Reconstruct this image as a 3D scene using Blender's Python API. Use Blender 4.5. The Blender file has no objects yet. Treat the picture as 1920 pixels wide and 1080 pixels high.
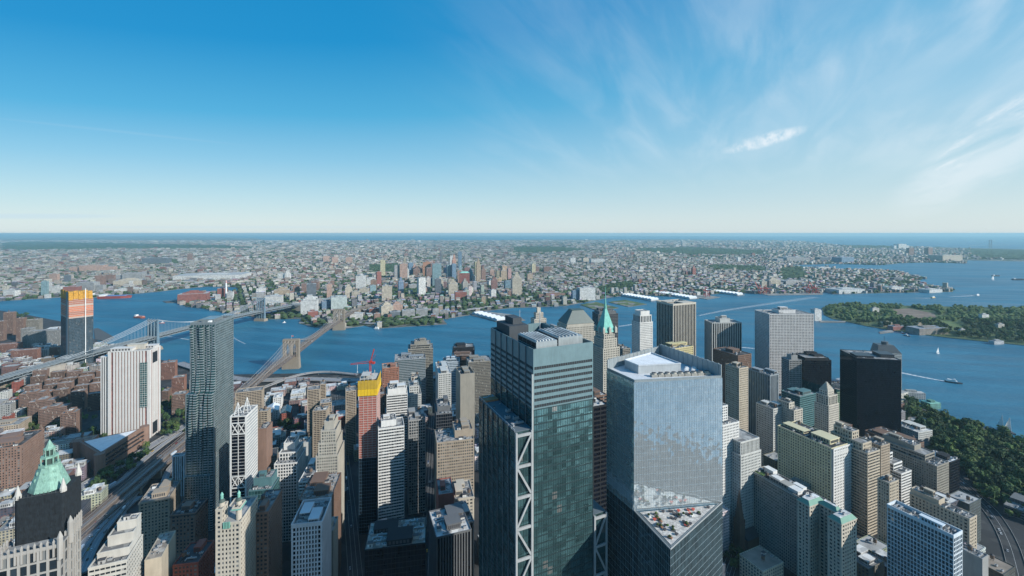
import bpy, bmesh, math, random
import numpy as np
from mathutils import Vector, Matrix
R = math.radians
SC = bpy.context.scene
COL = SC.collection

# ------------------------------------------------------------------ camera
FPX, CX, PY0, EYE = 826.0, 960.0, 437.5, 386.0     # focal length in px of the 1920 frame, level line, eye height
cam_d = bpy.data.cameras.new('camera')
cam = bpy.data.objects.new('camera', cam_d)
COL.objects.link(cam)
cam.location = (0, 0, EYE)
cam.rotation_euler = (R(90), 0, 0)
cam_d.sensor_width = 36
cam_d.lens = FPX / 1920 * 36
cam_d.shift_y = -(540 - PY0) / 1920
cam_d.clip_start = 0.5
cam_d.clip_end = 300000
SC.camera = cam

# ------------------------------------------------------------------ light
SUN_EL, SUN_AZ = 28.0, 117.0        # azimuth clockwise from the view direction (+Y)
SC.view_settings.view_transform = 'Standard'
SC.view_settings.look = 'None'
SC.view_settings.exposure = 0.33
SC.view_settings.gamma = 1.0
sd = bpy.data.lights.new('sun', 'SUN')
sd.energy = 4.2
sd.angle = R(0.5)
sd.color = (1.0, 0.965, 0.90)
sun = bpy.data.objects.new('sun', sd)
COL.objects.link(sun)
sv = Vector((math.sin(R(SUN_AZ)) * math.cos(R(SUN_EL)), math.cos(R(SUN_AZ)) * math.cos(R(SUN_EL)), math.sin(R(SUN_EL))))
sun.rotation_euler = sv.to_track_quat('Z', 'Y').to_euler()

W = bpy.data.worlds.new('World')
SC.world = W
W.use_nodes = True
wn, wl = W.node_tree.nodes, W.node_tree.links
wn.clear()
def nd(nodes, typ, **kw):
    n = nodes.new(typ)
    for k, v in kw.items():
        setattr(n, k, v)
    return n
def mth(nodes, links, op, a, b=None, c=None, clamp=False):
    n = nodes.new('ShaderNodeMath'); n.operation = op; n.use_clamp = clamp
    for i, v in enumerate((a, b, c)):
        if v is None: continue
        if isinstance(v, (int, float)): n.inputs[i].default_value = v
        else: links.new(v, n.inputs[i])
    return n.outputs[0]
def vmt(nodes, links, op, a, b=None, s=None):
    n = nodes.new('ShaderNodeVectorMath'); n.operation = op
    for i, v in enumerate((a, b)):
        if v is None: continue
        if isinstance(v, tuple): n.inputs[i].default_value = v
        else: links.new(v, n.inputs[i])
    if s is not None:
        if isinstance(s, (int, float)): n.inputs['Scale'].default_value = s
        else: links.new(s, n.inputs['Scale'])
    return n
def mixc(nodes, links, f, a, b, blend='MIX'):
    n = nodes.new('ShaderNodeMix'); n.data_type = 'RGBA'; n.blend_type = blend
    for i, v in ((0, f), (6, a), (7, b)):
        if isinstance(v, (int, float)): n.inputs[i].default_value = v
        elif isinstance(v, tuple): n.inputs[i].default_value = (*v, 1)[:4]
        else: links.new(v, n.inputs[i])
    return n.outputs[2]
def rng(nodes, links, v, a, b, c=0.0, d=1.0, typ='SMOOTHSTEP'):
    n = nodes.new('ShaderNodeMapRange'); n.interpolation_type = typ
    links.new(v, n.inputs[0])
    for i, x in enumerate((a, b, c, d)): n.inputs[i + 1].default_value = x
    return n.outputs[0]

sky = nd(wn, 'ShaderNodeTexSky', sky_type='NISHITA', sun_disc=False, sun_elevation=R(SUN_EL), sun_rotation=R(SUN_AZ),
         altitude=300, air_density=1.0, dust_density=0.6, ozone_density=2.2)
hs = nd(wn, 'ShaderNodeHueSaturation')
hs.inputs['Saturation'].default_value = SKY_SAT = 1.25
hs.inputs['Hue'].default_value = 0.49
wl.new(sky.outputs[0], hs.inputs['Color'])
tc = nd(wn, 'ShaderNodeTexCoord')
sep = nd(wn, 'ShaderNodeSeparateXYZ'); wl.new(tc.outputs['Generated'], sep.inputs[0])
dx, dy, dz = sep.outputs
zc = mth(wn, wl, 'ADD', mth(wn, wl, 'MAXIMUM', dz, 0.0), 0.12)
# cirrus: cloud-layer plane coordinates, streaked along one direction
px_ = mth(wn, wl, 'DIVIDE', dx, zc); py_ = mth(wn, wl, 'DIVIDE', dy, zc)
cmb = nd(wn, 'ShaderNodeCombineXYZ'); wl.new(px_, cmb.inputs[0]); wl.new(py_, cmb.inputs[1])
mp = nd(wn, 'ShaderNodeMapping'); mp.inputs['Scale'].default_value = (0.6, 2.4, 1)
mp0 = nd(wn, 'ShaderNodeMapping'); mp0.inputs['Rotation'].default_value = (0, 0, R(-62)); wl.new(cmb.outputs[0], mp0.inputs[0]); wl.new(mp0.outputs[0], mp.inputs[0])
n1 = nd(wn, 'ShaderNodeTexNoise'); n1.inputs['Scale'].default_value = 1.6; n1.inputs['Detail'].default_value = 6; n1.inputs['Roughness'].default_value = .55; n1.inputs['Distortion'].default_value = .5
wl.new(mp.outputs[0], n1.inputs['Vector'])
mp2 = nd(wn, 'ShaderNodeMapping'); mp2.inputs['Rotation'].default_value = (0, 0, R(40)); mp2.inputs['Location'].default_value = (1.3, 4.1, 0)
wl.new(cmb.outputs[0], mp2.inputs[0])
n2 = nd(wn, 'ShaderNodeTexNoise'); n2.inputs['Scale'].default_value = .55; n2.inputs['Detail'].default_value = 3
wl.new(mp2.outputs[0], n2.inputs['Vector'])
# more cloud to the right-hand part of the sky (away from the clear quarter)
az = mth(wn, wl, 'DIVIDE', dx, mth(wn, wl, 'MAXIMUM', mth(wn, wl, 'ABSOLUTE', dy), .05))
side = rng(wn, wl, az, -0.40, 1.0)
low = rng(wn, wl, dz, 0.06, 0.2)
m1 = rng(wn, wl, n1.outputs['Fac'], .36, .74)
m2 = rng(wn, wl, n2.outputs['Fac'], .26, .56)
def blob(cx, cz, rx, rz, sl):      # one remembered wisp of cloud in the sky dome
    ex = mth(wn, wl, 'DIVIDE', mth(wn, wl, 'SUBTRACT', az, cx), rx)
    el = mth(wn, wl, 'DIVIDE', dz, mth(wn, wl, 'MAXIMUM', mth(wn, wl, 'ABSOLUTE', dy), .05))
    ez = mth(wn, wl, 'SUBTRACT', mth(wn, wl, 'DIVIDE', mth(wn, wl, 'SUBTRACT', el, cz), rz), mth(wn, wl, 'MULTIPLY', ex, sl))
    d = mth(wn, wl, 'ADD', mth(wn, wl, 'MULTIPLY', ex, ex), mth(wn, wl, 'MULTIPLY', ez, ez))
    return rng(wn, wl, d, 1.3, 0.0)
thin = mth(wn, wl, 'MULTIPLY', mth(wn, wl, 'MULTIPLY', m1, m2), mth(wn, wl, 'MULTIPLY', side, low))
soft = mth(wn, wl, 'MULTIPLY', mth(wn, wl, 'MULTIPLY', blob(1.1, .205, .24, .10, 1.3), rng(wn, wl, n1.outputs['Fac'], .2, .6)), .45)
bl = mth(wn, wl, 'ADD', blob(.575, .212, .095, .017, 1.5), blob(1.07, .215, .16, .055, 2.0))
nw = nd(wn, 'ShaderNodeTexNoise'); nw.inputs['Scale'].default_value = 5; nw.inputs['Detail'].default_value = 8; nw.inputs['Roughness'].default_value = .68; wl.new(mp.outputs[0], nw.inputs['Vector'])
nb = mth(wn, wl, 'MULTIPLY', rng(wn, wl, nw.outputs['Fac'], .34, .66), rng(wn, wl, n1.outputs['Fac'], .30, .55))
cl = mth(wn, wl, 'ADD', mth(wn, wl, 'ADD', mth(wn, wl, 'MULTIPLY', thin, .36), mth(wn, wl, 'MULTIPLY', mth(wn, wl, 'MULTIPLY', side, low), .10)), mth(wn, wl, 'MULTIPLY', mth(wn, wl, 'MULTIPLY', bl, nb), .62), clamp=True)
cl = mth(wn, wl, 'MAXIMUM', cl, soft)
CLOUD = (7.6, 7.9, 8.2)
# clear late-afternoon air: the Nishita sky pulled towards the deep blue and the pale, almost white horizon seen that day
tt = mth(wn, wl, 'MULTIPLY', mth(wn, wl, 'MAXIMUM', dz, 0.0), mth(wn, wl, 'SUBTRACT', 1.0, mth(wn, wl, 'MULTIPLY', mth(wn, wl, 'MINIMUM', mth(wn, wl, 'MAXIMUM', az, -1.2), .9), .3)))
rp = nd(wn, 'ShaderNodeValToRGB'); wl.new(tt, rp.inputs[0])
SKYRAMP = [(0,(.72,.84,.88)),(.03,(.67,.82,.875)),(.09,(.50,.74,.85)),(.17,(.28,.61,.83)),(.27,(.085,.46,.77)),(.42,(.008,.31,.67)),(1,(0,.19,.52))]
for i, (p, c) in enumerate(SKYRAMP):
    e_ = rp.color_ramp.elements[i] if i < 2 else rp.color_ramp.elements.new(p)
    e_.position = p; e_.color = (*c, 1)
rs = vmt(wn, wl, 'SCALE', rp.outputs[0], s=7.6)
clear = mixc(wn, wl, .85, hs.outputs[0], rs.outputs[0])
bank = mth(wn, wl, 'MULTIPLY', mth(wn, wl, 'ADD', blob(-1.1, .039, .24, .007, 0.0), mth(wn, wl, 'MULTIPLY', blob(-.62, .014, .5, .004, 0.0), .5)), .55)
trail = mth(wn, wl, 'MULTIPLY', blob(-.9, .232, .32, .0035, -10.0), .045)
clear = mixc(wn, wl, trail, mixc(wn, wl, bank, clear, (4.6,6.0,6.9)), CLOUD)
skyc = mixc(wn, wl, cl, clear, CLOUD)
bg = nd(wn, 'ShaderNodeBackground'); bg.inputs['Strength'].default_value = 0.1
wl.new(skyc, bg.inputs['Color'])
wo = nd(wn, 'ShaderNodeOutputWorld'); wl.new(bg.outputs[0], wo.inputs['Surface'])
try:
    cy = SC.cycles
    cy.max_bounces = 5; cy.diffuse_bounces = 1; cy.glossy_bounces = 3; cy.transmission_bounces = 2; cy.volume_bounces = 0; cy.transparent_max_bounces = 4
    cy.use_denoising = True; cy.sample_clamp_indirect = 6; cy.caustics_reflective = False; cy.caustics_refractive = False
except Exception: pass

# ------------------------------------------------------------------ helpers
def gnd(px, py, z=0.0):                 # the place of height z that lies on a sight line
    Y = FPX * (EYE - z) / (py - PY0)
    return ((px - CX) / FPX * Y, Y)
def hgt(py, Y): return EYE - (py - PY0) * Y / FPX
def topx(x, y, z): return (CX + x / y * FPX, PY0 + (EYE - z) * FPX / y)

class MB:
    """collects geometry for ONE mesh object"""
    def __init__(s): s.v, s.f, s.m, s.c = [], [], [], []
    def add(s, vs, fs, mi=0, col=None):
        o = len(s.v); s.v += vs
        for f in fs: s.f.append([o + i for i in f]); s.m.append(mi); s.c.append(col or (1, 1, 1))
    def box(s, x0, y0, z0, x1, y1, z1, mi=0, col=None):
        s.add([(x0,y0,z0),(x1,y0,z0),(x1,y1,z0),(x0,y1,z0),(x0,y0,z1),(x1,y0,z1),(x1,y1,z1),(x0,y1,z1)],
              [(0,3,2,1),(4,5,6,7),(0,1,5,4),(1,2,6,5),(2,3,7,6),(3,0,4,7)], mi, col)
    def prism(s, poly, z0, z1, mi=0, top=None, cap=True, poly2=None):
        a = sum(poly[i][0]*poly[(i+1)%len(poly)][1]-poly[(i+1)%len(poly)][0]*poly[i][1] for i in range(len(poly)))
        p2 = poly2 or poly
        if a < 0: poly = poly[::-1]; p2 = p2[::-1]
        n = len(poly)
        s.add([(x,y,z0) for x,y in poly]+[(x,y,z1) for x,y in p2], [(i,(i+1)%n,n+(i+1)%n,n+i) for i in range(n)], mi)
        if cap: s.add([(x,y,z1) for x,y in p2], [tuple(range(n))], mi if top is None else top); s.add([(x,y,z0) for x,y in poly], [tuple(reversed(range(n)))], mi)
    def frus(s, x0,y0,x1,y1,z0, X0,Y0,X1,Y1,z1, mi=0):
        s.prism([(x0,y0),(x1,y0),(x1,y1),(x0,y1)], z0, z1, mi, poly2=[(X0,Y0),(X1,Y0),(X1,Y1),(X0,Y1)])
    def tube(s, a, b, r, n=4, mi=0, r2=None):
        a, b = Vector(a), Vector(b); d = (b-a)
        if d.length < 1e-6: return
        d.normalize(); u = d.orthogonal().normalized() if abs(d.z) > .999 else d.cross(Vector((0,0,1))).normalized(); w = d.cross(u)
        r2 = r if r2 is None else r2
        vs = []
        for c, q in ((a, r), (b, r2)):
            for i in range(n):
                t = 2*math.pi*(i+.5)/n
                vs.append(tuple(c + (u*math.cos(t)+w*math.sin(t))*q))
        s.add(vs, [(i,(i+1)%n,n+(i+1)%n,n+i) for i in range(n)]+[tuple(reversed(range(n))), tuple(range(n,2*n))], mi)
    def cyl(s, x, y, z0, z1, r, n=12, mi=0, r2=None): s.prism([(x+r*math.cos(2*math.pi*i/n), y+r*math.sin(2*math.pi*i/n)) for i in range(n)], z0, z1, mi, poly2=None if r2 is None else [(x+r2*math.cos(2*math.pi*i/n), y+r2*math.sin(2*math.pi*i/n)) for i in range(n)])
    def beam(s, a, b, wd, hh, mi=0):    # a bar of rectangular section, upright in z
        a, b = Vector(a), Vector(b); d = b-a; h = Vector((d.x, d.y, 0))
        sd_ = Vector((-h.y, h.x, 0)).normalized()*wd/2 if h.length > 1e-6 else Vector((wd/2,0,0))
        up = d.normalized().cross(sd_.normalized()).normalized()*hh/2
        if up.length < 1e-6: up = Vector((0,0,hh/2))
        vs = [tuple(p + i*sd_ + j*up) for p in (a,b) for i,j in ((-1,-1),(1,-1),(1,1),(-1,1))]
        s.add(vs, [(0,1,2,3),(7,6,5,4),(0,4,5,1),(1,5,6,2),(2,6,7,3),(3,7,4,0)], mi)
    def mesh(s, name, mats, attr=False):
        me = bpy.data.meshes.new(name)
        me.from_pydata(s.v, [], s.f)
        for m in (mats if isinstance(mats, (list, tuple)) else [mats]): me.materials.append(m)
        if any(s.m): me.polygons.foreach_set('material_index', s.m)
        if attr:
            a = me.attributes.new('col', 'FLOAT_COLOR', 'FACE')
            a.data.foreach_set('color', np.array([(*c, 1) for c in s.c], dtype=np.float32).ravel())
        me.update()
        return me
    def build(s, name, mats, parent=None, attr=False):
        if not s.f: return None
        o = bpy.data.objects.new(name, s.mesh(name, mats, attr))
        COL.objects.link(o)
        if parent: o.parent = parent
        return o
def tag(o, label=None, cat=None, group=None, kind=None):
    for k, v in (('label', label), ('category', cat), ('group', group), ('kind', kind)):
        if v: o[k] = v
    return o
def empty(name, loc=(0,0,0), rz=0, label=None, cat=None, group=None):
    o = bpy.data.objects.new(name, None); COL.objects.link(o)
    o.location = loc; o.rotation_euler = (0, 0, rz); o.empty_display_size = 3
    return tag(o, label, cat, group)
def copy_tree(o, parent=None):
    c = o.copy(); COL.objects.link(c)
    if parent: c.parent = parent
    for k in list(o.children): copy_tree(k, c)
    return c

# ------------------------------------------------------------------ materials
MATS = {}
def newmat(name):
    m = bpy.data.materials.new(name); m.use_nodes = True
    n, l = m.node_tree.nodes, m.node_tree.links
    b = n['Principled BSDF']
    return m, n, l, b
def wallm(name, col, rough=.85, var=.13, metal=0.0, sc=.12):
    if name in MATS: return MATS[name]
    m, n, l, b = newmat(name)
    t = nd(n, 'ShaderNodeTexCoord')
    mpn = nd(n, 'ShaderNodeMapping'); mpn.inputs['Scale'].default_value = (1, 1, .18)
    l.new(t.outputs['Object'], mpn.inputs[0])
    a = nd(n, 'ShaderNodeTexNoise'); a.inputs['Scale'].default_value = sc*3; a.inputs['Detail'].default_value = 5
    l.new(mpn.outputs[0], a.inputs['Vector'])
    c = nd(n, 'ShaderNodeTexNoise'); c.inputs['Scale'].default_value = sc*.6; c.inputs['Detail'].default_value = 3
    l.new(t.outputs['Object'], c.inputs['Vector'])
    s_ = mth(n, l, 'ADD', a.outputs['Fac'], c.outputs['Fac'])
    f = rng(n, l, s_, .7, 1.3, 1-var, 1+var, 'LINEAR')
    sc_ = vmt(n, l, 'SCALE', tuple(col), s=f)
    l.new(sc_.outputs[0], b.inputs['Base Color'])
    b.inputs['Roughness'].default_value = rough; b.inputs['Metallic'].default_value = metal
    MATS[name] = m
    return m
def glassm(name, col, rough=.12, metal=.35, cell=(1.6, 1.6, 4), tilt=.02, blind=.0, wave=0.0, spec=.6, vary=(.6, 1.5)):
    """window glass: each pane a hair out of plane, some with blinds"""
    if name in MATS: return MATS[name]
    m, n, l, b = newmat(name)
    t = nd(n, 'ShaderNodeTexCoord'); g = nd(n, 'ShaderNodeNewGeometry')
    d = vmt(n, l, 'DIVIDE', t.outputs['Object'], cell); fl = vmt(n, l, 'FLOOR', d.outputs[0])
    w = nd(n, 'ShaderNodeTexWhiteNoise'); w.noise_dimensions = '3D'; l.new(fl.outputs[0], w.inputs['Vector'])
    off = vmt(n, l, 'SUBTRACT', w.outputs['Color'], (.5,.5,.5)); offs = vmt(n, l, 'SCALE', off.outputs[0], s=tilt*2)
    v = vmt(n, l, 'ADD', g.outputs['Normal'], offs.outputs[0])
    if wave:
        q = nd(n, 'ShaderNodeTexNoise'); q.inputs['Scale'].default_value = .3; q.inputs['Detail'].default_value = 5
        l.new(t.outputs['Object'], q.inputs['Vector'])
        qo = vmt(n, l, 'SUBTRACT', q.outputs['Color'], (.5,.5,.5)); qs = vmt(n, l, 'SCALE', qo.outputs[0], s=wave)
        v = vmt(n, l, 'ADD', v.outputs[0], qs.outputs[0])
    nn = vmt(n, l, 'NORMALIZE', v.outputs[0]); l.new(nn.outputs[0], b.inputs['Normal'])
    k = rng(n, l, w.outputs['Value'], 0, 1, *vary, 'LINEAR')
    base = vmt(n, l, 'SCALE', tuple(col), s=k).outputs[0]
    if blind:
        f = mth(n, l, 'GREATER_THAN', w.outputs['Value'], 1-blind)
        base = mixc(n, l, f, base, (.32,.32,.30))
    l.new(base, b.inputs['Base Color'])
    b.inputs['Roughness'].default_value = rough; b.inputs['Metallic'].default_value = metal
    b.inputs['Specular IOR Level'].default_value = spec
    MATS[name] = m
    return m
def winm():
    """the pane of a single window: varies from one window to the next"""
    if 'win' in MATS: return MATS['win']
    m, n, l, b = newmat('window_pane')
    oi = nd(n, 'ShaderNodeObjectInfo'); g = nd(n, 'ShaderNodeNewGeometry')
    r = mth(n, l, 'FRACT', mth(n, l, 'ADD', oi.outputs['Random'], g.outputs['Random Per Island']))
    f = mth(n, l, 'GREATER_THAN', r, .8)
    k = rng(n, l, r, 0, .8, .4, 1.7, 'LINEAR')
    base = vmt(n, l, 'SCALE', (.022,.032,.042), s=k).outputs[0]
    l.new(mixc(n, l, f, base, (.20,.21,.21)), b.inputs['Base Color'])
    b.inputs['Roughness'].default_value = .2; b.inputs['Specular IOR Level'].default_value = .5
    MATS['win'] = m
    return m
def distm(name='city_facade', bay=3.4, fl=3.5, dark=(.03,.042,.06), a=.52, c=.55):
    """walls coloured per building (face attribute), with window bands worked out along each wall"""
    if name in MATS: return MATS[name]
    m, n, l, b = newmat(name)
    g = nd(n, 'ShaderNodeNewGeometry'); at_ = nd(n, 'ShaderNodeAttribute', attribute_name='col')
    tng = vmt(n, l, 'CROSS_PRODUCT', g.outputs['True Normal'], (0,0,1)); u = vmt(n, l, 'DOT_PRODUCT', g.outputs['Position'], tng.outputs[0])
    sp = nd(n, 'ShaderNodeSeparateXYZ'); l.new(g.outputs['Position'], sp.inputs[0])
    sn = nd(n, 'ShaderNodeSeparateXYZ'); l.new(g.outputs['True Normal'], sn.inputs[0])
    uu = mth(n, l, 'DIVIDE', u.outputs['Value'], bay); zz = mth(n, l, 'DIVIDE', sp.outputs[2], fl)
    fu = mth(n, l, 'FRACT', uu); fz = mth(n, l, 'FRACT', zz)
    mu = mth(n, l, 'LESS_THAN', fu, a); mz = mth(n, l, 'LESS_THAN', fz, c)
    wall = mth(n, l, 'LESS_THAN', mth(n, l, 'ABSOLUTE', sn.outputs[2]), .5)
    msk = mth(n, l, 'MULTIPLY', mth(n, l, 'MULTIPLY', mu, mz), wall)
    cb = nd(n, 'ShaderNodeCombineXYZ'); l.new(mth(n, l, 'FLOOR', uu), cb.inputs[0]); l.new(mth(n, l, 'FLOOR', zz), cb.inputs[1])
    wnz = nd(n, 'ShaderNodeTexWhiteNoise'); l.new(cb.outputs[0], wnz.inputs['Vector'])
    dk = vmt(n, l, 'SCALE', tuple(dark), s=rng(n, l, wnz.outputs['Value'], 0, 1, .4, 2.2, 'LINEAR')).outputs[0]
    ns = nd(n, 'ShaderNodeTexNoise'); ns.inputs['Scale'].default_value = .09; ns.inputs['Detail'].default_value = 4; l.new(g.outputs['Position'], ns.inputs['Vector'])
    k = rng(n, l, ns.outputs['Fac'], .3, .7, .75, 1.25, 'LINEAR')
    wc = vmt(n, l, 'SCALE', at_.outputs['Color'], s=k).outputs[0]
    l.new(mixc(n, l, msk, wc, dk), b.inputs['Base Color'])
    l.new(rng(n, l, msk, 0, 1, .85, .3, 'LINEAR'), b.inputs['Roughness'])
    MATS[name] = m
    return m
def flat(name, col, rough=.7, metal=0.0):
    if name in MATS: return MATS[name]
    return wallm(name, col, rough, .12, metal, .3)
# ------------------------------------------------------------------ the setting: water and land
def inpoly(x, y, P):
    c = False; j = len(P)-1
    for i in range(len(P)):
        xi, yi = P[i]; xj, yj = P[j]
        if (yi > y) != (yj > y) and x < (xj-xi)*(y-yi)/(yj-yi)+xi: c = not c
        j = i
    return c
def watermat():
    m, n, l, b = newmat('sea_water')
    g = nd(n, 'ShaderNodeNewGeometry')
    mpn = nd(n, 'ShaderNodeMapping'); mpn.inputs['Scale'].default_value = (1, 1.6, 1); mpn.inputs['Rotation'].default_value = (0,0,R(20)); l.new(g.outputs['Position'], mpn.inputs[0])
    mq = nd(n, 'ShaderNodeMapping'); mq.inputs['Scale'].default_value = (.35, 2.4, 1); l.new(mpn.outputs[0], mq.inputs[0])
    st = nd(n, 'ShaderNodeTexNoise'); st.inputs['Scale'].default_value = .004; st.inputs['Detail'].default_value = 6; l.new(mq.outputs[0], st.inputs['Vector'])
    a = nd(n, 'ShaderNodeTexNoise'); a.inputs['Scale'].default_value = .035; a.inputs['Detail'].default_value = 8; a.inputs['Roughness'].default_value = .7; l.new(mpn.outputs[0], a.inputs['Vector'])
    c = nd(n, 'ShaderNodeTexNoise'); c.inputs['Scale'].default_value = .0022; c.inputs['Detail'].default_value = 4; l.new(mpn.outputs[0], c.inputs['Vector'])
    bp = nd(n, 'ShaderNodeBump'); bp.inputs['Strength'].default_value = 1.0; bp.inputs['Distance'].default_value = 2.2
    l.new(a.outputs['Fac'], bp.inputs['Height']); l.new(bp.outputs[0], b.inputs['Normal'])
    f = rng(n, l, mth(n, l, 'ADD', mth(n, l, 'MULTIPLY', c.outputs['Fac'], .4), mth(n, l, 'MULTIPLY', st.outputs['Fac'], .6)), .38, .62)
    l.new(mixc(n, l, f, (.009,.095,.168), (.034,.170,.262)), b.inputs['Base Color'])
    l.new(rng(n, l, st.outputs['Fac'], .35, .65, .34, .58, 'LINEAR'), b.inputs['Roughness']); b.inputs['IOR'].default_value = 1.33
    MATS['water'] = m
    return m
mb = MB(); mb.add([(-90000,-9000,0),(90000,-9000,0),(90000,62000,0),(-90000,62000,0)], [(0,1,2,3)])
tag(mb.build('water', watermat()), kind='structure')

def landmat(name, cols, sc, var=.3):
    if name in MATS: return MATS[name]
    m, n, l, b = newmat(name)
    g = nd(n, 'ShaderNodeNewGeometry')
    v = nd(n, 'ShaderNodeTexVoronoi'); v.inputs['Scale'].default_value = sc; l.new(g.outputs['Position'], v.inputs['Vector'])
    q = nd(n, 'ShaderNodeTexNoise'); q.inputs['Scale'].default_value = sc*.25; q.inputs['Detail'].default_value = 6; l.new(g.outputs['Position'], q.inputs['Vector'])
    s3 = nd(n, 'ShaderNodeSeparateColor'); l.new(v.outputs['Color'], s3.inputs[0])
    r = nd(n, 'ShaderNodeValToRGB'); r.color_ramp.interpolation = 'CONSTANT'
    for i, (p, c) in enumerate(cols):
        e = r.color_ramp.elements[i] if i < 2 else r.color_ramp.elements.new(p)
        e.position = p; e.color = (*c, 1)
    l.new(mth(n, l, 'FRACT', mth(n, l, 'ADD', s3.outputs[0], mth(n, l, 'MULTIPLY', q.outputs['Fac'], .8))), r.inputs[0])
    k = rng(n, l, q.outputs['Fac'], .3, .7, 1-var, 1+var, 'LINEAR')
    l.new(vmt(n, l, 'SCALE', r.outputs[0], s=k).outputs[0], b.inputs['Base Color'])
    b.inputs['Roughness'].default_value = .9
    MATS[name] = m
    return m
asph = landmat('asphalt', [(0,(.026,.028,.031)),(.5,(.035,.036,.038)),(.8,(.05,.05,.05))], .06)
bkland = landmat('borough_ground', [(0,(.045,.065,.035)),(.38,(.07,.075,.07)),(.55,(.15,.14,.13)),(.75,(.05,.07,.04)),(.88,(.28,.27,.26))], .016)
farland = landmat('far_borough_ground', [(0,(.035,.06,.04)),(.45,(.07,.09,.075)),(.62,(.28,.27,.25)),(.72,(.04,.065,.04)),(.9,(.45,.44,.42))], .0045)
grass = landmat('park_grass', [(0,(.05,.085,.025)),(.5,(.065,.1,.03)),(.8,(.09,.11,.045))], .05)
quay = flat('quay_stone', (.16,.15,.14), .9)

def land(name, P, mat, z=2.0, world=None, z0=-2, kind='structure'):
    pts = [gnd(x, y, z) for x, y in P] + (world or [])
    m = MB(); m.prism(pts, z0, z, 1, top=0)
    o = m.build(name, [mat, quay])
    tag(o, kind=kind)
    return pts
MAN = [(-900,560),(-300,570),(0,582),(60,592),(120,604),(185,640),(240,656),(355,690),(438,702),(560,700),(740,700),(900,693),(1066,690),(1250,695),(1473,706),(1600,718),(1692,745),(1745,772),(1800,790),(1860,806),(1925,832),(2070,880)]
land('ground', MAN, asph, 2.5, [(1010,640),(760,150),(420,-230),(100,-450),(-500,-800),(-6000,-3500)])
m_ = MB(); m_.prism([(-90000,-9000),(90000,-9000),(90000,-1900),(-90000,-1700)], -2, 3); tag(m_.build('opposite_shore', bkland), kind='structure')
BK = [(-900,566),(0,564),(115,557),(175,558),(245,551),(300,546),(335,542),(385,537),(440,538),(455,543),(415,547),(385,549),(340,556),(332,567),(350,575),(375,577),(422,586),(462,592),(505,598),(566,597),(560,606),(585,612),(615,616),(647,615),(670,612),(682,610),(712,615),(838,607),(830,598),(880,590),(905,583),(960,577),(1060,573),(1130,560),(1150,556),(1200,553),(1260,556),(1330,552),(1365,548),(1430,551),(1540,550),(1548,545),(1560,551),(1657,549),(1787,547),(1785,541),(1735,532),(1715,526),(1732,522),(1690,510),(1640,506),(1565,505),(1520,502),(1490,500),(1474,497),(1560,494.5),(1650,497),(1690,493),(1750,492),(1808,494),(1815,488),(1920,490),(2600,486),
      (2600,472),(1920,467),(1815,465),(1690,461.5),(1580,459.5),(1507,452.5),(1440,450.5),(1250,448.5),(1000,449),(920,450.5),(700,451),(500,450.5),(478,446),(300,443),(-900,443)]
NB = BK.index((2600,486))
land('shore', BK, bkland, 2.0)
land('far_shore', [(250,443.6),(500,443.3),(900,443.8),(1260,443.4),(1330,442.6),(1000,441.6),(250,441.4)], farland, 2.0)
land('distant_shore', [(-900,442.4),(200,442.6),(200,440.6),(-900,440.6)], farland, 2.0)
ISL = [(1541,577),(1545,590),(1560,597),(1585,602),(1625,611),(1655,616),(1690,622),(1740,628),(1790,634),(1850,640),(1920,647),(2050,662),(2300,690),(2300,590),(2050,580),(1920,577),(1800,575),(1700,573),(1600,569),(1560,570)]
land('island', ISL, grass, 2.2)
# greens and bare ground on the island
def patch(name, P, mat, z):
    m = MB(); m.add([(*gnd(x, y, z), z) for x, y in P], [tuple(range(len(P)))])
    me = m.build(name, mat); tag(me, kind='structure')
patch('field', [(1663,581),(1705,578),(1752,588),(1756,596),(1725,598),(1690,594)], landmat('bare_earth', [(0,(.17,.12,.09)),(.6,(.2,.15,.11))], .03), 2.23)
patch('lawn', [(1755,603),(1775,600),(1815,614),(1822,620),(1800,622),(1770,614)], landmat('bright_lawn', [(0,(.1,.15,.04)),(.6,(.13,.17,.055))], .03), 2.23)
PARK = [(1694,752),(1745,776),(1800,794),(1860,812),(1925,840),(2070,885),(2300,1000),(2100,1010),(1920,935),(1850,905),(1800,880),(1750,850),(1700,800)]
patch('park_lawn', PARK, grass, 2.54)
# piers of the far shore and the near one
PIER = landmat('pier_deck', [(0,(.2,.2,.19)),(.6,(.28,.27,.25))], .03)
PGRN = landmat('pier_green', [(0,(.06,.1,.03)),(.5,(.1,.13,.045)),(.8,(.2,.19,.17))], .03)
def pier(label, P, mat, z=2.4):
    pts = [gnd(x, y, z) for x, y in P]
    m = MB(); m.prism(pts, -1.5, z, 1, top=0)
    tag(m.build('pier', [mat, quay]), label, 'pier')
pier('long pier deck carrying the white peaked sheds', [(884,591),(912,584),(965,590),(985,600),(945,605)], PIER)
pier('green pier with a lawn on it beside the marina', [(1088,571),(1118,566),(1160,577),(1122,583)], PGRN)
pier('narrow tree-lined pier beyond the lawn pier', [(1140,566),(1172,562),(1213,570),(1178,575)], PGRN)
pier('bare pier with a small crane between the two shed piers', [(1265,552),(1300,549),(1350,557),(1326,561)], PIER)
pier('container pier under the red gantry cranes', [(1420,549),(1540,546),(1543,552),(1440,553.5)], PIER)
pier('dark finger pier below the unfinished orange topped tower', [(176,616),(184,615),(214,632),(200,640),(178,636)], flat('old_pier', (.09,.085,.08)))
pier('short wooden jetty off the power station point', [(305,565),(335,562),(337,567),(312,567.5)], flat('old_pier', (.09,.085,.08)))
pier('stone jetty stub beside the ferry slip of the island', [(1648,622),(1672,618),(1676,622),(1650,625)], PIER)
pier('thin causeway running from the white tower block to the wooded island', [(1538,601),(1585,602),(1586,604),(1538,604)], PIER)

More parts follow.
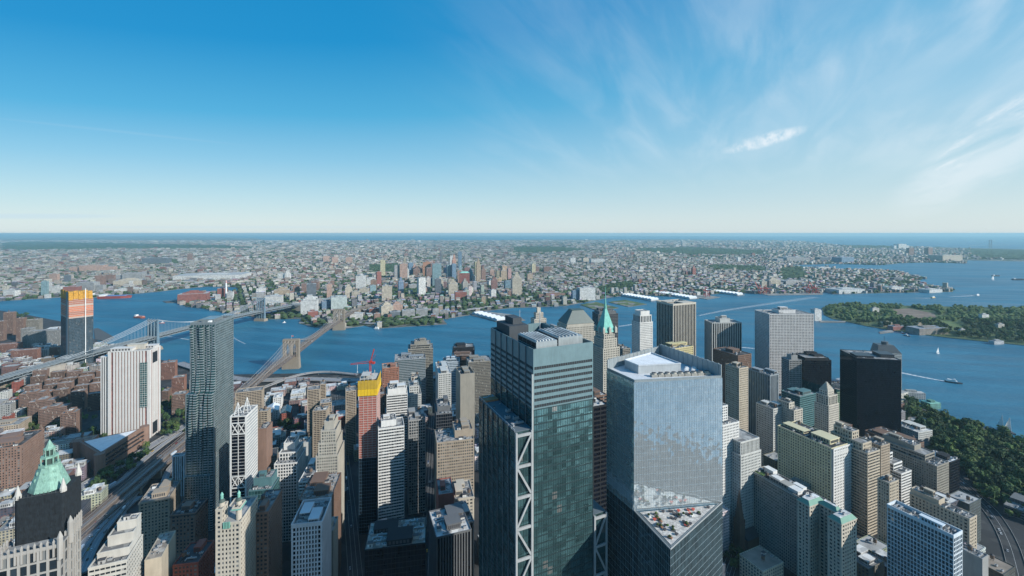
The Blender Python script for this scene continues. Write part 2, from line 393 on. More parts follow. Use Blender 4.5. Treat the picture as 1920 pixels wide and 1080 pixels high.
# ------------------------------------------------------------------ trees
leafA = landmat('leaves', [(0,(.034,.072,.018)),(.4,(.055,.10,.024)),(.75,(.085,.125,.034))], .45)
leafB = landmat('leaves_dark', [(0,(.024,.055,.02)),(.5,(.036,.072,.023)),(.8,(.05,.088,.028))], .45)
for k_ in ('leaves', 'leaves_dark'):
    m_ = MATS[k_]; n_, l_ = m_.node_tree.nodes, m_.node_tree.links; b_ = n_['Principled BSDF']; src = b_.inputs['Base Color'].links[0].from_socket
    oi = nd(n_, 'ShaderNodeObjectInfo'); h_ = nd(n_, 'ShaderNodeHueSaturation'); l_.new(src, h_.inputs['Color']); l_.new(rng(n_, l_, oi.outputs['Random'], 0, 1, .65, 1.5, 'LINEAR'), h_.inputs['Value'])
    l_.new(rng(n_, l_, mth(n_, l_, 'FRACT', mth(n_, l_, 'MULTIPLY', oi.outputs['Random'], 7.3)), 0, 1, .47, .515, 'LINEAR'), h_.inputs['Hue']); l_.new(h_.outputs[0], b_.inputs['Base Color'])
bark = flat('bark', (.06,.045,.035))
def crown_mesh(seed, h, r, n=420, leaf=1.1):
    rd = random.Random(seed); m = MB()
    lobes = [(rd.uniform(-.5,.5)*r, rd.uniform(-.5,.5)*r, h*rd.uniform(.45,.8), r*rd.uniform(.4,.62)) for _ in range(9)]
    for _ in range(n):
        lx, ly, lz, lr = rd.choice(lobes)
        d = Vector((rd.gauss(0,1), rd.gauss(0,1), rd.gauss(0,1))).normalized()
        p = Vector((lx,ly,lz)) + d*lr*rd.uniform(.72,1.05)
        if p.z < h*.22: continue
        nrm = (d + Vector((rd.gauss(0,.4), rd.gauss(0,.4), rd.gauss(0,.4)+.3))).normalized()
        t = nrm.orthogonal().normalized(); q = nrm.cross(t); s = leaf*rd.uniform(.6,1.4)
        m.add([tuple(p+t*s), tuple(p+q*s*.8), tuple(p-t*s*.9), tuple(p-q*s*.7)], [(0,1,2,3)])
    return m
def trunk_mesh(seed, h, r):
    rd = random.Random(seed); m = MB()
    m.tube((0,0,-1),(0,0,h*.45), h*.03, 6, 0, h*.018)
    for i in range(5):
        a = rd.uniform(0,6.28); m.tube((0,0,h*rd.uniform(.25,.42)), (math.cos(a)*r*.55, math.sin(a)*r*.55, h*rd.uniform(.6,.8)), h*.012, 5, 0, h*.004)
    return m
TREES = []
for s in range(6):
    h = 13 + 1.1*s; r = 5.2 + .5*(s % 3)
    cm = crown_mesh(s, h, r).mesh('crown', leafA if s % 2 else leafB); tm = trunk_mesh(s, h, r).mesh('trunk', bark)
    TREES.append((cm, tm))
TRD = random.Random(5)
def tree(name, x, y, z, s, label, group):
    cm, tm = TRD.choice(TREES)
    e = empty(name, (x, y, z), TRD.uniform(0, 6.28), label, 'tree', group); e.scale = (s, s, s*TRD.uniform(.85,1.15))
    for nm, me in (('crown', cm), ('trunk', tm)):
        o = bpy.data.objects.new(nm, me); COL.objects.link(o); o.parent = e
def wood(name, P, n, s0, s1, label, group, seed, z=2.3, mind=0.0):
    rd = random.Random(seed); xs = [p[0] for p in P]; ys = [p[1] for p in P]; got = []; tries = 0
    while len(got) < n and tries < n*60:
        tries += 1
        px, py = rd.uniform(max(min(xs), -30), min(max(xs), 1960)), rd.uniform(min(ys), min(max(ys), 1100))
        if not inpoly(px, py, P) or (n > 200 and math.sin(px*.05)*math.sin(py*.15+px*.01) > .72): continue
        x, y = gnd(px, py, z)
        if any((x-a)**2+(y-b)**2 < mind**2 for a, b in got): continue
        got.append((x, y)); tree(name, x, y, z, rd.uniform(s0, s1), label, group)
PKT = [(1700,755),(1745,778),(1800,796),(1860,815),(1925,845),(1960,860),(1960,965),(1920,945),(1850,912),(1805,885),(1760,852),(1712,805)]
wood('park_tree', PKT, 210, 1.05, 1.6, 'leafy tree in the dense park along the water behind the near towers', 'trees of the waterside park', 11, mind=8.5)
def tstuff(name, P, n, seed, smin=6, smax=11, z=2, hk=.8, mat=None):
    """a mass of canopy too far off to count: one mesh of leaf clumps"""
    rd = random.Random(seed); m = MB(); xs = [p[0] for p in P]; ys = [p[1] for p in P]; k = 0; t = 0
    while k < n and t < n*30:
        t += 1
        px, py = rd.uniform(min(xs), max(xs)), rd.uniform(min(ys), max(ys))
        if not inpoly(px, py, P): continue
        x, y = gnd(px, py, z); s = rd.uniform(smin, smax); k += 1
        clump(m, rd, x, y, z, s, s*hk*rd.uniform(1.1,1.8))
    tag(m.build(name, mat or leafB), kind='stuff')
def clump(m, rd, x, y, z, r, h, n=6):
    vs = []; 
    for (zz, rr) in ((0, .7), (h*.45, 1.05), (h*.8, .7)):
        a0 = rd.uniform(0, 6)
        for i in range(n):
            a = a0 + 6.283*i/n; q = r*rr*rd.uniform(.7,1.25)
            vs.append((x+q*math.cos(a), y+q*math.sin(a), z+zz+h*rd.uniform(-.08,.08)*(zz > 0)))
    vs.append((x+r*.2*rd.uniform(-1,1), y, z+h))
    fs = [(k*n+i, k*n+(i+1)%n, (k+1)*n+(i+1)%n, (k+1)*n+i) for k in (0,1) for i in range(n)] + [(2*n+i, 2*n+(i+1)%n, 3*n) for i in range(n)]
    m.add(vs, fs)
# ------------------------------------------------------------------ building kit
FOOT = []                      # footprints already taken (world polygons)
def place(kind, xa, xb, xc, Y, th, w=None, d=None):
    """corner position, width along the right-hand street, depth along the other, from three sight lines and a real distance"""
    t = R(th); s, c = math.sin(t), math.cos(t)
    T = lambda px: (px-CX)/FPX
    if kind == 'L':                       # near corner in the middle
        C = (T(xb)*Y, Y)
        if d is None: d = (C[0]-T(xa)*Y)/(c+T(xa)*s)
        if w is None: w = (T(xc)*Y-C[0])/(s-T(xc)*c)
    else:                                 # 'R': front from xa to xb, flank from xb to xc
        C = (T(xa)*Y, Y)
        if w is None: w = (T(xb)*Y-C[0])/(s-T(xb)*c)
        P = (C[0]+w*s, C[1]+w*c)
        if d is None:
            q = c+T(xc)*s
            d = (P[0]-T(xc)*P[1])/q if abs(q) > .02 else 40
    if not 4 < d < 160: d = min(max(abs(d), 14), 45)
    if not 4 < w < 200: w = min(max(abs(w), 14), 60)
    return C, w, d
def world_poly(C, th, pts):
    t = R(th); s, c = math.sin(t), math.cos(t)
    return [(C[0]+x*s-y*c, C[1]+x*c+y*s) for x, y in pts]

ST = {  # bay, floor, pier, spandrel, relief, mode
 'mas': (3.2, 3.7, 1.7, 1.7, .45, 'grid'), 'masf': (2.6, 3.5, 1.25, 1.6, .4, 'grid'), 'grid': (3.0, 3.8, .9, 1.2, .6, 'grid'), 'bigrid': (4.5, 3.9, .8, .9, .7, 'grid'),
 'vert': (2.4, 3.8, 1.15, 1.2, .7, 'vert'), 'vert2': (3.4, 3.8, 1.2, 1.3, .8, 'vert'), 'horz': (3.0, 3.7, .25, 1.7, .5, 'horz'), 'horz2': (3.0, 3.7, .35, 2.1, .4, 'horz'),
 'cur': (1.6, 4.0, .12, .14, .1, 'grid'), 'curw': (3.0, 4.2, .22, .5, .15, 'grid'), 'fine': (1.9, 3.2, .55, .95, .3, 'grid'), 'balc': (4.2, 2.9, .5, 1.15, 1.2, 'horz'), 'blank': None,
}
def facade(Wm, Gm, x0, y0, x1, y1, z0, z1, st, wins=None, corner=None):
    s = ST[st] if isinstance(st, str) else st
    if s is None:
        Wm.box(x0, y0, z0, x1, y1, z1); return
    bay, fl, pw, sp, dep, mode = s
    (Wm if wins is not None else Gm).box(x0+dep, y0+dep, z0, x1-dep, y1-dep, z1-.05)
    cw = corner if corner is not None else max(pw*1.1, dep+.1)
    cw = max(cw, dep+.06)
    for ax, ay in ((x0, y0), (x1-cw, y0), (x0, y1-cw), (x1-cw, y1-cw)): Wm.box(ax, ay, z0, ax+cw, ay+cw, z1)
    nf = max(1, round((z1-z0)/fl)); f = (z1-z0)/nf
    pd, sd_ = (0, .06) if mode != 'horz' else (.12, 0)
    ks = (0, nf) if mode == 'vert' else range(nf+1)
    for face in range(4):
        L = (x1-x0 if face in (0, 2) else y1-y0)-2*cw
        if L < .5: continue
        n = max(1, round(L/bay)); b = L/n
        def bx(u0, u1, d0, za, zb):
            d1 = dep+.05
            if face == 0: Wm.box(x0+cw+u0, y0+d0, za, x0+cw+u1, y0+d1, zb)
            elif face == 2: Wm.box(x0+cw+u0, y1-d1, za, x0+cw+u1, y1-d0, zb)
            elif face == 3: Wm.box(x0+d0, y0+cw+u0, za, x0+d1, y0+cw+u1, zb)
            else: Wm.box(x1-d1, y0+cw+u0, za, x1-d0, y0+cw+u1, zb)
        for i in range(1, n): bx(i*b-pw/2, i*b+pw/2, pd, z0, z1-.02)
        for k in ks:
            a, c = max(z0, z0+k*f-sp*.6), min(z1-.01, z0+k*f+sp*.4)
            if c > a: bx(.0, L, sd_, a, c)
        if wins is not None and face in (0, 1, 3):
            for k in range(nf):
                for i in range(n):
                    a, c = z0+k*f+sp*.4, z0+(k+1)*f-sp*.6
                    u0 = i*b+(pw/2 if i else 0); u1 = (i+1)*b-(pw/2 if i < n-1 else 0)
                    um = (u0+u1)/2
                    if face == 0: wins.append((x0+cw+um, y0+dep-.04, (a+c)/2, 0, u1-u0, c-a))
                    elif face == 3: wins.append((x0+dep-.04, y0+cw+um, (a+c)/2, 3, u1-u0, c-a))
                    else: wins.append((x1-dep+.04, y0+cw+um, (a+c)/2, 1, u1-u0, c-a))
UNIT = {}
def unit(name, mats, fn):
    if name not in UNIT:
        m = MB(); fn(m); UNIT[name] = m.mesh(name, mats)
    return UNIT[name]
def put(name, me, parent, loc, rz=0, sc=(1,1,1)):
    o = bpy.data.objects.new(name, me); COL.objects.link(o); o.parent = parent; o.location = loc; o.rotation_euler = (0, 0, rz); o.scale = sc
    return o
def u_air(m):
    m.box(-1.5,-1,.35,1.5,1,1.9); m.cyl(-.7,0,1.9,2.1,.55,10,1); m.cyl(.7,0,1.9,2.1,.55,10,1)
    for x in (-1.3,1.3):
        for y in (-.8,.8): m.box(x-.08,y-.08,0,x+.08,y+.08,.35,1)
def u_tank(m):
    for a in range(4): m.tube((1.3*math.cos(a*1.571+.78),1.3*math.sin(a*1.571+.78),0),(1.1*math.cos(a*1.571+.78),1.1*math.sin(a*1.571+.78),2.6),.14,4,1)
    m.cyl(0,0,2.5,2.7,1.95,12,1); m.cyl(0,0,2.7,6.1,1.8,14,0); m.cyl(0,0,6.1,7.3,1.95,14,1,.1)
def u_duct(m):
    m.box(-4,-.5,.5,4,.5,1.4); m.box(3.2,.5,.5,4,3,1.4); m.box(-4,-.4,0,-3.6,.4,.5,1); m.box(0,-.4,0,.4,.4,.5,1); m.box(-.2,-.45,1.4,.8,.45,2.2)
def u_pent(m):
    m.box(-.5,-.5,0,.5,.5,.9); m.box(-.53,-.53,.9,.53,.53,1.0)
    for i in range(6): m.box(-.42+i*.145,-.515,.25,-.33+i*.145,-.49,.75,1)
    for i in range(6): m.box(-.515,-.42+i*.145,.25,-.49,-.33+i*.145,.75,1)
def u_stair(m):
    m.box(-2,-1.6,0,2,1.6,2.7); m.box(-2.2,-1.8,2.7,2.2,1.8,2.95,1); m.box(-.5,-1.66,0,.5,-1.6,2.1,1)
def u_vent(m):
    m.cyl(0,0,0,1.1,.4,8); m.cyl(0,0,1.1,1.5,.7,8,1,.3)
def clutter(par, x0, y0, x1, y1, z, n, seed, wall=None, tank=True, pent=True):
    rd = random.Random(seed); gm = [flat('roof_metal', (.42,.43,.44), .5, .3), flat('roof_dark', (.06,.06,.065))]
    lm = [flat('roof_pale', (.6,.6,.58)), flat('roof_dark', (.06,.06,.065))]; wm = [flat('tank_wood', (.16,.11,.08)), flat('roof_dark', (.06,.06,.065))]
    used = []
    def spot(a, b):
        for _ in range(30):
            x, y = rd.uniform(x0+a, x1-a) if x1-x0 > 2*a else (x0+x1)/2, rd.uniform(y0+b, y1-b) if y1-y0 > 2*b else (y0+y1)/2
            if all(abs(x-p) > a+q or abs(y-r) > b+s for p, q, r, s in used): used.append((x, a, y, b)); return x, y
        return None
    w, d = x1-x0, y1-y0
    if pent and min(w, d) > 9:
        for q in range(1 if min(w,d) < 18 else 2):
            a, b = rd.uniform(.16,.27)*w, rd.uniform(.14,.24)*d
            p = spot(a, b)
            if p:
                me = unit('mechanical_penthouse', [wall or lm[0], gm[1]], u_pent) if wall is None else None
                if me is None:
                    m = MB(); u_pent(m); me = m.mesh('mechanical_penthouse', [wall, gm[1]])
                put('mechanical_penthouse', me, par, (p[0], p[1], z), 0, (2*a, 2*b, rd.uniform(3.5, 6.5)))
    kinds = ['air_unit', 'air_unit', 'duct', 'stair_hut', 'vent', 'vent', 'air_unit']
    if tank and min(w, d) > 7 and rd.random() < .6:
        p = spot(2, 2)
        if p: put('water_tank', unit('water_tank', wm, u_tank), par, (p[0], p[1], z))
    for i in range(n):
        k = rd.choice(kinds); a, b = {'air_unit': (1.8,1.3), 'duct': (4.2,1.5), 'stair_hut': (2.3,1.9), 'vent': (.8,.8)}[k]
        if min(w, d) < 2*max(a, b)+.6: k, a, b = 'vent', .8, .8
        p = spot(a, b)
        if p: put(k, unit(k, lm if k == 'stair_hut' else gm, {'air_unit': u_air, 'duct': u_duct, 'stair_hut': u_stair, 'vent': u_vent}[k]), par, (p[0], p[1], z), rd.choice((0, 0, math.pi)) , (1,1,1))
def winparts(par, wins, C, th, name='window', cap=100):
    """the windows that show largest as parts, the others as one part"""
    t = R(th); s, c = math.sin(t), math.cos(t); sc = []
    for w in wins:
        X, Y = C[0]+w[0]*s-w[1]*c, C[1]+w[0]*c+w[1]*s
        nx, ny = {0: (0,-1), 1: (1,0), 3: (-1,0)}[w[3]]
        NX, NY = nx*s-ny*c, nx*c+ny*s
        dd = Vector((X, Y, w[2]-EYE)); dot = -(NX*X+NY*Y)/dd.length
        if dot <= 0.02 or Y < 5: sc.append((9e9, w)); continue
        px, py = topx(X, Y, w[2])
        sc.append((dd.length/max(dot,.05)**.5 if 0 < px < 1920 and py < 1080 else 8e9, w))
    sc.sort(key=lambda q: q[0])
    cache = {}; rest = MB(); pm = winm()
    def geo(m, w, at0=False):
        x, y, z, f, uw, hh = w
        if at0: x = y = z = 0
        if f == 0: m.box(x-uw/2, y, z-hh/2, x+uw/2, y+.03, z+hh/2)
        elif f == 3: m.box(x, y-uw/2, z-hh/2, x+.03, y+uw/2, z+hh/2)
        else: m.box(x-.03, y-uw/2, z-hh/2, x, y+uw/2, z+hh/2)
    for i, (q, w) in enumerate(sc):
        if i < cap and q < 7e9:
            k = (w[3], round(w[4], 1), round(w[5], 1))
            if k not in cache:
                m = MB(); geo(m, w, True); cache[k] = m.mesh('window', pm)
            o = bpy.data.objects.new(name, cache[k]); COL.objects.link(o); o.parent = par; o.location = w[:3]
        elif q < 8.5e9: geo(rest, w)
    o = rest.build(name, pm, par)
    if o: o['kind'] = 'stuff'
SEED = [0]
def B(name, label, cat, kind, xa, xb, xc, yt, Y, th, st, wall, glass=None, up=(), base=None, par=1.2, roof='roof_grey', n=6, win=False, w=None, d=None, h=None, group=None, cor=None, tank=True, pent=True, cornice=0, cmat=None, bands=()):
    """one building: tiers of facade, roofs, parapets and roof plant"""
    SEED[0] += 1
    if kind == 'R' and 300 < xa < 700 and Y < 720 and th < 75: th = 80; d = None
    C, w, d = place(kind, xa, xb, xc, Y, th, w, d)
    if kind == 'R': d = min(d, 60 if Y > 450 else 34)
    h = h or hgt(yt, Y)
    e = empty(name, (C[0], C[1], 2.4), R(90-th), label, cat, group)
    FOOT.append(world_poly(C, th, [(0,0),(w,0),(w,d),(0,d)]))
    Wm, Gm, Rm, Km = MB(), MB(), MB(), MB(); wins = [] if win else None
    H0 = h-2.4
    tiers = [(0, 0, w, d, -3 if base is None else base, H0, st)]
    z = H0
    for t in up:                 # (x0,y0,x1,y1 as fractions of the plan, extra height[, style])
        tiers.append((t[0]*w, t[1]*d, t[2]*w, t[3]*d, z if t[4] > 0 else 0, z+abs(t[4]), t[5] if len(t) > 5 else st)); z = z+abs(t[4])
    for i, (x0, y0, x1, y1, z0, z1, s) in enumerate(tiers):
        facade(Wm, Gm, x0, y0, x1, y1, z0, z1, s, wins, cor)
        o = .12
        if cornice and i == len(tiers)-1:
            Km.box(x0-cornice, y0-cornice, z1-.9, x1+cornice, y1+cornice, z1-.1); 
        for q in (((x0-o, y0-o, x1+o, y0+.5), (x0-o, y1-.5, x1+o, y1+o), (x0-o, y0+.5, x0+.5, y1-.5), (x1-.5, y0+.5, x1+o, y1-.5))): Wm.box(q[0], q[1], z1, q[2], q[3], z1+par)
        Rm.box(x0+.5, y0+.5, z1-.4, x1-.5, y1-.5, z1+.12)
    for zf, hh, pr in bands:
        Km.box(-pr, -pr, H0*zf, w+pr, d+pr, H0*zf+hh)
    wm = wall if not isinstance(wall, str) else MATS[wall]
    gm = MATS[glass or 'g_dark']
    Wm.build('wall', wm, e); Gm.build('glazing', gm, e); ro = Rm.build('roof', MATS[roof], e)
    Km.build('cornice', cmat or wm, e)
    if win: winparts(e, wins, C, th)
    if n:
        if Y < 720: n = int(n*1.8)+2
        x0, y0, x1, y1, _, z1, _ = tiers[-1]
        clutter(ro, x0+1.2, y0+1.2, x1-1.2, y1-1.2, z1+.12, n, SEED[0], wm, tank, pent)
        if len(tiers) > 1:
            b = tiers[0]; u_ = tiers[1]
            if u_[0]-b[0] > 5: clutter(ro, b[0]+1, b[1]+1, u_[0]-.5, b[3]-1, b[5]+.12, n//2+1, SEED[0]+500, wm, False, False)
            if u_[1]-b[1] > 5: clutter(ro, b[0]+1, b[1]+1, b[2]-1, u_[1]-.5, b[5]+.12, n//2+1, SEED[0]+700, wm, False, False)
    return e, C, w, d, H0
def WM(k, c, **kw): return wallm('w_'+k, c, **kw)
for k, c in dict(cream=(.50,.46,.39), white=(.66,.65,.62), pale=(.52,.52,.49), tan=(.36,.295,.225), brown=(.17,.105,.075), brick=(.25,.125,.09), red=(.28,.085,.06), grey=(.30,.30,.29), dgrey=(.13,.135,.14), lime=(.43,.40,.34), yellow=(.55,.47,.25),
                 concrete=(.27,.25,.21), buff=(.45,.385,.295), black=(.008,.010,.014), steel=(.25,.28,.30), bluew=(.50,.57,.62), mauve=(.23,.145,.11), teal=(.08,.17,.18), beige=(.50,.45,.37), green=(.16,.24,.17), orange=(.33,.15,.095)).items(): WM(k, c)
glassm('g_dark', (.018,.026,.034), .12, .0, (1.6,1.6,3.7), .02, .06)
glassm('g_mid', (.04,.062,.075), .1, .25, (1.6,1.6,3.7), .025, .12)
glassm('g_blue', (.06,.11,.15), .08, .5, (1.6,1.6,4), .02, .03)
glassm('g_teal', (.035,.10,.105), .08, .45, (1.6,1.6,4.1), .02, .03)
glassm('g_rose', (.20,.07,.065), .3, .0, (1.6,1.6,3.7), .02)
glassm('g_black', (.006,.008,.014), .06, .0, (1.6,1.6,3.9), .012, .0, spec=.2)
glassm('g_silver', (.80,.86,.87), .06, .74, (1.5,1.5,4.2), .008, .0, wave=.16, vary=(.95,1.05))
glassm('g_office', (.10,.205,.215), .07, .62, (3.1,3.1,4.2), .02, .012, wave=.05, vary=(.55,1.35))
for k, c in dict(roof_grey=(.22,.22,.215), roof_pale=(.6,.6,.58), roof_white=(.75,.76,.76), roof_black=(.04,.042,.045), roof_tan=(.33,.28,.22), roof_dark=(.06,.06,.065), copper=(.20,.46,.38), copper_dull=(.15,.30,.23), paint_white=(.55,.55,.54), slate=(.05,.06,.07), steelw=(.36,.37,.37), redpaint=(.45,.04,.03), yellow_net=(.75,.47,.015), orange_net=(.55,.17,.085), stone_bridge=(.27,.225,.175), bridge_blue=(.14,.21,.26), cablew=(.55,.58,.60), whitep=(.75,.75,.73), plank=(.2,.19,.18)).items(): flat(k, c)
for k, cs in dict(roof_grey=((.15,.15,.15),(.24,.24,.235),(.33,.33,.32)), roof_pale=((.42,.42,.41),(.55,.55,.53),(.66,.66,.64)), roof_black=((.025,.027,.03),(.05,.052,.055),(.10,.10,.10)), roof_tan=((.22,.19,.16),(.30,.26,.22),(.40,.37,.33))).items():
    MATS.pop(k, None); landmat(k, [(0,cs[0]),(.4,cs[1]),(.75,cs[2])], .16, .2)
# ------------------------------------------------------------------ the near towers
def tower_office():       # glass tower with the braced corner
    th = 65; Y = 247; C, w, d = place('L', 920, 1000, 1112, Y, th)
    H = hgt(655, Y)-2.4
    e = empty('office_tower', (C[0], C[1], 2.4), R(90-th), 'teal glass skyscraper with white steel bracing at its corner and louvred crown', 'skyscraper')
    FOOT.append(world_poly(C, th, [(-12,-4),(w+12,-4),(w+12,d),(-12,d)]))
    F, G, L_, Rm = MB(), MB(), MB(), MB()
    facade(F, G, 0, 0, w, d, -3, H-34, (1.55, 4.2, .1, .95, .12, 'grid'), corner=.5)
    # louvred crown
    K = MB(); facade(K, L_, 0, 0, w, d, H-34, H-9, (1.55, 3.6, .1, 1.9, .35, 'horz'), corner=.6)
    for q in ((0,0,w,.5), (0,d-.5,w,d), (0,.5,.5,d-.5), (w-.5,.5,w,d-.5)): K.box(q[0], q[1], H-9, q[2], q[3], H)
    Rm.box(.5, .5, H-9.5, w-.5, d-.5, H-8.6)
    hp = 276-2.4
    facade(F, G, -11, .8, -.4, d-6, -3, hp, (1.55, 4.2, .1, .55, .12, 'grid'), corner=.5)     # lower wing along the side street
    facade(F, G, w+.4, .8, w+10, d-10, -3, 214, (1.55, 4.2, .1, .55, .12, 'grid'), corner=.5)
    Rm.box(-10.9, .9, hp, -.5, d-6.1, hp+.3); Rm.box(w+.5, .9, 214, w+9.9, d-10.1, 214.3)
    F.build('curtain_wall_frame', flat('mull_teal', (.035,.065,.07), .4, .3), e); G.build('glazing', MATS['g_office'], e)
    K.build('crown_screen', flat('crown_pale', (.17,.26,.28), .45, .2), e)
    L_.build('louvre_band', flat('louvre', (.03,.035,.04)), e); Rm.build('roof', flat('deck_slate', (.12,.15,.17)), e)
    # fins that run up the side wall
    for i in range(1, 7):
        m = MB(); m.box(-.5, d*i/7-.25, hp, -.02, d*i/7+.25, H-.1); m.build('fin', flat('fin_grey', (.14,.16,.18), .5, .3), e)
        m = MB(); m.box(-11.5, (d-7)*i/7-.25+1, 0, -11.02, (d-7)*i/7+.25+1, hp-.1); m.build('fin', flat('fin_grey', (.14,.16,.18)), e)
    # white bracing, storey-high panels with alternating diagonals
    for (xl, xr, top) in ((-10.6, -1.0, hp-1), (w+1, w+9.6, 213)):
        m = MB()
        for x in (xl, xr): m.box(x-.55, -.7, -2, x+.55, .4, top+1)
        z = top; k = 0
        while z > 20:
            m.box(xl+.55, -.55, z-1.5, xr-.55, .3, z)
            a, b = (xr-.6, xl+.6) if k % 2 == 0 else (xl+.6, xr-.6)
            m.beam((a, -.2, z-1.4), (b, -.2, z-16.6), .7, 1.1)
            z -= 17.2; k += 1
        m.build('brace_frame', MATS['steelw'], e)
    # bright stair shaft in the slot beside the main face
    m = MB(); m.box(-1.0, -.25, 0, .0, .5, H-14); m.build('corner_pilaster', flat('fin_pale', (.36,.39,.38)), e)
    # plant on the roof: two white cased blocks with dark gridded sides
    def plant(m):
        m.box(-.5,-.5,0,.5,.5,1,0)
    for (ax, ay, bx, by, hh) in ((.08,.04,.42,.42,6), (.5,.1,.92,.5,6)):
        m = MB(); x0, y0, x1, y1 = ax*w, ay*d, bx*w, by*d; z0 = H-8.6; z1 = H+hh-3
        m.box(x0, y0, z0, x1, y1, z1)
        for i in range(4):
            for j in range(2):
                yy = y0+.5+(y1-y0-1)*i/4; m.box(x0-.06, yy+.15, z1-6.6+j*3.2, x0+.02, yy+(y1-y0-1)/4-.15, z1-3.9+j*3.2, 1)
        for i in range(6): m.box(x0+1+i*(x1-x0-2)/6, y0+1, z1, x0+1.6+i*(x1-x0-2)/6, y1-1, z1+.7, 2)
        m.build('mechanical_penthouse', [flat('casing', (.36,.40,.41), .45, .3), flat('grille_dark', (.01,.01,.012)), flat('roof_pale', (.6,.6,.58))], e)
    m = MB(); m.box(.08*w, .62*d, H-8.6, .42*w, .95*d, H+5); m.box(.2*w, .7*d, H+5, .36*w, .9*d, H+9); m.build('lift_overrun', [flat('over_dark', (.05,.06,.07))], e)
    m = MB(); m.tube((.7*w,.7*d,H-8.6),(.7*w,.7*d,H+12),.25); m.tube((.4*w,.8*d,H-8.6),(.4*w,.8*d,H+13),.2); m.build('antenna', MATS['cablew'], e)
    ro = [k for k in e.children if k.name.startswith('roof')][0]; clutter(ro, .5*w, .55*d, w-1, d-1, H-8.6, 10, 77, None, False, False); clutter(ro, -10.5, 2, -.8, d-8, hp+.3, 8, 78, None, False, False)
    m = MB(); m.box(-10.6, d-16, hp+.3, -1, d-7, hp+1.4); m.build('site_material', flat('ochre', (.5,.2,.09)), e)
    m = MB()                                                         # guard rail
    for i in range(14): m.box(-11.1, 1+i*(d-8)/13, hp, -11.0, 1.1+i*(d-8)/13, hp+1.6)
    m.box(-11.12, 1, hp+1.5, -10.98, d-7, hp+1.65); m.build('guard_rail', MATS['cablew'], e)
tower_office()

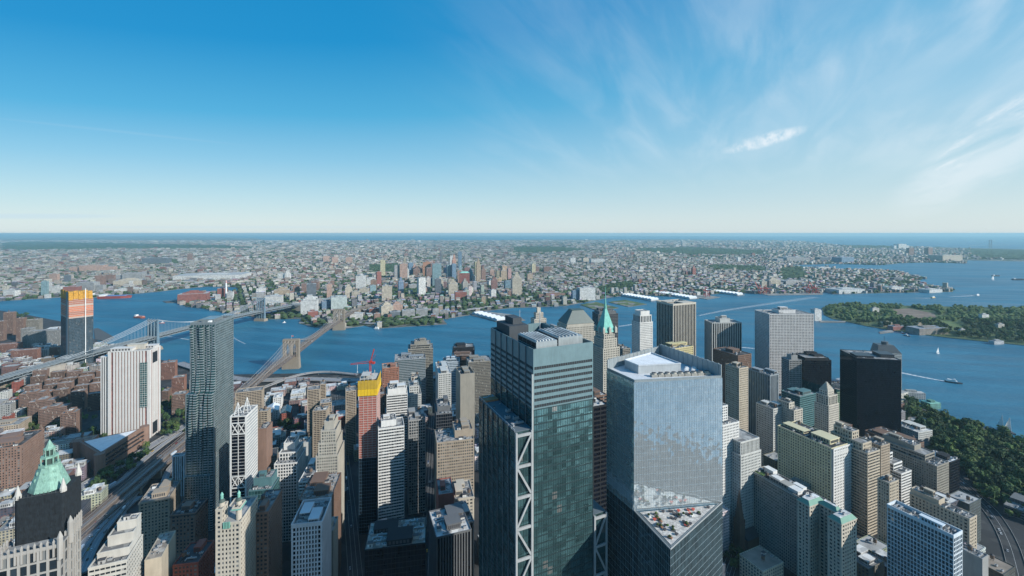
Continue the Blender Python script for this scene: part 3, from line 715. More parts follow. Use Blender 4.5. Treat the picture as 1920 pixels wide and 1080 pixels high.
def tower_mirror():       # silver glass tower with the triangular terrace
    A, Bp, C_, D = (72,260), (128,268), (107,319), (61,284); P = (82,228)
    H = 298-2.4; zt = 222-2.4; ox, oy = A
    l = lambda p: (p[0]-ox, p[1]-oy)
    e = empty('mirror_tower', (ox, oy, 2.4), 0, 'silver mirror glass tower with triangular open terrace cut into its lower front', 'skyscraper')
    FOOT.append([A, P, Bp, C_, D])
    def skin(poly, z0, z1, name, mat, fr):
        m = MB(); m.prism(poly, z0, z1); m.build(name, mat, e)
        f = MB()
        for i in range(len(poly)):
            a, b = Vector((*poly[i], 0)), Vector((*poly[(i+1) % len(poly)], 0)); L = (b-a).length; n = max(1, round(L/1.52)); dr = (b-a).normalized(); nm = Vector((dr.y, -dr.x, 0))
            for k in range(n+1):
                p = a+dr*(L*k/n); f.beam(tuple(p+nm*.02+Vector((0,0,z0))), tuple(p+nm*.02+Vector((0,0,z1))), .07, .07)
            nf = round((z1-z0)/4.2)
            for k in range(nf+1):
                z = z0+(z1-z0)*k/nf; f.beam(tuple(a+nm*.02+Vector((0,0,z))), tuple(b+nm*.02+Vector((0,0,z))), .1, .12)
        f.build(fr, flat('mull_silver', (.40,.47,.50), .4, .4), e)
    up = [l(A), l(Bp), l(C_), l(D)]; lo = [l(A), l(P), l(Bp), l(C_), l(D)]
    skin(up, zt+.1, H, 'upper_glazing', MATS['g_silver'], 'upper_frame'); skin(lo, -3, zt, 'lower_glazing', glassm('g_low', (.12,.2,.23), .05, .8, (1.5,1.5,4.2), .012, .0, wave=.03), 'lower_frame')  # lower glass tinted darker: reflection of dark buildings put into its colour
    # terrace floor and glass rail
    tri = [l(A), l(P), l(Bp)]; cx = sum(p[0] for p in tri)/3; cy_ = sum(p[1] for p in tri)/3
    ins = lambda k: [(cx+(p[0]-cx)*k, cy_+(p[1]-cy_)*k) for p in tri]
    m = MB(); m.prism(ins(.86), zt-.3, zt+.25); m.build('terrace_floor', landmat('terrace_paving', [(0,(.42,.41,.39)),(.4,(.62,.61,.58)),(.8,(.5,.48,.46))], .9, .2), e)
    m = MB()
    for i in (0, 1):
        a, b = tri[i], tri[i+1]; ia, ib = ins(.9)[i], ins(.9)[i+1]
        m.add([(a[0],a[1],zt+.1),(b[0],b[1],zt+.1),(ib[0],ib[1],zt+.6),(ia[0],ia[1],zt+.6),(ia[0],ia[1],zt+.2),(ib[0],ib[1],zt+.2)], [(0,1,2,3),(3,2,5,4)])
    m.build('terrace_gutter', flat('gutter_grey', (.16,.19,.2), .5, .2), e)
    m = MB()
    for i in (0, 1): m.beam((*tri[i], zt+.5), (*tri[i+1], zt+.5), .35, .5)
    m.build('terrace_coping', MATS['steelw'], e)
    # parapet, roof deck, penthouse and cooling fans
    rc = (sum(p[0] for p in up)/4, sum(p[1] for p in up)/4); ri = lambda k: [(rc[0]+(p[0]-rc[0])*k, rc[1]+(p[1]-rc[1])*k) for p in up]
    m = MB(); m.prism(ri(.97), H-.3, H+.15); m.build('roof', flat('deck_white', (.62,.64,.66)), e)
    m = MB(); u2 = ri(.985)
    for i, hh in ((0, 1.5), (1, 8), (2, 6.5), (3, 1.5)):
        a, b = u2[i], u2[(i+1) % 4]; m.beam((*a, H+hh/2), (*b, H+hh/2), .5, hh)
        L = math.dist(a, b)
        if hh > 3:
            for k in range(int(L/4)):
                t = (k+.5)/int(L/4); q = (a[0]+(b[0]-a[0])*t, a[1]+(b[1]-a[1])*t); m.box(q[0]-.35, q[1]-.35, H, q[0]+.35, q[1]+.35, H+hh+.4)
    m.build('parapet', flat('parapet_grey', (.33,.37,.38), .5, .25), e)
    m = MB(); pq = [(rc[0]+(p[0]-rc[0])*.5-3, rc[1]+(p[1]-rc[1])*.5+4) for p in up]; m.prism(pq, H+.15, H+5, 0, 1); m.build('mechanical_penthouse', [flat('pent_grey', (.45,.48,.49)), MATS['roof_white']], e)
    m = MB()
    for i in range(4):
        a, b = pq[i], pq[(i+1) % 4]; m.beam((*a, H+5.4), (*b, H+5.4), .5, .8)
    m.build('coping', MATS['cablew'], e)
    for i in range(9):
        m = MB(); t = i/8; x = 15+34*t; y = 10+4*t; m.box(x-1.8, y-1.8, H+.1, x+1.8, y+1.8, H+1.7); m.cyl(x, y, H+1.7, H+2.6, 1.6, 14, 0, 1.45); m.cyl(x, y, H+2.4, H+2.65, 1.4, 12, 1); m.build('cooling_fan', [flat('fan_tan', (.38,.36,.31)), MATS['roof_dark']], e)
    for i in range(6):
        m = MB(); x = 37+1.5*i; y = 16+3*(i % 3); m.box(x-.9, y-1.2, H+.1, x+.9, y+1.2, H+2.3); m.build('air_unit', MATS['whitep'], e)
    # furniture out on the terrace
    rd = random.Random(3); ii = ins(.74)
    def rp():
        a, b = sorted((rd.random(), rd.random())); return tuple(ox*(q == 0)+oy*(q == 1)+ii[0][q]*a+ii[1][q]*(b-a)+ii[2][q]*(1-b) for q in (0, 1))
    pl = MB(); pl.frus(-1.2,-.6,1.2,.6,0,-1.3,-.7,1.3,.7,.8); pb = MB(); clump(pb, rd, 0, 0, .75, .8, 1.1); pbm = pb.mesh('shrub', leafA)
    pms = [pl.mesh('planter', flat('box_%d' % i, c)) for i, c in enumerate(((.3,.16,.1),(.7,.7,.68),(.12,.12,.12)))]
    for i in range(16):
        x, y = rp(); o = bpy.data.objects.new('planter', pms[i % 3]); COL.objects.link(o); o.location = (x, y, zt+2.65); o.rotation_euler = (0,0,rd.uniform(0,3))
        tag(o, ('brown', 'white', 'black')[i % 3]+' planter box with a shrub on the triangular terrace', 'planter', ('brown', 'white', 'black')[i % 3]+' planters on the terrace'); put('shrub', pbm, o, (0,0,0))
    tb = MB(); tb.cyl(0,0,.68,.74,.75,10); tb.cyl(0,0,0,.68,.08,6); tb.cyl(0,0,0,.05,.4,8); tm = [tb.mesh('table', flat('tab_%d' % i, c)) for i, c in enumerate(((.05,.05,.06),(.55,.1,.07)))]
    for i in range(26):
        x, y = rp(); o = bpy.data.objects.new('table', tm[i % 5 == 0]); COL.objects.link(o); o.location = (x, y, zt+2.65); o.scale = (1.4,1.4,1.2)
        tag(o, ('black', 'red')[i % 5 == 0]+' round table on the triangular terrace', 'table', ('black', 'red')[i % 5 == 0]+' tables on the terrace')
tower_mirror()

def woolworth():
    th = 66; Y = 288; C, w, d = place('R', 25, 122, 160, Y, th, d=24)
    z0 = hgt(938, Y)-2.4
    e = empty('gothic_tower', (C[0], C[1], 2.4), R(90-th), 'tower wrapped in black netting with pale green pyramid roof and white pinnacles', 'skyscraper')
    FOOT.append(world_poly(C, th, [(-8,-12),(w+4,-12),(w+4,d+10),(-8,d+10)]))
    net = wallm('net_black', (.012,.017,.022), .95, .5, 0, .6); m = MB()
    m.prism([(1.5,0),(w-1.5,0),(w,1.5),(w,d-1.5),(w-1.5,d),(1.5,d),(0,d-1.5),(0,1.5)], -3, z0)
    for i in range(10): m.box(-.12+w*i/10, -.14, 0, .12+w*i/10, -.02, z0-.5)
    for k in range(30): m.box(1.5, -.1, z0-6-k*4.2, w-1.5, -.02, z0-5.75-k*4.2)
    for k in range(30): m.box(w+.02, 1.5, z0-6-k*4.2, w+.1, d-1.5, z0-5.75-k*4.2)
    m.build('netting', net, e)
    # pyramid roof: flared foot, steep roof, lantern, spirelet
    cx, cy_ = w/2, d/2; top = hgt(832, Y+10)-2.4; hr = top-z0; r0 = min(w, d)*.40
    m = MB()
    prof = [(0, 1.0), (.08, .93), (.48, .50)]
    for (a, ra), (b, rb) in zip(prof, prof[1:]):
        m.prism([(cx+r0*ra*math.cos(6.283*i/8+.3927)*1.08, cy_+r0*ra*math.sin(6.283*i/8+.3927)*1.08) for i in range(8)], z0+hr*a, z0+hr*b, 0, poly2=[(cx+r0*rb*math.cos(6.283*i/8+.3927)*1.08, cy_+r0*rb*math.sin(6.283*i/8+.3927)*1.08) for i in range(8)])
    m.build('pyramid_roof', wallm('patina', (.22,.39,.315), .75, .3, 0, .5), e)
    pat = MATS['patina']; m = MB()
    m.cyl(cx, cy_, z0+hr*.46, z0+hr*.50, r0*.6, 8)
    for i in range(8):
        a = 6.283*i/8; m.tube((cx+r0*.46*math.cos(a), cy_+r0*.46*math.sin(a), z0+hr*.5), (cx+r0*.46*math.cos(a), cy_+r0*.46*math.sin(a), z0+hr*.66), .4, 5)
    m.cyl(cx, cy_, z0+hr*.5, z0+hr*.63, r0*.33, 8, 1); m.cyl(cx, cy_, z0+hr*.63, z0+hr*.67, r0*.48, 8)
    for i in range(8):
        a = 6.283*i/8+.39; m.tube((cx+r0*.28*math.cos(a), cy_+r0*.28*math.sin(a), z0+hr*.67), (cx+r0*.28*math.cos(a), cy_+r0*.28*math.sin(a), z0+hr*.82), .28, 5)
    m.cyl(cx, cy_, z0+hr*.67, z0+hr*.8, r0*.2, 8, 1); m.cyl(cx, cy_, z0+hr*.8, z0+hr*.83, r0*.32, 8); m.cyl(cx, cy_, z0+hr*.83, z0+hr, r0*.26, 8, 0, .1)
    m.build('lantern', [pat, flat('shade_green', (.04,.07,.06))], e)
    for i in range(8):
        a = 6.283*i/8
        for k in (.2, .33):
            q = MB(); rr = r0*(1-k)*1.0; q.box(-.5,-.5,0,.5,.5,1.3); q.prism([(-.6,-.6),(.6,-.6),(.6,.6),(-.6,.6)],1.3,2.2,poly2=[(-.05,-.05),(.05,-.05),(.05,.05),(-.05,.05)])
            o = q.build('dormer', [pat], e); o.location = (cx+rr*math.cos(a)*.95, cy_+rr*math.sin(a)*.95, z0+hr*k)
    for x, y in ((1.5,1.5), (w-1.5,1.5), (w-1.5,d-1.5), (1.5,d-1.5)):
        q = MB(); q.cyl(x, y, z0-.5, z0+2, 1.9, 8); q.cyl(x, y, z0+2, z0+8.5, 1.7, 8, 0, .15); q.build('pinnacle', WM('pinn', (.52,.5,.46)), e)
    q = MB()
    for i in range(12): q.box(1+i*(w-2)/12, -.3, z0, 1.3+i*(w-2)/12, .1, z0+1.8)
    q.box(.8, -.25, z0+.1, w-.8, .05, z0+.4); q.build('parapet', flat('par_dark', (.05,.055,.06)), e)
    # lower white gothic wings with their traceried parapets
    t = WM('terracotta', (.38,.36,.33)); zb = hgt(1052, Y-14)-2.4
    m = MB(); G = MB(); wins = []
    facade(m, G, -2, -14, w+3, -2, -3, zb, (4.6, 7.2, 1.3, 1.1, .6, 'grid'), wins); facade(m, G, w+.3, -1.9, w+3.5, 13, -3, zb+3, (3.4, 7.2, 1.2, 1.1, .6, 'grid'), wins)
    m.build('wing_wall', t, e)
    winparts(e, wins, C, th)
    r_ = MB(); r_.box(-1.4,-13.4,zb-.4,w+2.4,-2.1,zb+.1); r_.box(w+.8,-1.5,zb+2.6,w+3.1,12.6,zb+3.1); r_.build('roof', MATS['roof_grey'], e)
    q = MB()
    for (ax, ay, bx, by, z, n_) in ((-2,-14,w+3,-14,zb,10), (w+3.5,-2,w+3.5,13,zb+3,5), (-2,-14,-2,-2,zb,4)):
        for i in range(n_+1):
            x, y = ax+(bx-ax)*i/n_, ay+(by-ay)*i/n_; q.box(x-.45, y-.45, z-6, x+.45, y+.45, z+3.6); q.prism([(x-.55,y-.55),(x+.55,y-.55),(x+.55,y+.55),(x-.55,y+.55)], z+3.6, z+5.6, poly2=[(x-.05,y-.05),(x+.05,y-.05),(x+.05,y+.05),(x-.05,y+.05)])
        q.beam((ax,ay,z+.9), (bx,by,z+.9), .5, 1.8)
    for x, y, z in ((-2,-14,zb), (w+3,-14,zb), (w+3.5,-2,zb+3)): q.cyl(x, y, z-8, z+6, 1.5, 8); q.cyl(x, y, z+6, z+10, 1.6, 8, 0, .2)
    q.build('gothic_parapet', t, e)
woolworth()

def green_spire():       # tall masonry tower with green copper pyramid
    e, C, w, d, H = B('spired_tower', 'pale stone skyscraper with bright green copper pyramid roof and needle spire', 'skyscraper', 'L', 1119, 1131, 1164, 655, 716, 66, 'mas', 'w_lime', n=0, w=33, d=34, up=[(.1,.1,.9,.9,14), (.18,.18,.82,.82,12)])
    z = H+26; cx, cy_ = w/2, d/2; m = MB(); r = w*.36
    m.frus(cx-r, cy_-r, cx+r, cy_+r, z-1, cx-r*.86, cy_-r*.86, cx+r*.86, cy_+r*.86, z+4); m.frus(cx-r*.86, cy_-r*.86, cx+r*.86, cy_+r*.86, z+4, cx-r*.16, cy_-r*.16, cx+r*.16, cy_+r*.16, z+36)
    m.build('pyramid_roof', wallm('copper_bright', (.17,.46,.39), .7, .2, 0, .3), e)
    m = MB(); m.cyl(cx, cy_, z+36, z+41, r*.2, 8); m.cyl(cx, cy_, z+41, z+52, r*.15, 8, 0, r*.08); m.cyl(cx, cy_, z+52, z+76, r*.08, 6, 0, .1); m.build('spire', MATS['copper_bright'], e)
    for x, y in ((cx-r,cy_),(cx,cy_-r),(cx+r,cy_),(cx,cy_+r),(cx-r,cy_-r),(cx+r,cy_-r),(cx-r,cy_+r),(cx+r,cy_+r)):
        m = MB(); m.box(x-2, y-2, z-2, x+2, y+2, z+5); m.frus(x-2.2,y-2.2,x+2.2,y+2.2,z+5,x-.1,y-.1,x+.1,y+.1,z+9); m.build('dormer', [MATS['w_lime']], e)
green_spire()

def stripes_exchange():      # windowless telephone building, white ribs
    e, C, w, d, H = B('telephone_building', 'huge nearly windowless white slab with thin dark vertical stripes beside the housing blocks', 'office building', 'R', 202, 281, 301, 661, 810, 78, (4.6, 60, 2.9, .5, 1.3, 'vert'), WM('slabwhite', (.62,.60,.57), var=.06), 'g_rose', n=5, cor=5, roof='roof_grey')
    m = MB(); m.box(w-16, -.9, H-105, w-4, .1, H-22); m.build('glass_panel', glassm('g_panel', (.05,.14,.14), .1, .4, (3,3,4), .02), e)
    m = MB()
    for k in range(20): m.box(w-15.8, -1.05, H-104+k*4.1, w-4.2, -.92, H-103.5+k*4.1)
    for k in range(4): m.box(w-15.8+k*3.8, -1.1, H-105, w-15.5+k*3.8, -.95, H-22)
    m.build('mullion', MATS['w_slabwhite'], e)
    for z0, z1 in ((H-26,H-6), (4,26)):
        m = MB(); m.box(w-1, d*.25, z0, w+.12, d*.7, z1); m.build('dark_opening', flat('opening', (.015,.02,.025)), e)
    m = MB(); m.box(w*.35, d*.4, H, w*.75, d*.75, H+9); m.box(w*.34, d*.39, H+9, w*.76, d*.76, H+9.6); m.build('rooftop_block', MATS['w_cream'], e)
    m = MB(); m.box(-13, 3, -3, -.2, d-8, H-9); m.box(-13.3,2.7,H-9,-.2,d-7.7,H-8)
    for i in range(3): m.box(-11+i*3.6, 2.7, 0, -9.8+i*3.6, 2.98, H-9.5, 1)
    m.build('side_wing', [MATS['w_slabwhite'], flat('stripe_dark', (.05,.055,.06))], e)
stripes_exchange()

def rippled_tower():       # steel-clad apartment tower with wavy bays
    th = 82; Y = 570; C, w, d = place('R', 356, 404, 438, Y, th); H = hgt(609, Y)-2.4
    e = empty('apartment_tower', (C[0], C[1], 2.4), R(90-th), 'slim dark steel apartment tower with rippling wavy bays down its front', 'skyscraper')
    FOOT.append(world_poly(C, th, [(-4,-4),(w+4,-4),(w+4,d+2),(-4,d+2)]))
    stl = wallm('ripple_steel', (.30,.35,.365), .32, .2, .5, .2)
    F, G, Rm = MB(), MB(), MB()
    facade(F, G, 0, 0, w, d, -3, H, (3.1, 3.25, 1.0, 1.15, .4, 'grid')); facade(F, G, -3.5, -3.5, w+.4, d-4, -3, hgt(738, Y)-2.4, (3.1, 3.25, 1.0, 1.15, .4, 'grid'))
    facade(F, G, -3.8, -6, w-4, -3.6, -3, hgt(890, Y)-2.4, (3.1, 3.25, 1.0, 1.15, .4, 'grid'))
    F.build('steel_cladding', stl, e); G.build('glazing', MATS['g_teal'], e)
    Rm.box(.5,.5,H-.3,w-.5,d-.5,H+.2); Rm.build('roof', MATS['roof_grey'], e)
    bs = MB(); rd = random.Random(4)
    for b in range(5):                                            # bays whose edges wander from floor to floor
        bw = w/5; ph = rd.uniform(0, 6); lev = []
        for k in range(int(H/3.25)+1):
            z = k*3.25; q = .5+.5*math.sin(z*.045+ph); q2 = math.sin(z*.028+ph*2)
            x0 = b*bw+bw*.18+q2*bw*.22; x1 = b*bw+bw*.8+math.sin(z*.036+ph)*bw*.2; dpt = .4+3.2*q*q
            if z < hgt(738, Y)-2: dpt += 3.4
            lev.append((z, x0, x1, dpt))
        for (z, x0, x1, dp), (z2, X0, X1, Dp) in zip(lev, lev[1:]):
            bs.add([(x0,0.2,z+1.2),(x0+.4,-dp,z+1.2),(x1-.4,-dp,z+1.2),(x1,0.2,z+1.2),(X0,0.2,z2-.05),(X0+.4,-Dp,z2-.05),(X1-.4,-Dp,z2-.05),(X1,0.2,z2-.05)], [(0,1,5,4),(1,2,6,5),(2,3,7,6),(4,5,6,7),(3,2,1,0)], 1)
            bs.add([(x0-.1,0.2,z),(x0+.3,-dp-.12,z),(x1-.3,-dp-.12,z),(x1+.1,0.2,z),(x0-.1,0.2,z+1.2),(x0+.3,-dp-.12,z+1.2),(x1-.3,-dp-.12,z+1.2),(x1+.1,0.2,z+1.2)], [(0,1,5,4),(1,2,6,5),(2,3,7,6),(4,5,6,7),(3,2,1,0)], 0)
    bs.build('wavy_bay_cladding', [wallm('highlight_steel', (.48,.53,.55), .3, .15, .5, .2), MATS['g_teal']], e)  # wavy bays take a lighter steel: bright highlights put into the colour
    m = MB(); m.box(w*.2,d*.3,H+.2,w*.7,d*.8,H+4); m.build('mechanical_penthouse', stl, e); m = MB(); m.box(w*.62,d*.1,H+.2,w*.72,d*.2,H+3.5); m.build('stair_hut', MATS['whitep'], e)
    m = MB()
    for q in ((0,0,w,.4),(0,d-.4,w,d),(0,.4,.4,d-.4),(w-.4,.4,w,d-.4)): m.box(q[0],q[1],H+.01,q[2],q[3],H+2.6)
    m.build('parapet', stl, e)
rippled_tower()

def orange_tower():
    th = 35; e, C, w, d, H = B('unfinished_tower', 'unfinished waterfront tower, dark glass below, orange netting and yellow top above', 'skyscraper', 'L', 114, 129, 175, 598, 1232, th, 'curw', 'w_dgrey', 'g_blue', n=0, par=.3)
    m = MB(); z1 = hgt(562, 1232)-2.4; nf = 11; f = (z1-H)/nf
    rd = random.Random(6)
    for k in range(nf): m.box(.0, .0, H+k*f, w, d, H+(k+.72)*f, rd.choice((0,0,2,2,1))); m.box(-.15, -.15, H+(k+.72)*f, w+.15, d+.15, H+(k+1)*f, 1)
    m.build('orange_netting', [wallm('orange_net2', (.52,.17,.09), .9, .45, 0, .8), flat('slab_conc', (.42,.33,.28)), wallm('orange_dull', (.34,.13,.085), .9, .45, 0, .8)], e)
    m = MB(); z2 = hgt(548, 1232)-2.4
    for i in range(5): m.box(-.6+i*(w/5), -.7, z1+(i % 2)*2-2, -.6+(i+.85)*(w/5), 1, z2+(i % 2)*3)
    for i in range(3): m.box(-.7, 1+i*(d/3), z1-1, .8, (i+.85)*(d/3), z2+2)
    m.box(1.2,1.2,z1+.02,w-1.2,d-1.2,z2-6); m.build('yellow_netting', wallm('safety_yellow', (.52,.27,.04), .9, .5, 0, .8), e)
    m = MB(); m.box(w*.65,-3.4,0,w*.68,-.8,z2+8)
    for k in range(0, int(z2), 14): m.box(w*.645,-.8,k,w*.685,0,k+1)
    m.build('hoist_mast', MATS['whitep'], e)
    m = MB(); m.box(-1.2,d*.05,0,-.02,d*.28,z2-1); m.build('core_wall', flat('core_grey', (.2,.23,.25)), e)
orange_tower()

def red_construction():
    e, C, w, d, H = B('unfinished_tower', 'slim tower under construction in red netting with a yellow band and a crane', 'skyscraper', 'R', 673, 706, 713, 860, 560, 66, 'curw', flat('blue_frame', (.05,.12,.18)), 'g_black', n=0, par=.2, d=22)
    z1 = hgt(741, 560)-2.4; m = MB(); nf = 27; f = (z1-H)/nf
    m.box(.3,.3,H+.1,w-.3,d-.3,z1)
    for k in range(nf+1): m.box(-.2,-.2,H+k*f+.02,w+.2,d+.2,H+k*f+.5,1)
    for i in range(5): m.box(w*i/4-.25 if i else -.05,-.1,H,w*i/4+.25 if i < 4 else w+.05,.4,z1-.01,1)
    for i in range(4): m.box(w-.4, d*i/4+.3, H, w+.1, d*i/4+.8, z1-.01, 1)
    m.build('red_netting', [wallm('red_net', (.36,.11,.08), .9, .45, 0, .9), flat('slab_pale', (.52,.40,.36))], e)
    m = MB(); z2 = hgt(714, 560)-2.4; zm = (z1+z2)/2-2
    for i in range(6):
        m.box(-1.2+i*(w+2.4)/6, -1.3, z1-1, -1.2+(i+.94)*(w+2.4)/6, -.9, zm); m.box(-1.2+i*(w+2.4)/6, -1.0, zm+.2, -1.2+(i+.94)*(w+2.4)/6, -.6, z2, 1)
    for i in range(4): m.box(w+.9, -.8+i*(d+1)/4, z1-1, w+1.3, -.8+(i+.94)*(d+1)/4, zm); m.box(w+.6, -.8+i*(d+1)/4, zm+.2, w+1.0, -.8+(i+.94)*(d+1)/4, z2, 1)
    m.box(.4,.4,z1+.01,w-.4,d-.4,z2-3,2); m.build('yellow_netting', [MATS['yellow_net'], flat('yellow_dim', (.5,.32,.03)), flat('slab_conc', (.42,.33,.28))], e)
    m = MB()
    for i in range(4):
        for j in range(3): m.box(1+i*(w-2)/4, 1+j*(d-2)/3, z2-3, 1.6+i*(w-2)/4, 1.6+j*(d-2)/3, z2+5)
    m.box(.8,.8,z2+1,w-.8,d*.6,z2+1.4); m.box(2,2,z2+5,w*.6,d*.5,z2+5.3); m.build('formwork', flat('form_pale', (.5,.48,.44)), e)
    # tower crane on top: a thing of its own
    zc = z2+2.4; T = world_poly(C, 66, [(w*.72, d*.4)])[0]
    c = empty('tower_crane', (T[0], T[1], zc-3), 0, 'red luffing crane standing on the unfinished red tower', 'crane')
    m = MB(); r = .9
    for sx in (-r, r):
        for sy in (-r, r): m.tube((sx,sy,0),(sx,sy,20),.22)
    for k in range(8): m.tube((-r,-r,k*2.5),(r,-r,k*2.5+2.5),.14); m.tube((r,-r,k*2.5+2.5),(-r,-r,k*2.5+2.5),.14); m.tube((-r,r,k*2.5),(-r,-r,k*2.5+2.5),.14)
    m.build('mast', MATS['redpaint'], c)
    m = MB()
    for s_ in (-.7,.7): m.tube((0,s_,20),(-26,s_,17.5),.32)
    for k in range(10): m.tube((-2.6*k,-.7,20-.25*k),(-2.6*(k+1),.7,20-.25*(k+1)),.14)
    m.tube((0,0,22.5),(-26,0,18.6),.3); m.build('jib', MATS['redpaint'], c)
    m = MB(); m.beam((0,0,20),(5,0,38),1.1,1.1); m.tube((0,.9,20),(7,.6,30),.25); m.build('mast_head', MATS['redpaint'], c)
    m = MB(); m.box(-1.5,-1.4,19.4,2.6,1.4,21.8); m.box(2.6,-1.8,18.6,6,1.8,21); m.build('cab', MATS['redpaint'], c)
    m = MB(); m.tube((-17,0,18),(-17,0,8),.18); m.box(-17.6,-.5,7,-16.4,.5,8); m.build('hook_block', MATS['whitep'], c)
red_construction()

def braced_white():
    e, C, w, d, H = B('braced_tower', 'slender white tower with X braced dark glazed front and two wire pyramids on top', 'skyscraper', 'R', 431, 462, 483, 783, 500, 66, (7.2, 3.7, .6, .16, .5, 'grid'), 'w_white', 'g_black', n=3, d=26, cor=1.6, tank=False, pent=False)
    m = MB()
    for zt in (H-7, H-68, H-128):
        for i in range(2):
            x0 = 1.8+i*(w-3.6)/2; x1 = x0+(w-3.6)/2; m.beam((x0,-.1,zt),(x1,-.1,zt-12),.5,.8); m.beam((x1,-.05,zt),(x0,-.05,zt-12),.5,.8)
        m.box(1.6,-.3,zt-.2,w-1.6,.2,zt+.8); m.box(1.6,-.3,zt-13,w-1.6,.2,zt-12)
    m.build('cross_brace', MATS['w_white'], e)
    m = MB(); nf = int(H/3.7)
    m.box(w-.2, .0, 0, w+.15, d, H+.02); 
    for k in range(nf): m.box(w+.12,1,k*3.7+1.2,w+.2,d-1,k*3.7+2.9,1)
    m.build('flank_wall', [MATS['w_white'], flat('flank_window', (.30,.33,.36), .4)], e)
    for (cx, cy_, r, hh) in ((w*.3,d*.25,w*.26,14), (w*.72,d*.45,w*.28,17)):
        m = MB(); pts = [(cx+r*math.cos(6.283*i/6), cy_+r*math.sin(6.283*i/6)) for i in range(6)]
        for i in range(6):
            m.tube((*pts[i],H+.2),(cx,cy_,H+hh),.3); m.tube((*pts[i],H+.4),(*pts[(i+1)%6],H+.4),.3); a, b = pts[i], pts[(i+1)%6]; q = lambda p: (cx+(p[0]-cx)*.5, cy_+(p[1]-cy_)*.5, H+hh*.5); m.tube(q(a), q(b), .2)
        m.build('wire_pyramid', MATS['whitep'], e)
braced_white()
# ------------------------------------------------------------------ other buildings of the near shore
O, A_, OT, OB = 'office building', 'apartment block', 'office_tower', 'office_building'
# --- lower edge, towards the park-side street
e_, C_, w_, d_, H_ = B('twin_dome_building', 'ornate stone and brick building with two small green domes and a green cornice', O, 'R', 404, 451, 519, 985, 340, 68, 'masf', 'w_beige', n=5, win=True, d=30, up=[(.0,.0,.26,.3,11),(.66,0,.98,.3,.01)], cornice=.6, cmat=MATS['copper'], tank=False)
for x in (w_*.13, w_*.82):
    m = MB(); m.cyl(x,d_*.15,H_+(11.5 if x < w_*.5 else 0),H_+15,w_*.12,12); m.build('drum', MATS['w_beige'], e_); z = H_+15; r = w_*.135; m = MB()
    for a, b in ((0,.5),(.5,.85),(.85,1.2)): m.cyl(x,d_*.15,z+r*math.sin(a)*1.1,z+r*math.sin(b)*1.1,r*math.cos(a),12,0,r*math.cos(b))
    m.build('dome', flat('dome_dark', (.07,.10,.09)), e_); m = MB(); m.cyl(x,d_*.15,z+r,z+r+3,1.1,8); m.cyl(x,d_*.15,z+r+3,z+r+5.2,1.3,8,0,.1); m.build('cupola', MATS['copper'], e_)
m = MB()
for i in range(5): m.box(w_*.32+i*w_*.06,-.9,H_-3,w_*.35+i*w_*.06,-.1,H_+1.8)
m.build('green_cresting', MATS['copper'], e_)
B('brick_flank_building', 'tall plain brown brick building joined behind the twin domed one', O, 'R', 470, 478, 519, 965, 372, 68, 'masf', 'w_mauve', n=4, win=True, d=26)
B(OB, 'pale building of close white vertical ribs with an open dark roof well', O, 'R', 546, 604, 622, 990, 365, 70, (2.4, 3.8, 1.15, 1.0, .7, 'grid'), WM('ribwhite', (.60,.57,.58)), 'g_black', n=6, d=32, cor=1.4, tank=False, par=3)
B(OB, 'broad black glass office block with grey plant-covered roof by the street canyon', O, 'R', 683, 798, 806, 1033, 345, 74, 'curw', 'w_black', 'g_black', n=22, d=30, roof='roof_tan', par=.8, tank=False)
B(OB, 'low grey block with close vertical ribs and white rooftop plant by the glass skyscraper', O, 'L', 800, 818, 884, 1010, 395, 70, 'vert', 'w_dgrey', 'g_black', n=10, roof='roof_pale', d=40)
B(OB, 'grey parapeted annex just behind the ribbed block with white rooftop plant', O, 'L', 850, 861, 889, 985, 430, 70, 'vert2', 'w_grey', 'g_black', n=7, d=36)
B('stepped_concrete_building', 'white concrete building of stepped hooded terraces with round roof vents', O, 'R', 165, 238, 272, 1068, 322, 68, 'horz2', WM('whiteconc', (.55,.53,.48)), 'g_dark', n=4, d=30, tank=False, up=[(.1,.25,.95,1,5,'blank'),(.25,.5,.95,1,7,'blank'),(.4,.72,.95,1,6,'blank')])
B('blank_wall_building', 'cream building with blank walls and a bare pale sloping roof', O, 'R', 271, 303, 323, 1052, 352, 68, 'blank', 'w_buff', n=3, roof=None or 'roof_tan', d=34, tank=False, par=.5)
B('victorian_building', 'dark red brick building with slate roofs below the mansard block', O, 'R', 324, 372, 402, 1062, 372, 68, 'masf', 'w_red', n=3, win=True, d=40, cornice=.4, roof='roof_dark')
B('mansard_building', 'stone building with faded green mansard roof and dormers beside the highway ramps', O, 'R', 260, 318, 346, 945, 520, 68, 'mas', 'w_tan', n=3, win=True, d=42, tank=False, cornice=.7)
B('ornate_building', 'small ornate pink stone building with dark cornice and a planted roof', O, 'R', 319, 366, 390, 968, 470, 68, 'mas', 'w_mauve', n=5, win=True, d=40, cornice=.8, cmat=flat('cornice_dark', (.05,.045,.045)), roof='roof_black')
B(OB, 'small slab with white vertical stripes at the foot of the rippled tower', O, 'R', 323, 345, 350, 856, 640, 68, 'vert', 'w_bluew', 'g_dark', n=2, d=26, tank=False)
B(OB, 'low teal glass building with stepped plant roof at the foot of the white braced tower', O, 'R', 466, 510, 524, 922, 480, 68, 'curw', 'w_teal', 'g_teal', n=8, d=34, up=[(.1,.3,.9,1,9,'blank')])
B(OB, 'tall tapering grey brown slab half hidden by the white braced tower', O, 'R', 484, 500, 511, 806, 545, 68, 'blank', 'w_mauve', n=5, d=30)
B('stepped_block', 'white gridded office block with setbacks behind the low teal building', O, 'R', 514, 557, 573, 872, 545, 68, 'grid', 'w_white', n=7, win=True, d=42, up=[(.1,.25,.9,1,9),(.2,.5,.7,1,8,'blank')])
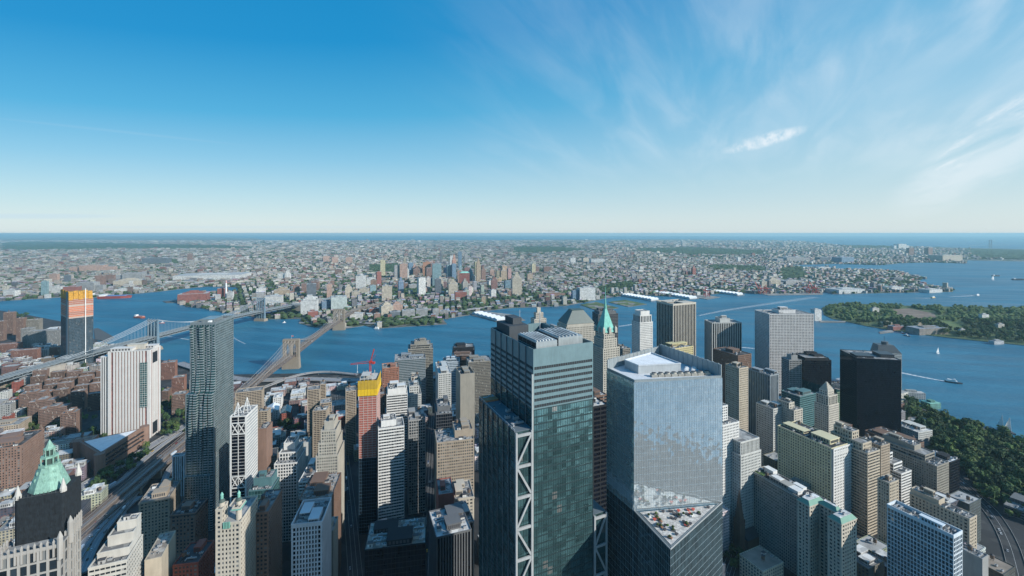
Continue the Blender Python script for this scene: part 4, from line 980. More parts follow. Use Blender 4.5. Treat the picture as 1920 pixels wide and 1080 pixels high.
B(OB, 'blank pale concrete shaft rising behind the white gridded block', O, 'R', 558, 578, 584, 832, 600, 68, 'blank', 'w_pale', n=3, d=26)
B(OB, 'white banded building set back beside the blank concrete shaft', O, 'R', 560, 585, 605, 905, 505, 68, 'horz', 'w_white', n=6, d=40)
B('setback_tower', 'stepped grey stone ziggurat tower with a dark green crown', 'skyscraper', 'R', 592, 634, 646, 858, 530, 68, 'masf', 'w_lime', n=3, win=True, d=34, up=[(.08,.08,.92,.95,14),(.16,.16,.86,.9,14),(.28,.28,.74,.85,9,'blank')])
B(OB, 'low roof crowded with rusty and pale plant beside the dark street', O, 'R', 560, 622, 640, 940, 455, 70, 'masf', 'w_brown', n=24, d=48, roof='roof_tan')
B(OB, 'grey blank party wall building behind the white ribbed block', O, 'R', 596, 625, 634, 1000, 405, 70, 'blank', 'w_concrete', n=3, d=34)
B('office_slab', 'white office slab with ribbon windows next to the red netted tower', O, 'R', 709, 758, 767, 806, 548, 72, 'horz', 'w_white', 'g_dark', n=9, d=28, tank=False, up=[(.12,.2,.7,.9,7,'blank')])
B('office_slab', 'second white ribbon window slab rising behind the first with a green topped roof', O, 'R', 725, 764, 770, 742, 655, 74, 'horz', 'w_white', 'g_dark', n=8, d=36, tank=False, up=[(.05,.1,.95,.9,7,'blank')])
B(OB, 'dark grey gridded office with flat roof between the white slabs and the canyon', O, 'R', 766, 798, 802, 790, 600, 74, 'grid', 'w_grey', n=7, win=True, d=40)
B(OB, 'pale grey wedding cake building behind the dark grey gridded office', O, 'R', 764, 790, 800, 742, 720, 74, 'masf', 'w_pale', n=4, win=True, d=40, up=[(.15,.15,.85,.85,12)])
B('stone_tower', 'tan stone tower with small crown just before the dull teal office', 'skyscraper', 'R', 768, 790, 797, 722, 800, 74, 'mas', 'w_beige', n=3, d=36, up=[(.15,.15,.85,.85,11)])
B('brick_tower', 'rust red brick slab with a flat dark top by the river drive', O, 'R', 717, 748, 754, 692, 880, 72, 'masf', 'w_orange', n=3, d=36, roof='roof_tan', tank=False)
B(OT, 'dull teal banded office with broad flat roof nearest the river', 'skyscraper', 'R', 740, 798, 806, 676, 965, 76, 'horz', 'w_steel', 'g_teal', n=12, d=48, tank=False)
B('octagonal_tower', 'grey banded office tower with chamfered corners and domed plant level', 'skyscraper', 'R', 765, 812, 828, 656, 1010, 78, 'horz', 'w_concrete', 'g_dark', n=6, d=46, tank=False, up=[(.1,.1,.9,.9,9,'horz'),(.25,.25,.75,.75,6,'blank')])
B(OB, 'small white roofed hotel block at the mouth of the street canyon', O, 'R', 700, 722, 728, 742, 760, 72, 'masf', 'w_brown', n=5, d=30)
B('glass_slab', 'long pale grey slab lining the far side of the street canyon', O, 'L', 812, 822, 846, 702, 760, 76, 'masf', 'w_pale', n=10, d=70, roof='roof_pale')
B(OB, 'navy glass block with white roof plant between the canyon and the blank concrete tower', O, 'L', 812, 818, 848, 778, 590, 76, 'curw', 'w_dgrey', 'g_black', n=7, d=40, up=[(.1,.2,.9,.9,7,'blank')])
B('concrete_tower', 'blank sandy concrete tower with an open topped crown', 'skyscraper', 'L', 846, 863, 890, 706, 640, 72, 'blank', 'w_concrete', n=3, d=34, par=3.5, tank=False)
B('masonry_block', 'large tan brick block with fluted bays and crowded roof beside the canyon', O, 'L', 816, 819, 889, 832, 520, 76, 'masf', 'w_tan', n=10, win=True, d=36, up=[(.5,.25,1,1,8,'blank')])
B(OB, 'narrow dark red brick building at the foot of the tan fluted block', O, 'L', 818, 822, 851, 930, 452, 76, 'blank', 'w_red', n=3, d=30)
B(OB, 'carved tan stone front with dark roof below the fluted brick block', O, 'L', 850, 853, 889, 938, 470, 76, 'mas', 'w_beige', n=4, win=True, d=34, cornice=.5)
B('apartment_tower', 'grey brown gridded apartment tower just left of the glass skyscraper crown', 'skyscraper', 'L', 874, 878, 922, 680, 900, 78, 'fine', 'w_concrete', n=7, d=40)
B(OB, 'dark navy building with a curved crown near the river edge', O, 'L', 844, 848, 890, 658, 1090, 84, 'curw', 'w_black', 'g_black', n=3, d=40, tank=False, up=[(.05,.05,.95,.95,7,'blank')])
B(OB, 'dark red stone office right before the navy curved crown', O, 'L', 843, 847, 885, 668, 1030, 84, 'horz', 'w_brown', 'g_black', n=3, d=30)
B(OB, 'light blue and white stepped riverside block', O, 'L', 826, 830, 862, 680, 985, 82, 'horz', 'w_bluew', 'g_blue', n=8, d=36, up=[(.2,.2,.8,.8,5)])
# --- behind and beside the glass skyscraper
B('stone_spire_tower', 'slim pale stone tower tapering to a domed pinnacle above the slab roof', 'skyscraper', 'L', 990, 996, 1036, 628, 900, 70, 'masf', 'w_cream', n=0, d=36, up=[(.12,.12,.88,.88,16),(.22,.22,.78,.78,13),(.33,.33,.67,.67,12),(.42,.42,.58,.58,10,'blank')])
B('slab_tower', 'flat roofed silver slab with fine vertical lines behind the glass skyscraper', 'skyscraper', 'L', 984, 1050, 1062, 622, 700, 66, 'vert', 'w_steel', 'g_mid', n=14, d=46, tank=False, roof='roof_pale')
e_, C_, w_, d_, H_ = B('pyramid_roof_tower', 'stone tower with a dark green truncated pyramid roof', 'skyscraper', 'L', 1055, 1062, 1116, 614, 850, 72, 'mas', 'w_lime', n=0, d=44, up=[(.04,.04,.96,.96,4,'blank')])
m = MB(); m.frus(1,1,w_-1,d_-1,H_+5.2,w_*.3,d_*.3,w_*.7,d_*.7,H_+29); m.box(w_*.3,d_*.3,H_+29,w_*.7,d_*.7,H_+30.5); m.build('pyramid_roof', flat('dark_patina', (.05,.085,.08), .5), e_)
B('curved_black_tower', 'black banded tower with rounded top behind the copper green spire', 'skyscraper', 'L', 1117, 1122, 1159, 590, 1114, 78, 'horz', 'w_dgrey', 'g_black', n=3, d=40, up=[(.08,.08,.92,.92,6,'blank')])
B('banded_office', 'low pale banded office between the copper spire and the white deco tower', O, 'L', 1164, 1168, 1182, 655, 1000, 70, 'horz', 'w_concrete', n=3, d=36)
B('deco_tower', 'slender white stone tower with arched crown and thin masts', 'skyscraper', 'L', 1192, 1200, 1224, 606, 889, 70, 'masf', 'w_white', n=0, d=28, up=[(.06,.06,.94,.94,14,'vert2'),(.15,.15,.85,.85,8,'blank')])
B('ribbed_tower', 'tall black tower with cream vertical piers facing the harbour', 'skyscraper', 'L', 1231, 1262, 1305, 573, 1075, 66, (5.2, 5.5, 1.5, 1.2, 1.0, 'vert'), 'w_cream', 'g_black', n=10, tank=False, cor=2, par=4)
B('ribbed_tower', 'white ribbed tower with a boxy roof block near the ferry docks', 'skyscraper', 'L', 1332, 1335, 1391, 606, 1089, 88, (4.4, 5, 1.6, 1.2, .9, 'vert'), 'w_pale', 'g_black', n=2, d=40, tank=False, up=[(.32,.2,.66,.8,9,'blank')])
B('grid_tower', 'broad white tower with a deep square window grid beside the harbour', 'skyscraper', 'L', 1437, 1443, 1526, 590, 1039, 88, (3.6, 3.7, 1.1, 1.3, .9, 'grid'), WM('gridwhite', (.62,.60,.58)), 'g_dark', n=8, d=60, tank=False, up=[(.3,.25,.68,.7,7,'blank')])
B(OB, 'dark brown stone office with black flat roof before the white ribbed tower', O, 'L', 1337, 1384, 1409, 668, 850, 66, 'masf', 'w_brown', 'g_dark', n=9, roof='roof_black')
B(OB, 'tan block with a yellow plant enclosure just beyond the mirror tower roof', O, 'L', 1240, 1262, 1300, 655, 800, 66, 'masf', 'w_yellow', n=10, d=30)
B('stone_tower', 'tall tan stone tower with flat crown right of the mirror tower', 'skyscraper', 'L', 1360, 1386, 1403, 692, 700, 66, 'masf', 'w_buff', n=5, win=True)
B('setback_tower', 'white stone setback tower hugging the edge of the mirror tower', 'skyscraper', 'L', 1320, 1352, 1386, 800, 540, 66, 'masf', 'w_white', n=5, win=True, d=34, up=[(0,.2,.62,1,20),(.0,.3,.4,1,34)])
B('setback_tower', 'lower pale stone wing with a pillared roof pavilion', 'skyscraper', 'L', 1378, 1389, 1427, 856, 535, 66, 'masf', 'w_pale', n=0, win=True, d=34, up=[(.05,.05,.97,.9,15,'vert')])
B('ribbed_glass_tower', 'blue grey glass tower with pale mullions and white corner', 'skyscraper', 'L', 1403, 1444, 1460, 705, 760, 66, 'vert2', 'w_steel', 'g_blue', n=8)
B(OB, 'white stone plinth building below the blue grey ribbed tower', O, 'L', 1418, 1450, 1470, 768, 700, 66, 'masf', 'w_pale', n=4, win=True)
B('stone_block', 'cream stone block with a small roof house right of the blue grey tower', O, 'L', 1459, 1489, 1505, 771, 690, 66, 'mas', 'w_cream', n=4, win=True, up=[(.0,.3,.6,1,9)])
B(OB, 'small grey gridded block before the white grid tower', O, 'L', 1477, 1480, 1503, 676, 880, 88, 'grid', 'w_grey', n=2, d=24, up=[(.3,.2,.8,.8,8,'blank')])
B('curved_black_block', 'black glass block with a curved bay beside the grey gridded block', O, 'L', 1499, 1508, 1559, 676, 905, 92, 'curw', 'w_black', 'g_black', n=3, d=40, tank=False, up=[(.06,.06,.94,.94,4,'blank')])
B(OB, 'teal banded office with flat roof behind the cream stone block', O, 'L', 1465, 1500, 1530, 745, 770, 66, 'horz', 'w_teal', 'g_teal', n=8)
e_, C_, w_, d_, H_ = B('temple_crown_tower', 'pale stone tower topped by a small stepped pyramid and columns', 'skyscraper', 'L', 1527, 1554, 1573, 762, 690, 66, 'masf', 'w_cream', n=0, win=True, up=[(.06,.06,.94,.94,14,'vert2'),(.2,.2,.8,.8,7,'mas')])
m = MB()
for i in range(5): m.box(w_*(.24+.05*i), d_*(.24+.05*i), H_+22+i*2.2, w_*(.76-.05*i), d_*(.76-.05*i), H_+24.2+i*2.2)
m.build('stepped_pyramid', MATS['w_lime'], e_)
e_, C_, w_, d_, H_ = B('sloped_glass_building', 'green glass building with a tilted trapezoid roof behind the temple crowned tower', O, 'L', 1530, 1540, 1578, 742, 860, 70, 'horz', 'w_green', 'g_teal', n=0, d=40)
m = MB(); m.prism([(0,H_),(w_,H_),(w_,H_+3),(0,H_+20)], 1, d_-1); 
m.v = [(x, z, y) for x, y, z in m.v]; m.f = [f[::-1] for f in m.f]; m.build('sloped_roof', MATS['g_teal'], e_)
B('black_tower', 'huge plain black glass tower beside the waterside park', 'skyscraper', 'L', 1574, 1607, 1690, 672, 800, 102, (1.6, 3.9, .1, .16, .06, 'grid'), flat('mull_black', (.022,.026,.036), .4), 'g_black', n=9, tank=False, d=60, roof='roof_grey')
e_, C_, w_, d_, H_ = B('curved_banded_tower', 'silver banded tower with sloping crown peeking over the black tower', 'skyscraper', 'L', 1643, 1646, 1691, 662, 1090, 100, 'horz2', 'w_pale', 'g_black', n=0, d=30, par=.3)
m = MB(); m.frus(0,0,w_,d_,H_+.3,w_*.05,d_*.1,w_*.7,d_*.8,H_+20); m.cyl(w_*.42,d_*.4,H_+20,H_+27,7,12); m.tube((w_*.4,d_*.4,H_+27),(w_*.4,d_*.4,H_+40),.4); m.build('crown', flat('crown_dark', (.10,.11,.12), .4, .3), e_)
# --- right-hand masonry cluster
e_, C_, w_, d_, H_ = B('limestone_block', 'long grey limestone office block with heavy cornice and white roof sheds', O, 'L', 1407, 1530, 1585, 952, 474, 68, 'masf', WM('equit', (.33,.315,.28)), 'g_dark', n=16, win=True, cornice=1.2, w=24, d=80, roof='roof_black')
for q in ((.15,.06,.5,.2,3.2),(.15,.28,.55,.5,4),(.2,.56,.5,.7,5),(.6,.3,.85,.45,4.5),(.55,.75,.85,.9,6)):
    m = MB(); m.box(w_*q[0],d_*q[1],H_+.1,w_*q[2],d_*q[3],H_+q[4]); m.box(w_*q[0]-.2,d_*q[1]-.2,H_+q[4],w_*q[2]+.2,d_*q[3]+.2,H_+q[4]+.25); m.box(w_*q[0]-.03,d_*q[1]+1,H_+.3,w_*q[0]+.02,d_*q[1]+2,H_+2.3,1); m.build('roof_shed', [MATS['w_white'], MATS['roof_dark']], e_)
m = MB(); m.box(1.2,d_*.82,H_+.15,w_*.4,d_*.97,H_+.9); m.build('roof_garden', leafA, e_)
e_, C_, w_, d_, H_ = B('yellow_block', 'tall pale yellow brick block with white right flank and dark tarred roof', O, 'L', 1458, 1559, 1595, 842, 560, 67, 'mas', WM('paleyellow', (.60,.54,.35)), n=16, win=True, roof='roof_black')
m = MB(); wn_ = []; facade(m, m, -.02, -2.6, w_+.02, -.14, -3, H_, 'mas', wn_); m.box(-.1,-2.7,H_,w_+.1,-2.2,H_+1.3); m.box(-.3,-3.1,H_-6,w_+.3,-2.62,H_-5.2); m.build('white_flank', MATS['w_white'], e_); winparts(e_, wn_, C_, 67)
B('stepped_tan_tower', 'tan brick tower stepping up with many ledges and roof houses', 'skyscraper', 'L', 1575, 1627, 1650, 852, 555, 67, 'horz', 'w_buff', 'g_dark', n=4, w=26, d=46, up=[(.1,.15,.8,1,9,'mas'),(.2,.45,.75,.95,9,'mas')])
B('tan_tower', 'plain tan brick tower between the stepped tan tower and the white stepped block', O, 'L', 1630, 1652, 1662, 838, 585, 67, 'masf', 'w_tan', n=3, win=True, w=20, d=26)
B('tan_block', 'lower tan stone block at the foot of the stepped tan tower', O, 'L', 1645, 1668, 1684, 908, 500, 67, 'masf', 'w_buff', n=3, win=True, w=18)
B('white_stepped_block', 'bright white apartment block stepping down to the street like stairs', A_, 'L', 1658, 1690, 1707, 890, 590, 67, 'horz', 'w_white', 'g_dark', n=2, w=24, d=40, up=[(0,.22,.85,1,9),(0,.45,.7,1,9),(0,.65,.55,1,8)])
B('brown_block', 'broad brown grey brick block with crowded roof next to the park', O, 'L', 1703, 1757, 1778, 876, 590, 67, 'masf', 'w_concrete', n=12, win=True, w=30, d=70, up=[(.1,.2,.9,1,8,'horz'),(.25,.4,.8,.95,6,'blank')])
B('black_block', 'narrow black building between the brown block and the park trees', O, 'L', 1764, 1782, 1808, 868, 640, 67, 'curw', 'w_black', 'g_black', n=7, w=26, d=30, roof='roof_white')
B(OB, 'flat black roofed building with green plant behind the brown brick block', O, 'L', 1652, 1700, 1740, 838, 690, 70, 'masf', 'w_brown', n=14, w=44, d=60, roof='roof_black')
B(OB, 'pale roofed low building beside the trees beyond the flat black roof', O, 'L', 1690, 1722, 1752, 812, 790, 74, 'masf', 'w_pale', n=9, w=36, d=46, roof='roof_pale')
B('glass_block', 'white framed blue glass tower with a gridded facade at the lower edge', 'skyscraper', 'L', 1662, 1788, 1800, 1010, 392, 66, (2.6, 3.9, .55, .8, .4, 'grid'), WM('frameblue', (.60,.66,.70)), 'g_blue', n=14, w=16, d=50, tank=False, par=3, bands=((.86,.8,.12),))
B('blank_grey_tower', 'blank grey wall rising behind the white framed blue tower', O, 'L', 1790, 1842, 1856, 1050, 415, 66, 'blank', 'w_grey', n=4, w=12, d=34)
B('curved_tan_block', 'tan stone block with small upper windows behind the white framed blue tower', O, 'L', 1752, 1818, 1834, 975, 470, 66, 'mas', 'w_buff', n=8, win=True, w=16, d=52, up=[(.1,.5,.9,1,5,'blank')])
B('garage_building', 'wide flat grey garage with skylights beyond the traffic ramps', 'garage', 'L', 1850, 1990, 2060, 950, 560, 60, 'horz2', 'w_dgrey', 'g_black', n=6, w=60, d=50, tank=False, h=14)
def u_court():
    th = 67; Y = 432; C, w, d = place('L', 1514, 1578, 1642, Y, th)
    H = hgt(985, Y)-2.4; e = empty('u_shaped_building', (C[0], C[1], 2.4), R(90-th), 'cream stone building of two wings round a dark court, with green copper roofs', O)
    w = 24; d = 44; FOOT.append(world_poly(C, th, [(0,0),(w,0),(w,d),(0,d)]))
    Wm, G, Rm, Cm = MB(), MB(), MB(), MB(); wins = []
    for (x0, y0, x1, y1) in ((0,0,w,13), (0,d-13,w,d), (w-9,13,w,d-13)):
        facade(Wm, G, x0, y0, x1, y1, -3, H, 'mas', wins)
        Wm.box(x0-.5, y0-.5 if y0 != 13 else y0, H, x1+.5, y1+.5 if y1 != d-13 else y1, H+1)
        Cm.frus(x0-.2, y0-.2, x1+.2, y1+.2, H+1, x0+2.8, y0+2.8, x1-2.8, y1-2.8, H+4.5)
        Rm.box(x0+3, y0+3, H+4.4, x1-3, y1-3, H+4.75)
    Wm.build('wall', MATS['w_beige'], e); Cm.build('copper_roof', MATS['copper_dull'], e); Rm.build('flat_roof', MATS['roof_pale'], e); winparts(e, wins, C, th)
    for x, y in ((w*.5,5),(w*.6,9),(w*.5,d-6)): put('air_unit', UNIT['air_unit'], e, (x,y,H+4.75))
u_court()
B('black_tower', 'black steel office tower squeezed between the two glass skyscrapers', 'skyscraper', 'L', 1105, 1112, 1140, 765, 372, 66, (9, 3.8, .8, 1.3, .5, 'horz'), 'w_black', 'g_black', n=4, d=30, roof='roof_pale')
B('slab_tower', 'dark slab seen in the gap under the copper spired tower', O, 'L', 1108, 1114, 1138, 745, 560, 66, 'horz', 'w_brown', n=5, d=30, roof='roof_pale')
# --- housing by the two bridges
HB = dict(n=2, tank=True, pent=False)
for i, (xa, xb, xc, yt, Y) in enumerate(((35,82,105,741,925),(52,100,125,756,880),(72,124,147,769,855),(113,143,181,777,826))):
    B('brick_housing_block', ('topmost', 'second', 'third', 'lowest')[i]+' of the four stepped brown brick housing slabs west of the white striped slab', A_, 'R', xa, xb, xc, yt, Y, 66, 'fine', 'w_mauve', d=22, group='four stepped housing slabs', up=[(.3,.0,.7,1,3)], **HB)
rd = random.Random(8)
for i in range(20):
    Y = 950+44*(i // 5)+rd.uniform(-6,6); x = 42+30*(i % 5)+7*(i // 5)+rd.uniform(-3,3)
    B('courtyard_block', 'plain brown brick slab in the tight rows between the grey bridge and the striped slab', A_, 'R', x, x+27, x+36, 0, Y, 62, 'fine', 'w_mauve' if i % 2 else 'w_brown', h=42+rd.uniform(-4,5), d=15, group='brown slabs in tight rows', n=2, tank=False, pent=False)
B('brick_housing_block', 'tall brown brick slab just behind the white striped slab', A_, 'R', 302, 328, 341, 682, 1150, 66, 'fine', 'w_brick', d=24, **HB)
B('brick_housing_block', 'brown brick slab halfway down between the striped slab and the rippled tower', A_, 'R', 322, 345, 360, 710, 1025, 66, 'fine', 'w_brick', d=24, **HB)
B('brick_housing_block', 'lowest brown brick slab beside the rippled tower above dark trees', A_, 'R', 322, 348, 362, 742, 925, 66, 'fine', 'w_mauve', d=24, **HB)
B('brick_housing_block', 'dim brown slab in the shade right beside the striped slab', A_, 'R', 303, 316, 330, 735, 985, 66, 'fine', 'w_brown', d=24, **HB)
B('grey_slab', 'wide grey apartment slab with a fine window grid before the orange topped tower', A_, 'R', 52, 112, 116, 622, 1440, 74, 'fine', 'w_grey', d=26, **HB)
B('grey_slab', 'narrower grey slab joined to the wide gridded one', A_, 'R', 39, 57, 62, 617, 1460, 74, 'fine', 'w_grey', d=24, **HB)
B('brick_slab', 'long reddish brown brick slab just above the bridge deck', A_, 'R', 20, 70, 74, 660, 1275, 66, 'fine', 'w_brick', d=20, h=44, **HB)
B('brick_slab', 'reddish brown slab cut by the picture edge above the bridge', A_, 'R', -20, 36, 41, 648, 1380, 66, 'fine', 'w_brick', d=20, h=34, **HB)
B('white_small_block', 'small white apartment block beside the mauve brick one', A_, 'R', 73, 90, 94, 653, 1330, 66, 'balc', 'w_white', d=20, h=34, **HB)
B('mauve_block', 'mauve brick apartment block right above the bridge ramp', A_, 'R', 92, 112, 116, 648, 1345, 66, 'fine', 'w_mauve', d=20, h=36, **HB)
B('brick_tower_block', 'brown tower block at the frame edge near the river', A_, 'R', -14, 6, 9, 604, 1560, 66, 'fine', 'w_mauve', d=20, **HB)
B('brick_tower_block', 'brown tower block beside a green clump at the riverfront', A_, 'R', 6, 24, 28, 587, 1640, 66, 'fine', 'w_mauve', d=22, **HB)
B('brick_tower_block', 'brown pair-topped tower block behind the grey gridded slab', A_, 'R', 30, 44, 50, 598, 1560, 66, 'fine', 'w_mauve', d=22, **HB)
B('brick_tower_block', 'grey brown block with stepped top right of the pair-topped block', A_, 'R', 46, 74, 81, 601, 1580, 66, 'fine', 'w_concrete', d=22, **HB)
B('warehouse', 'broad pale roofed shed between the grey slab and the orange topped tower', 'warehouse', 'R', 82, 110, 122, 606, 1660, 60, 'blank', 'w_pale', d=60, n=2, tank=False, pent=False, h=20, roof='roof_pale')
# --- balcony towers and old market by the river drive
for xa, xb, xc, yt, Y, h, lb in ((441,492,499,738,800,None,'broad balconied brown apartment block behind the wire pyramids'),(576,600,607,733,800,None,'balconied brown tower left of the red netted tower'),(600,611,616,722,840,None,'taller thin brown tower joined behind the balconied one'),(586,612,618,772,690,None,'front balconied brown tower with a flat grey roof'),(600,622,629,758,720,None,'beige balconied tower beside the front one'),(482,502,508,773,640,None,'balconied tower behind the grey brown slab'),(648,668,673,735,760,None,'pale tan slab tower close to the red netted tower')):
    B('balcony_block', lb, A_, 'R', xa, xb, xc, yt, Y, 68, 'balc', 'w_tan', 'g_dark', d=24, n=3, tank=True, pent=False)
for xa, xb, xc, Y, h, c, rf, lb in ((525,545,567,880,24,'w_red','roof_pale','brick market hall with a long glazed ridge roof'),(498,522,530,900,20,'w_white','roof_white','white gabled market shed'),(512,528,532,960,26,'w_white','roof_pale','white stucco house by the viaduct ramp'),(500,528,540,800,18,'w_red','roof_tan','red brick warehouse with arched windows'),(560,590,600,930,22,'w_red','roof_tan','row of low red brick warehouses'),(590,620,632,985,18,'w_cream','roof_pale','cream shed by the river drive'),(620,660,668,940,16,'w_grey','roof_grey','flat grey market roof by the elevated drive'),(630,652,662,870,22,'w_red','roof_pale','red brick warehouse with pale roof vents'),(672,700,716,1010,20,'w_bluew','roof_pale','blue white shed at the water edge'),(545,572,590,1010,16,'w_pale','roof_pale','pale pier shed under the curved ramp')):
    e_, C_, w_, d_, H_ = B('market_hall', lb, 'market hall', 'R', xa, xb, xc, 0, Y, 68, 'mas', c, 'g_dark', n=4, tank=False, pent=False, h=h, roof=rf, d=34)
    m = MB(); m.prism([(0,H_+1.3),(w_,H_+1.3),(w_/2,H_+7)], 0, d_); m.v = [(x, z, y) for x, y, z in m.v]; m.f = [f[::-1] for f in m.f]
    if 'gl' in lb or 'gabled' in lb: m.build('ridge_roof', MATS['g_blue'] if 'glazed' in lb else MATS['roof_white'], e_)
# --- school and headquarters by the bridge ramps
pts = [gnd(147,866,0), gnd(187,893,0), gnd(271,836,0)]; ox, oy = pts[1]
e = empty('triangular_school', (ox, oy, 2.4), 0, 'triangular brown brick building with white roof and round corner turrets', 'school')
FOOT.append(pts); q = [(x-ox, y-oy) for x, y in pts]; m = MB(); m.prism(q, -3, 31); 
for i in range(3): 
    for z in (9, 16, 23): a, b = q[i], q[(i+1) % 3]; m.beam((*a, z), (*b, z), .5, 1.2)
m.build('brick_wall', MATS['w_mauve'], e)
c_ = (sum(p[0] for p in q)/3, sum(p[1] for p in q)/3); sh = lambda k: [(c_[0]+(p[0]-c_[0])*k, c_[1]+(p[1]-c_[1])*k) for p in q]
m = MB(); m.prism(sh(.8), 31, 31.8); m.build('roof', MATS['roof_white'], e)
m = MB(); a, b = sh(.98)[1], sh(.98)[2]; m.beam((*a, 32.5), (*b, 32.5), 3, 3.2); m.beam((*sh(.98)[0], 32.5), (*sh(.98)[1], 32.5), 3, 2.6); m.build('parapet', MATS['w_mauve'], e)
for i in range(3):
    m = MB(); m.cyl(q[i][0], q[i][1], -3, 34, 7, 12); m.build('turret', MATS['w_mauve'], e)
m = MB(); k = sh(.995)
for z in (12, 19, 26): m.beam((k[1][0]+2,k[1][1]-1,z), (k[2][0]+2,k[2][1]-1,z), 3.4, 1.4)
m.build('ribbon_window', MATS['g_dark'], e)
B('police_block', 'wide brown brick office block with a regular window grid behind the netted tower', O, 'R', -70, 40, 83, 852, 620, 66, 'mas', 'w_mauve', n=9, win=True, d=60, tank=False, roof='roof_black')
B(OB, 'low tan and grey block at the frame edge above the brown brick office', O, 'R', -40, 36, 62, 806, 800, 66, 'mas', 'w_tan', n=5, d=40, tank=False, roof='roof_grey')
B(OB, 'flat grey roofed block under the housing slabs at the frame edge', O, 'R', -30, 20, 34, 778, 900, 66, 'mas', 'w_grey', n=5, d=30, tank=False, h=30)
for i, (x, Y, h, c) in enumerate(((0,1000,24,'w_pale'),(14,960,22,'w_red'),(30,1015,20,'w_white'),(4,880,18,'w_red'),(26,905,20,'w_pale'),(-4,1090,30,'w_tan'),(22,1060,26,'w_red'),(36,1100,22,'w_grey'))):
    B('tenement', ('pale','red','white','red brick','pale stucco','tan','red fronted','grey')[i]+' walk-up tenement '+('at the frame edge','beside the housing slabs','below the bridge','with a low roof','with a dark cornice','hard against the bridge piers','half hidden by trees','under the bridge deck')[i], A_, 'R', x, x+14, x+20, 0, Y, 66, 'masf', c, n=3, tank=True, pent=False, h=h, d=18)
# ------------------------------------------------------------------ bridges
def lerp(a, b, t): return tuple(a[i]+(b[i]-a[i])*t for i in range(len(a)))
def ribbon(m, pts, wd, th=1.5, mi=0, side=None):
    for a, b in zip(pts, pts[1:]): m.beam((a[0],a[1],a[2]-th/2), (b[0],b[1],b[2]-th/2), wd, th, mi)
def strip(m, pts, wd, mi=0):
    """a mitred road surface with sides"""
    n = len(pts); L = []; Rr = []
    for i in range(n):
        a, b = pts[max(i-1,0)], pts[min(i+1,n-1)]; d = Vector((b[0]-a[0], b[1]-a[1])).normalized(); L.append((pts[i][0]-d.y*wd/2, pts[i][1]+d.x*wd/2)); Rr.append((pts[i][0]+d.y*wd/2, pts[i][1]-d.x*wd/2))
    vs = [(*L[i], pts[i][2]) for i in range(n)]+[(*Rr[i], pts[i][2]) for i in range(n)]+[(*L[i], pts[i][2]-1.6) for i in range(n)]+[(*Rr[i], pts[i][2]-1.6) for i in range(n)]
    fs = []
    for i in range(n-1): fs += [(i,n+i,n+i+1,i+1), (2*n+i+1,3*n+i+1,3*n+i,2*n+i), (i+1,2*n+i+1,2*n+i,i), (n+i,3*n+i,3*n+i+1,n+i+1)]
    m.add(vs, fs, mi)
def path3(pts, step=8):
    """smooth the corner points of a road into a curve"""
    out = []
    for i in range(len(pts)-1):
        p0, p1, p2, p3 = pts[max(i-1,0)], pts[i], pts[i+1], pts[min(i+2,len(pts)-1)]
        for k in range(step):
            t = k/step; out.append(tuple(.5*(2*p1[j]+(p2[j]-p0[j])*t+(2*p0[j]-5*p1[j]+4*p2[j]-p3[j])*t*t+(3*p1[j]-p0[j]-3*p2[j]+p3[j])*t**3) for j in range(3)))
    return out+[pts[-1]]
def at_h(px, py, z): x, y = gnd(px, py, z); return (x, y, z)
def hang(a, b, sag, n=24):
    """a cable between two points that dips by sag"""
    return [tuple(Vector(lerp(a, b, i/n))-Vector((0,0,sag*4*(i/n)*(1-i/n)))) for i in range(n+1)]
ROADTOP = flat('road_top', (.23,.23,.24), .9); STONE = MATS['stone_bridge']
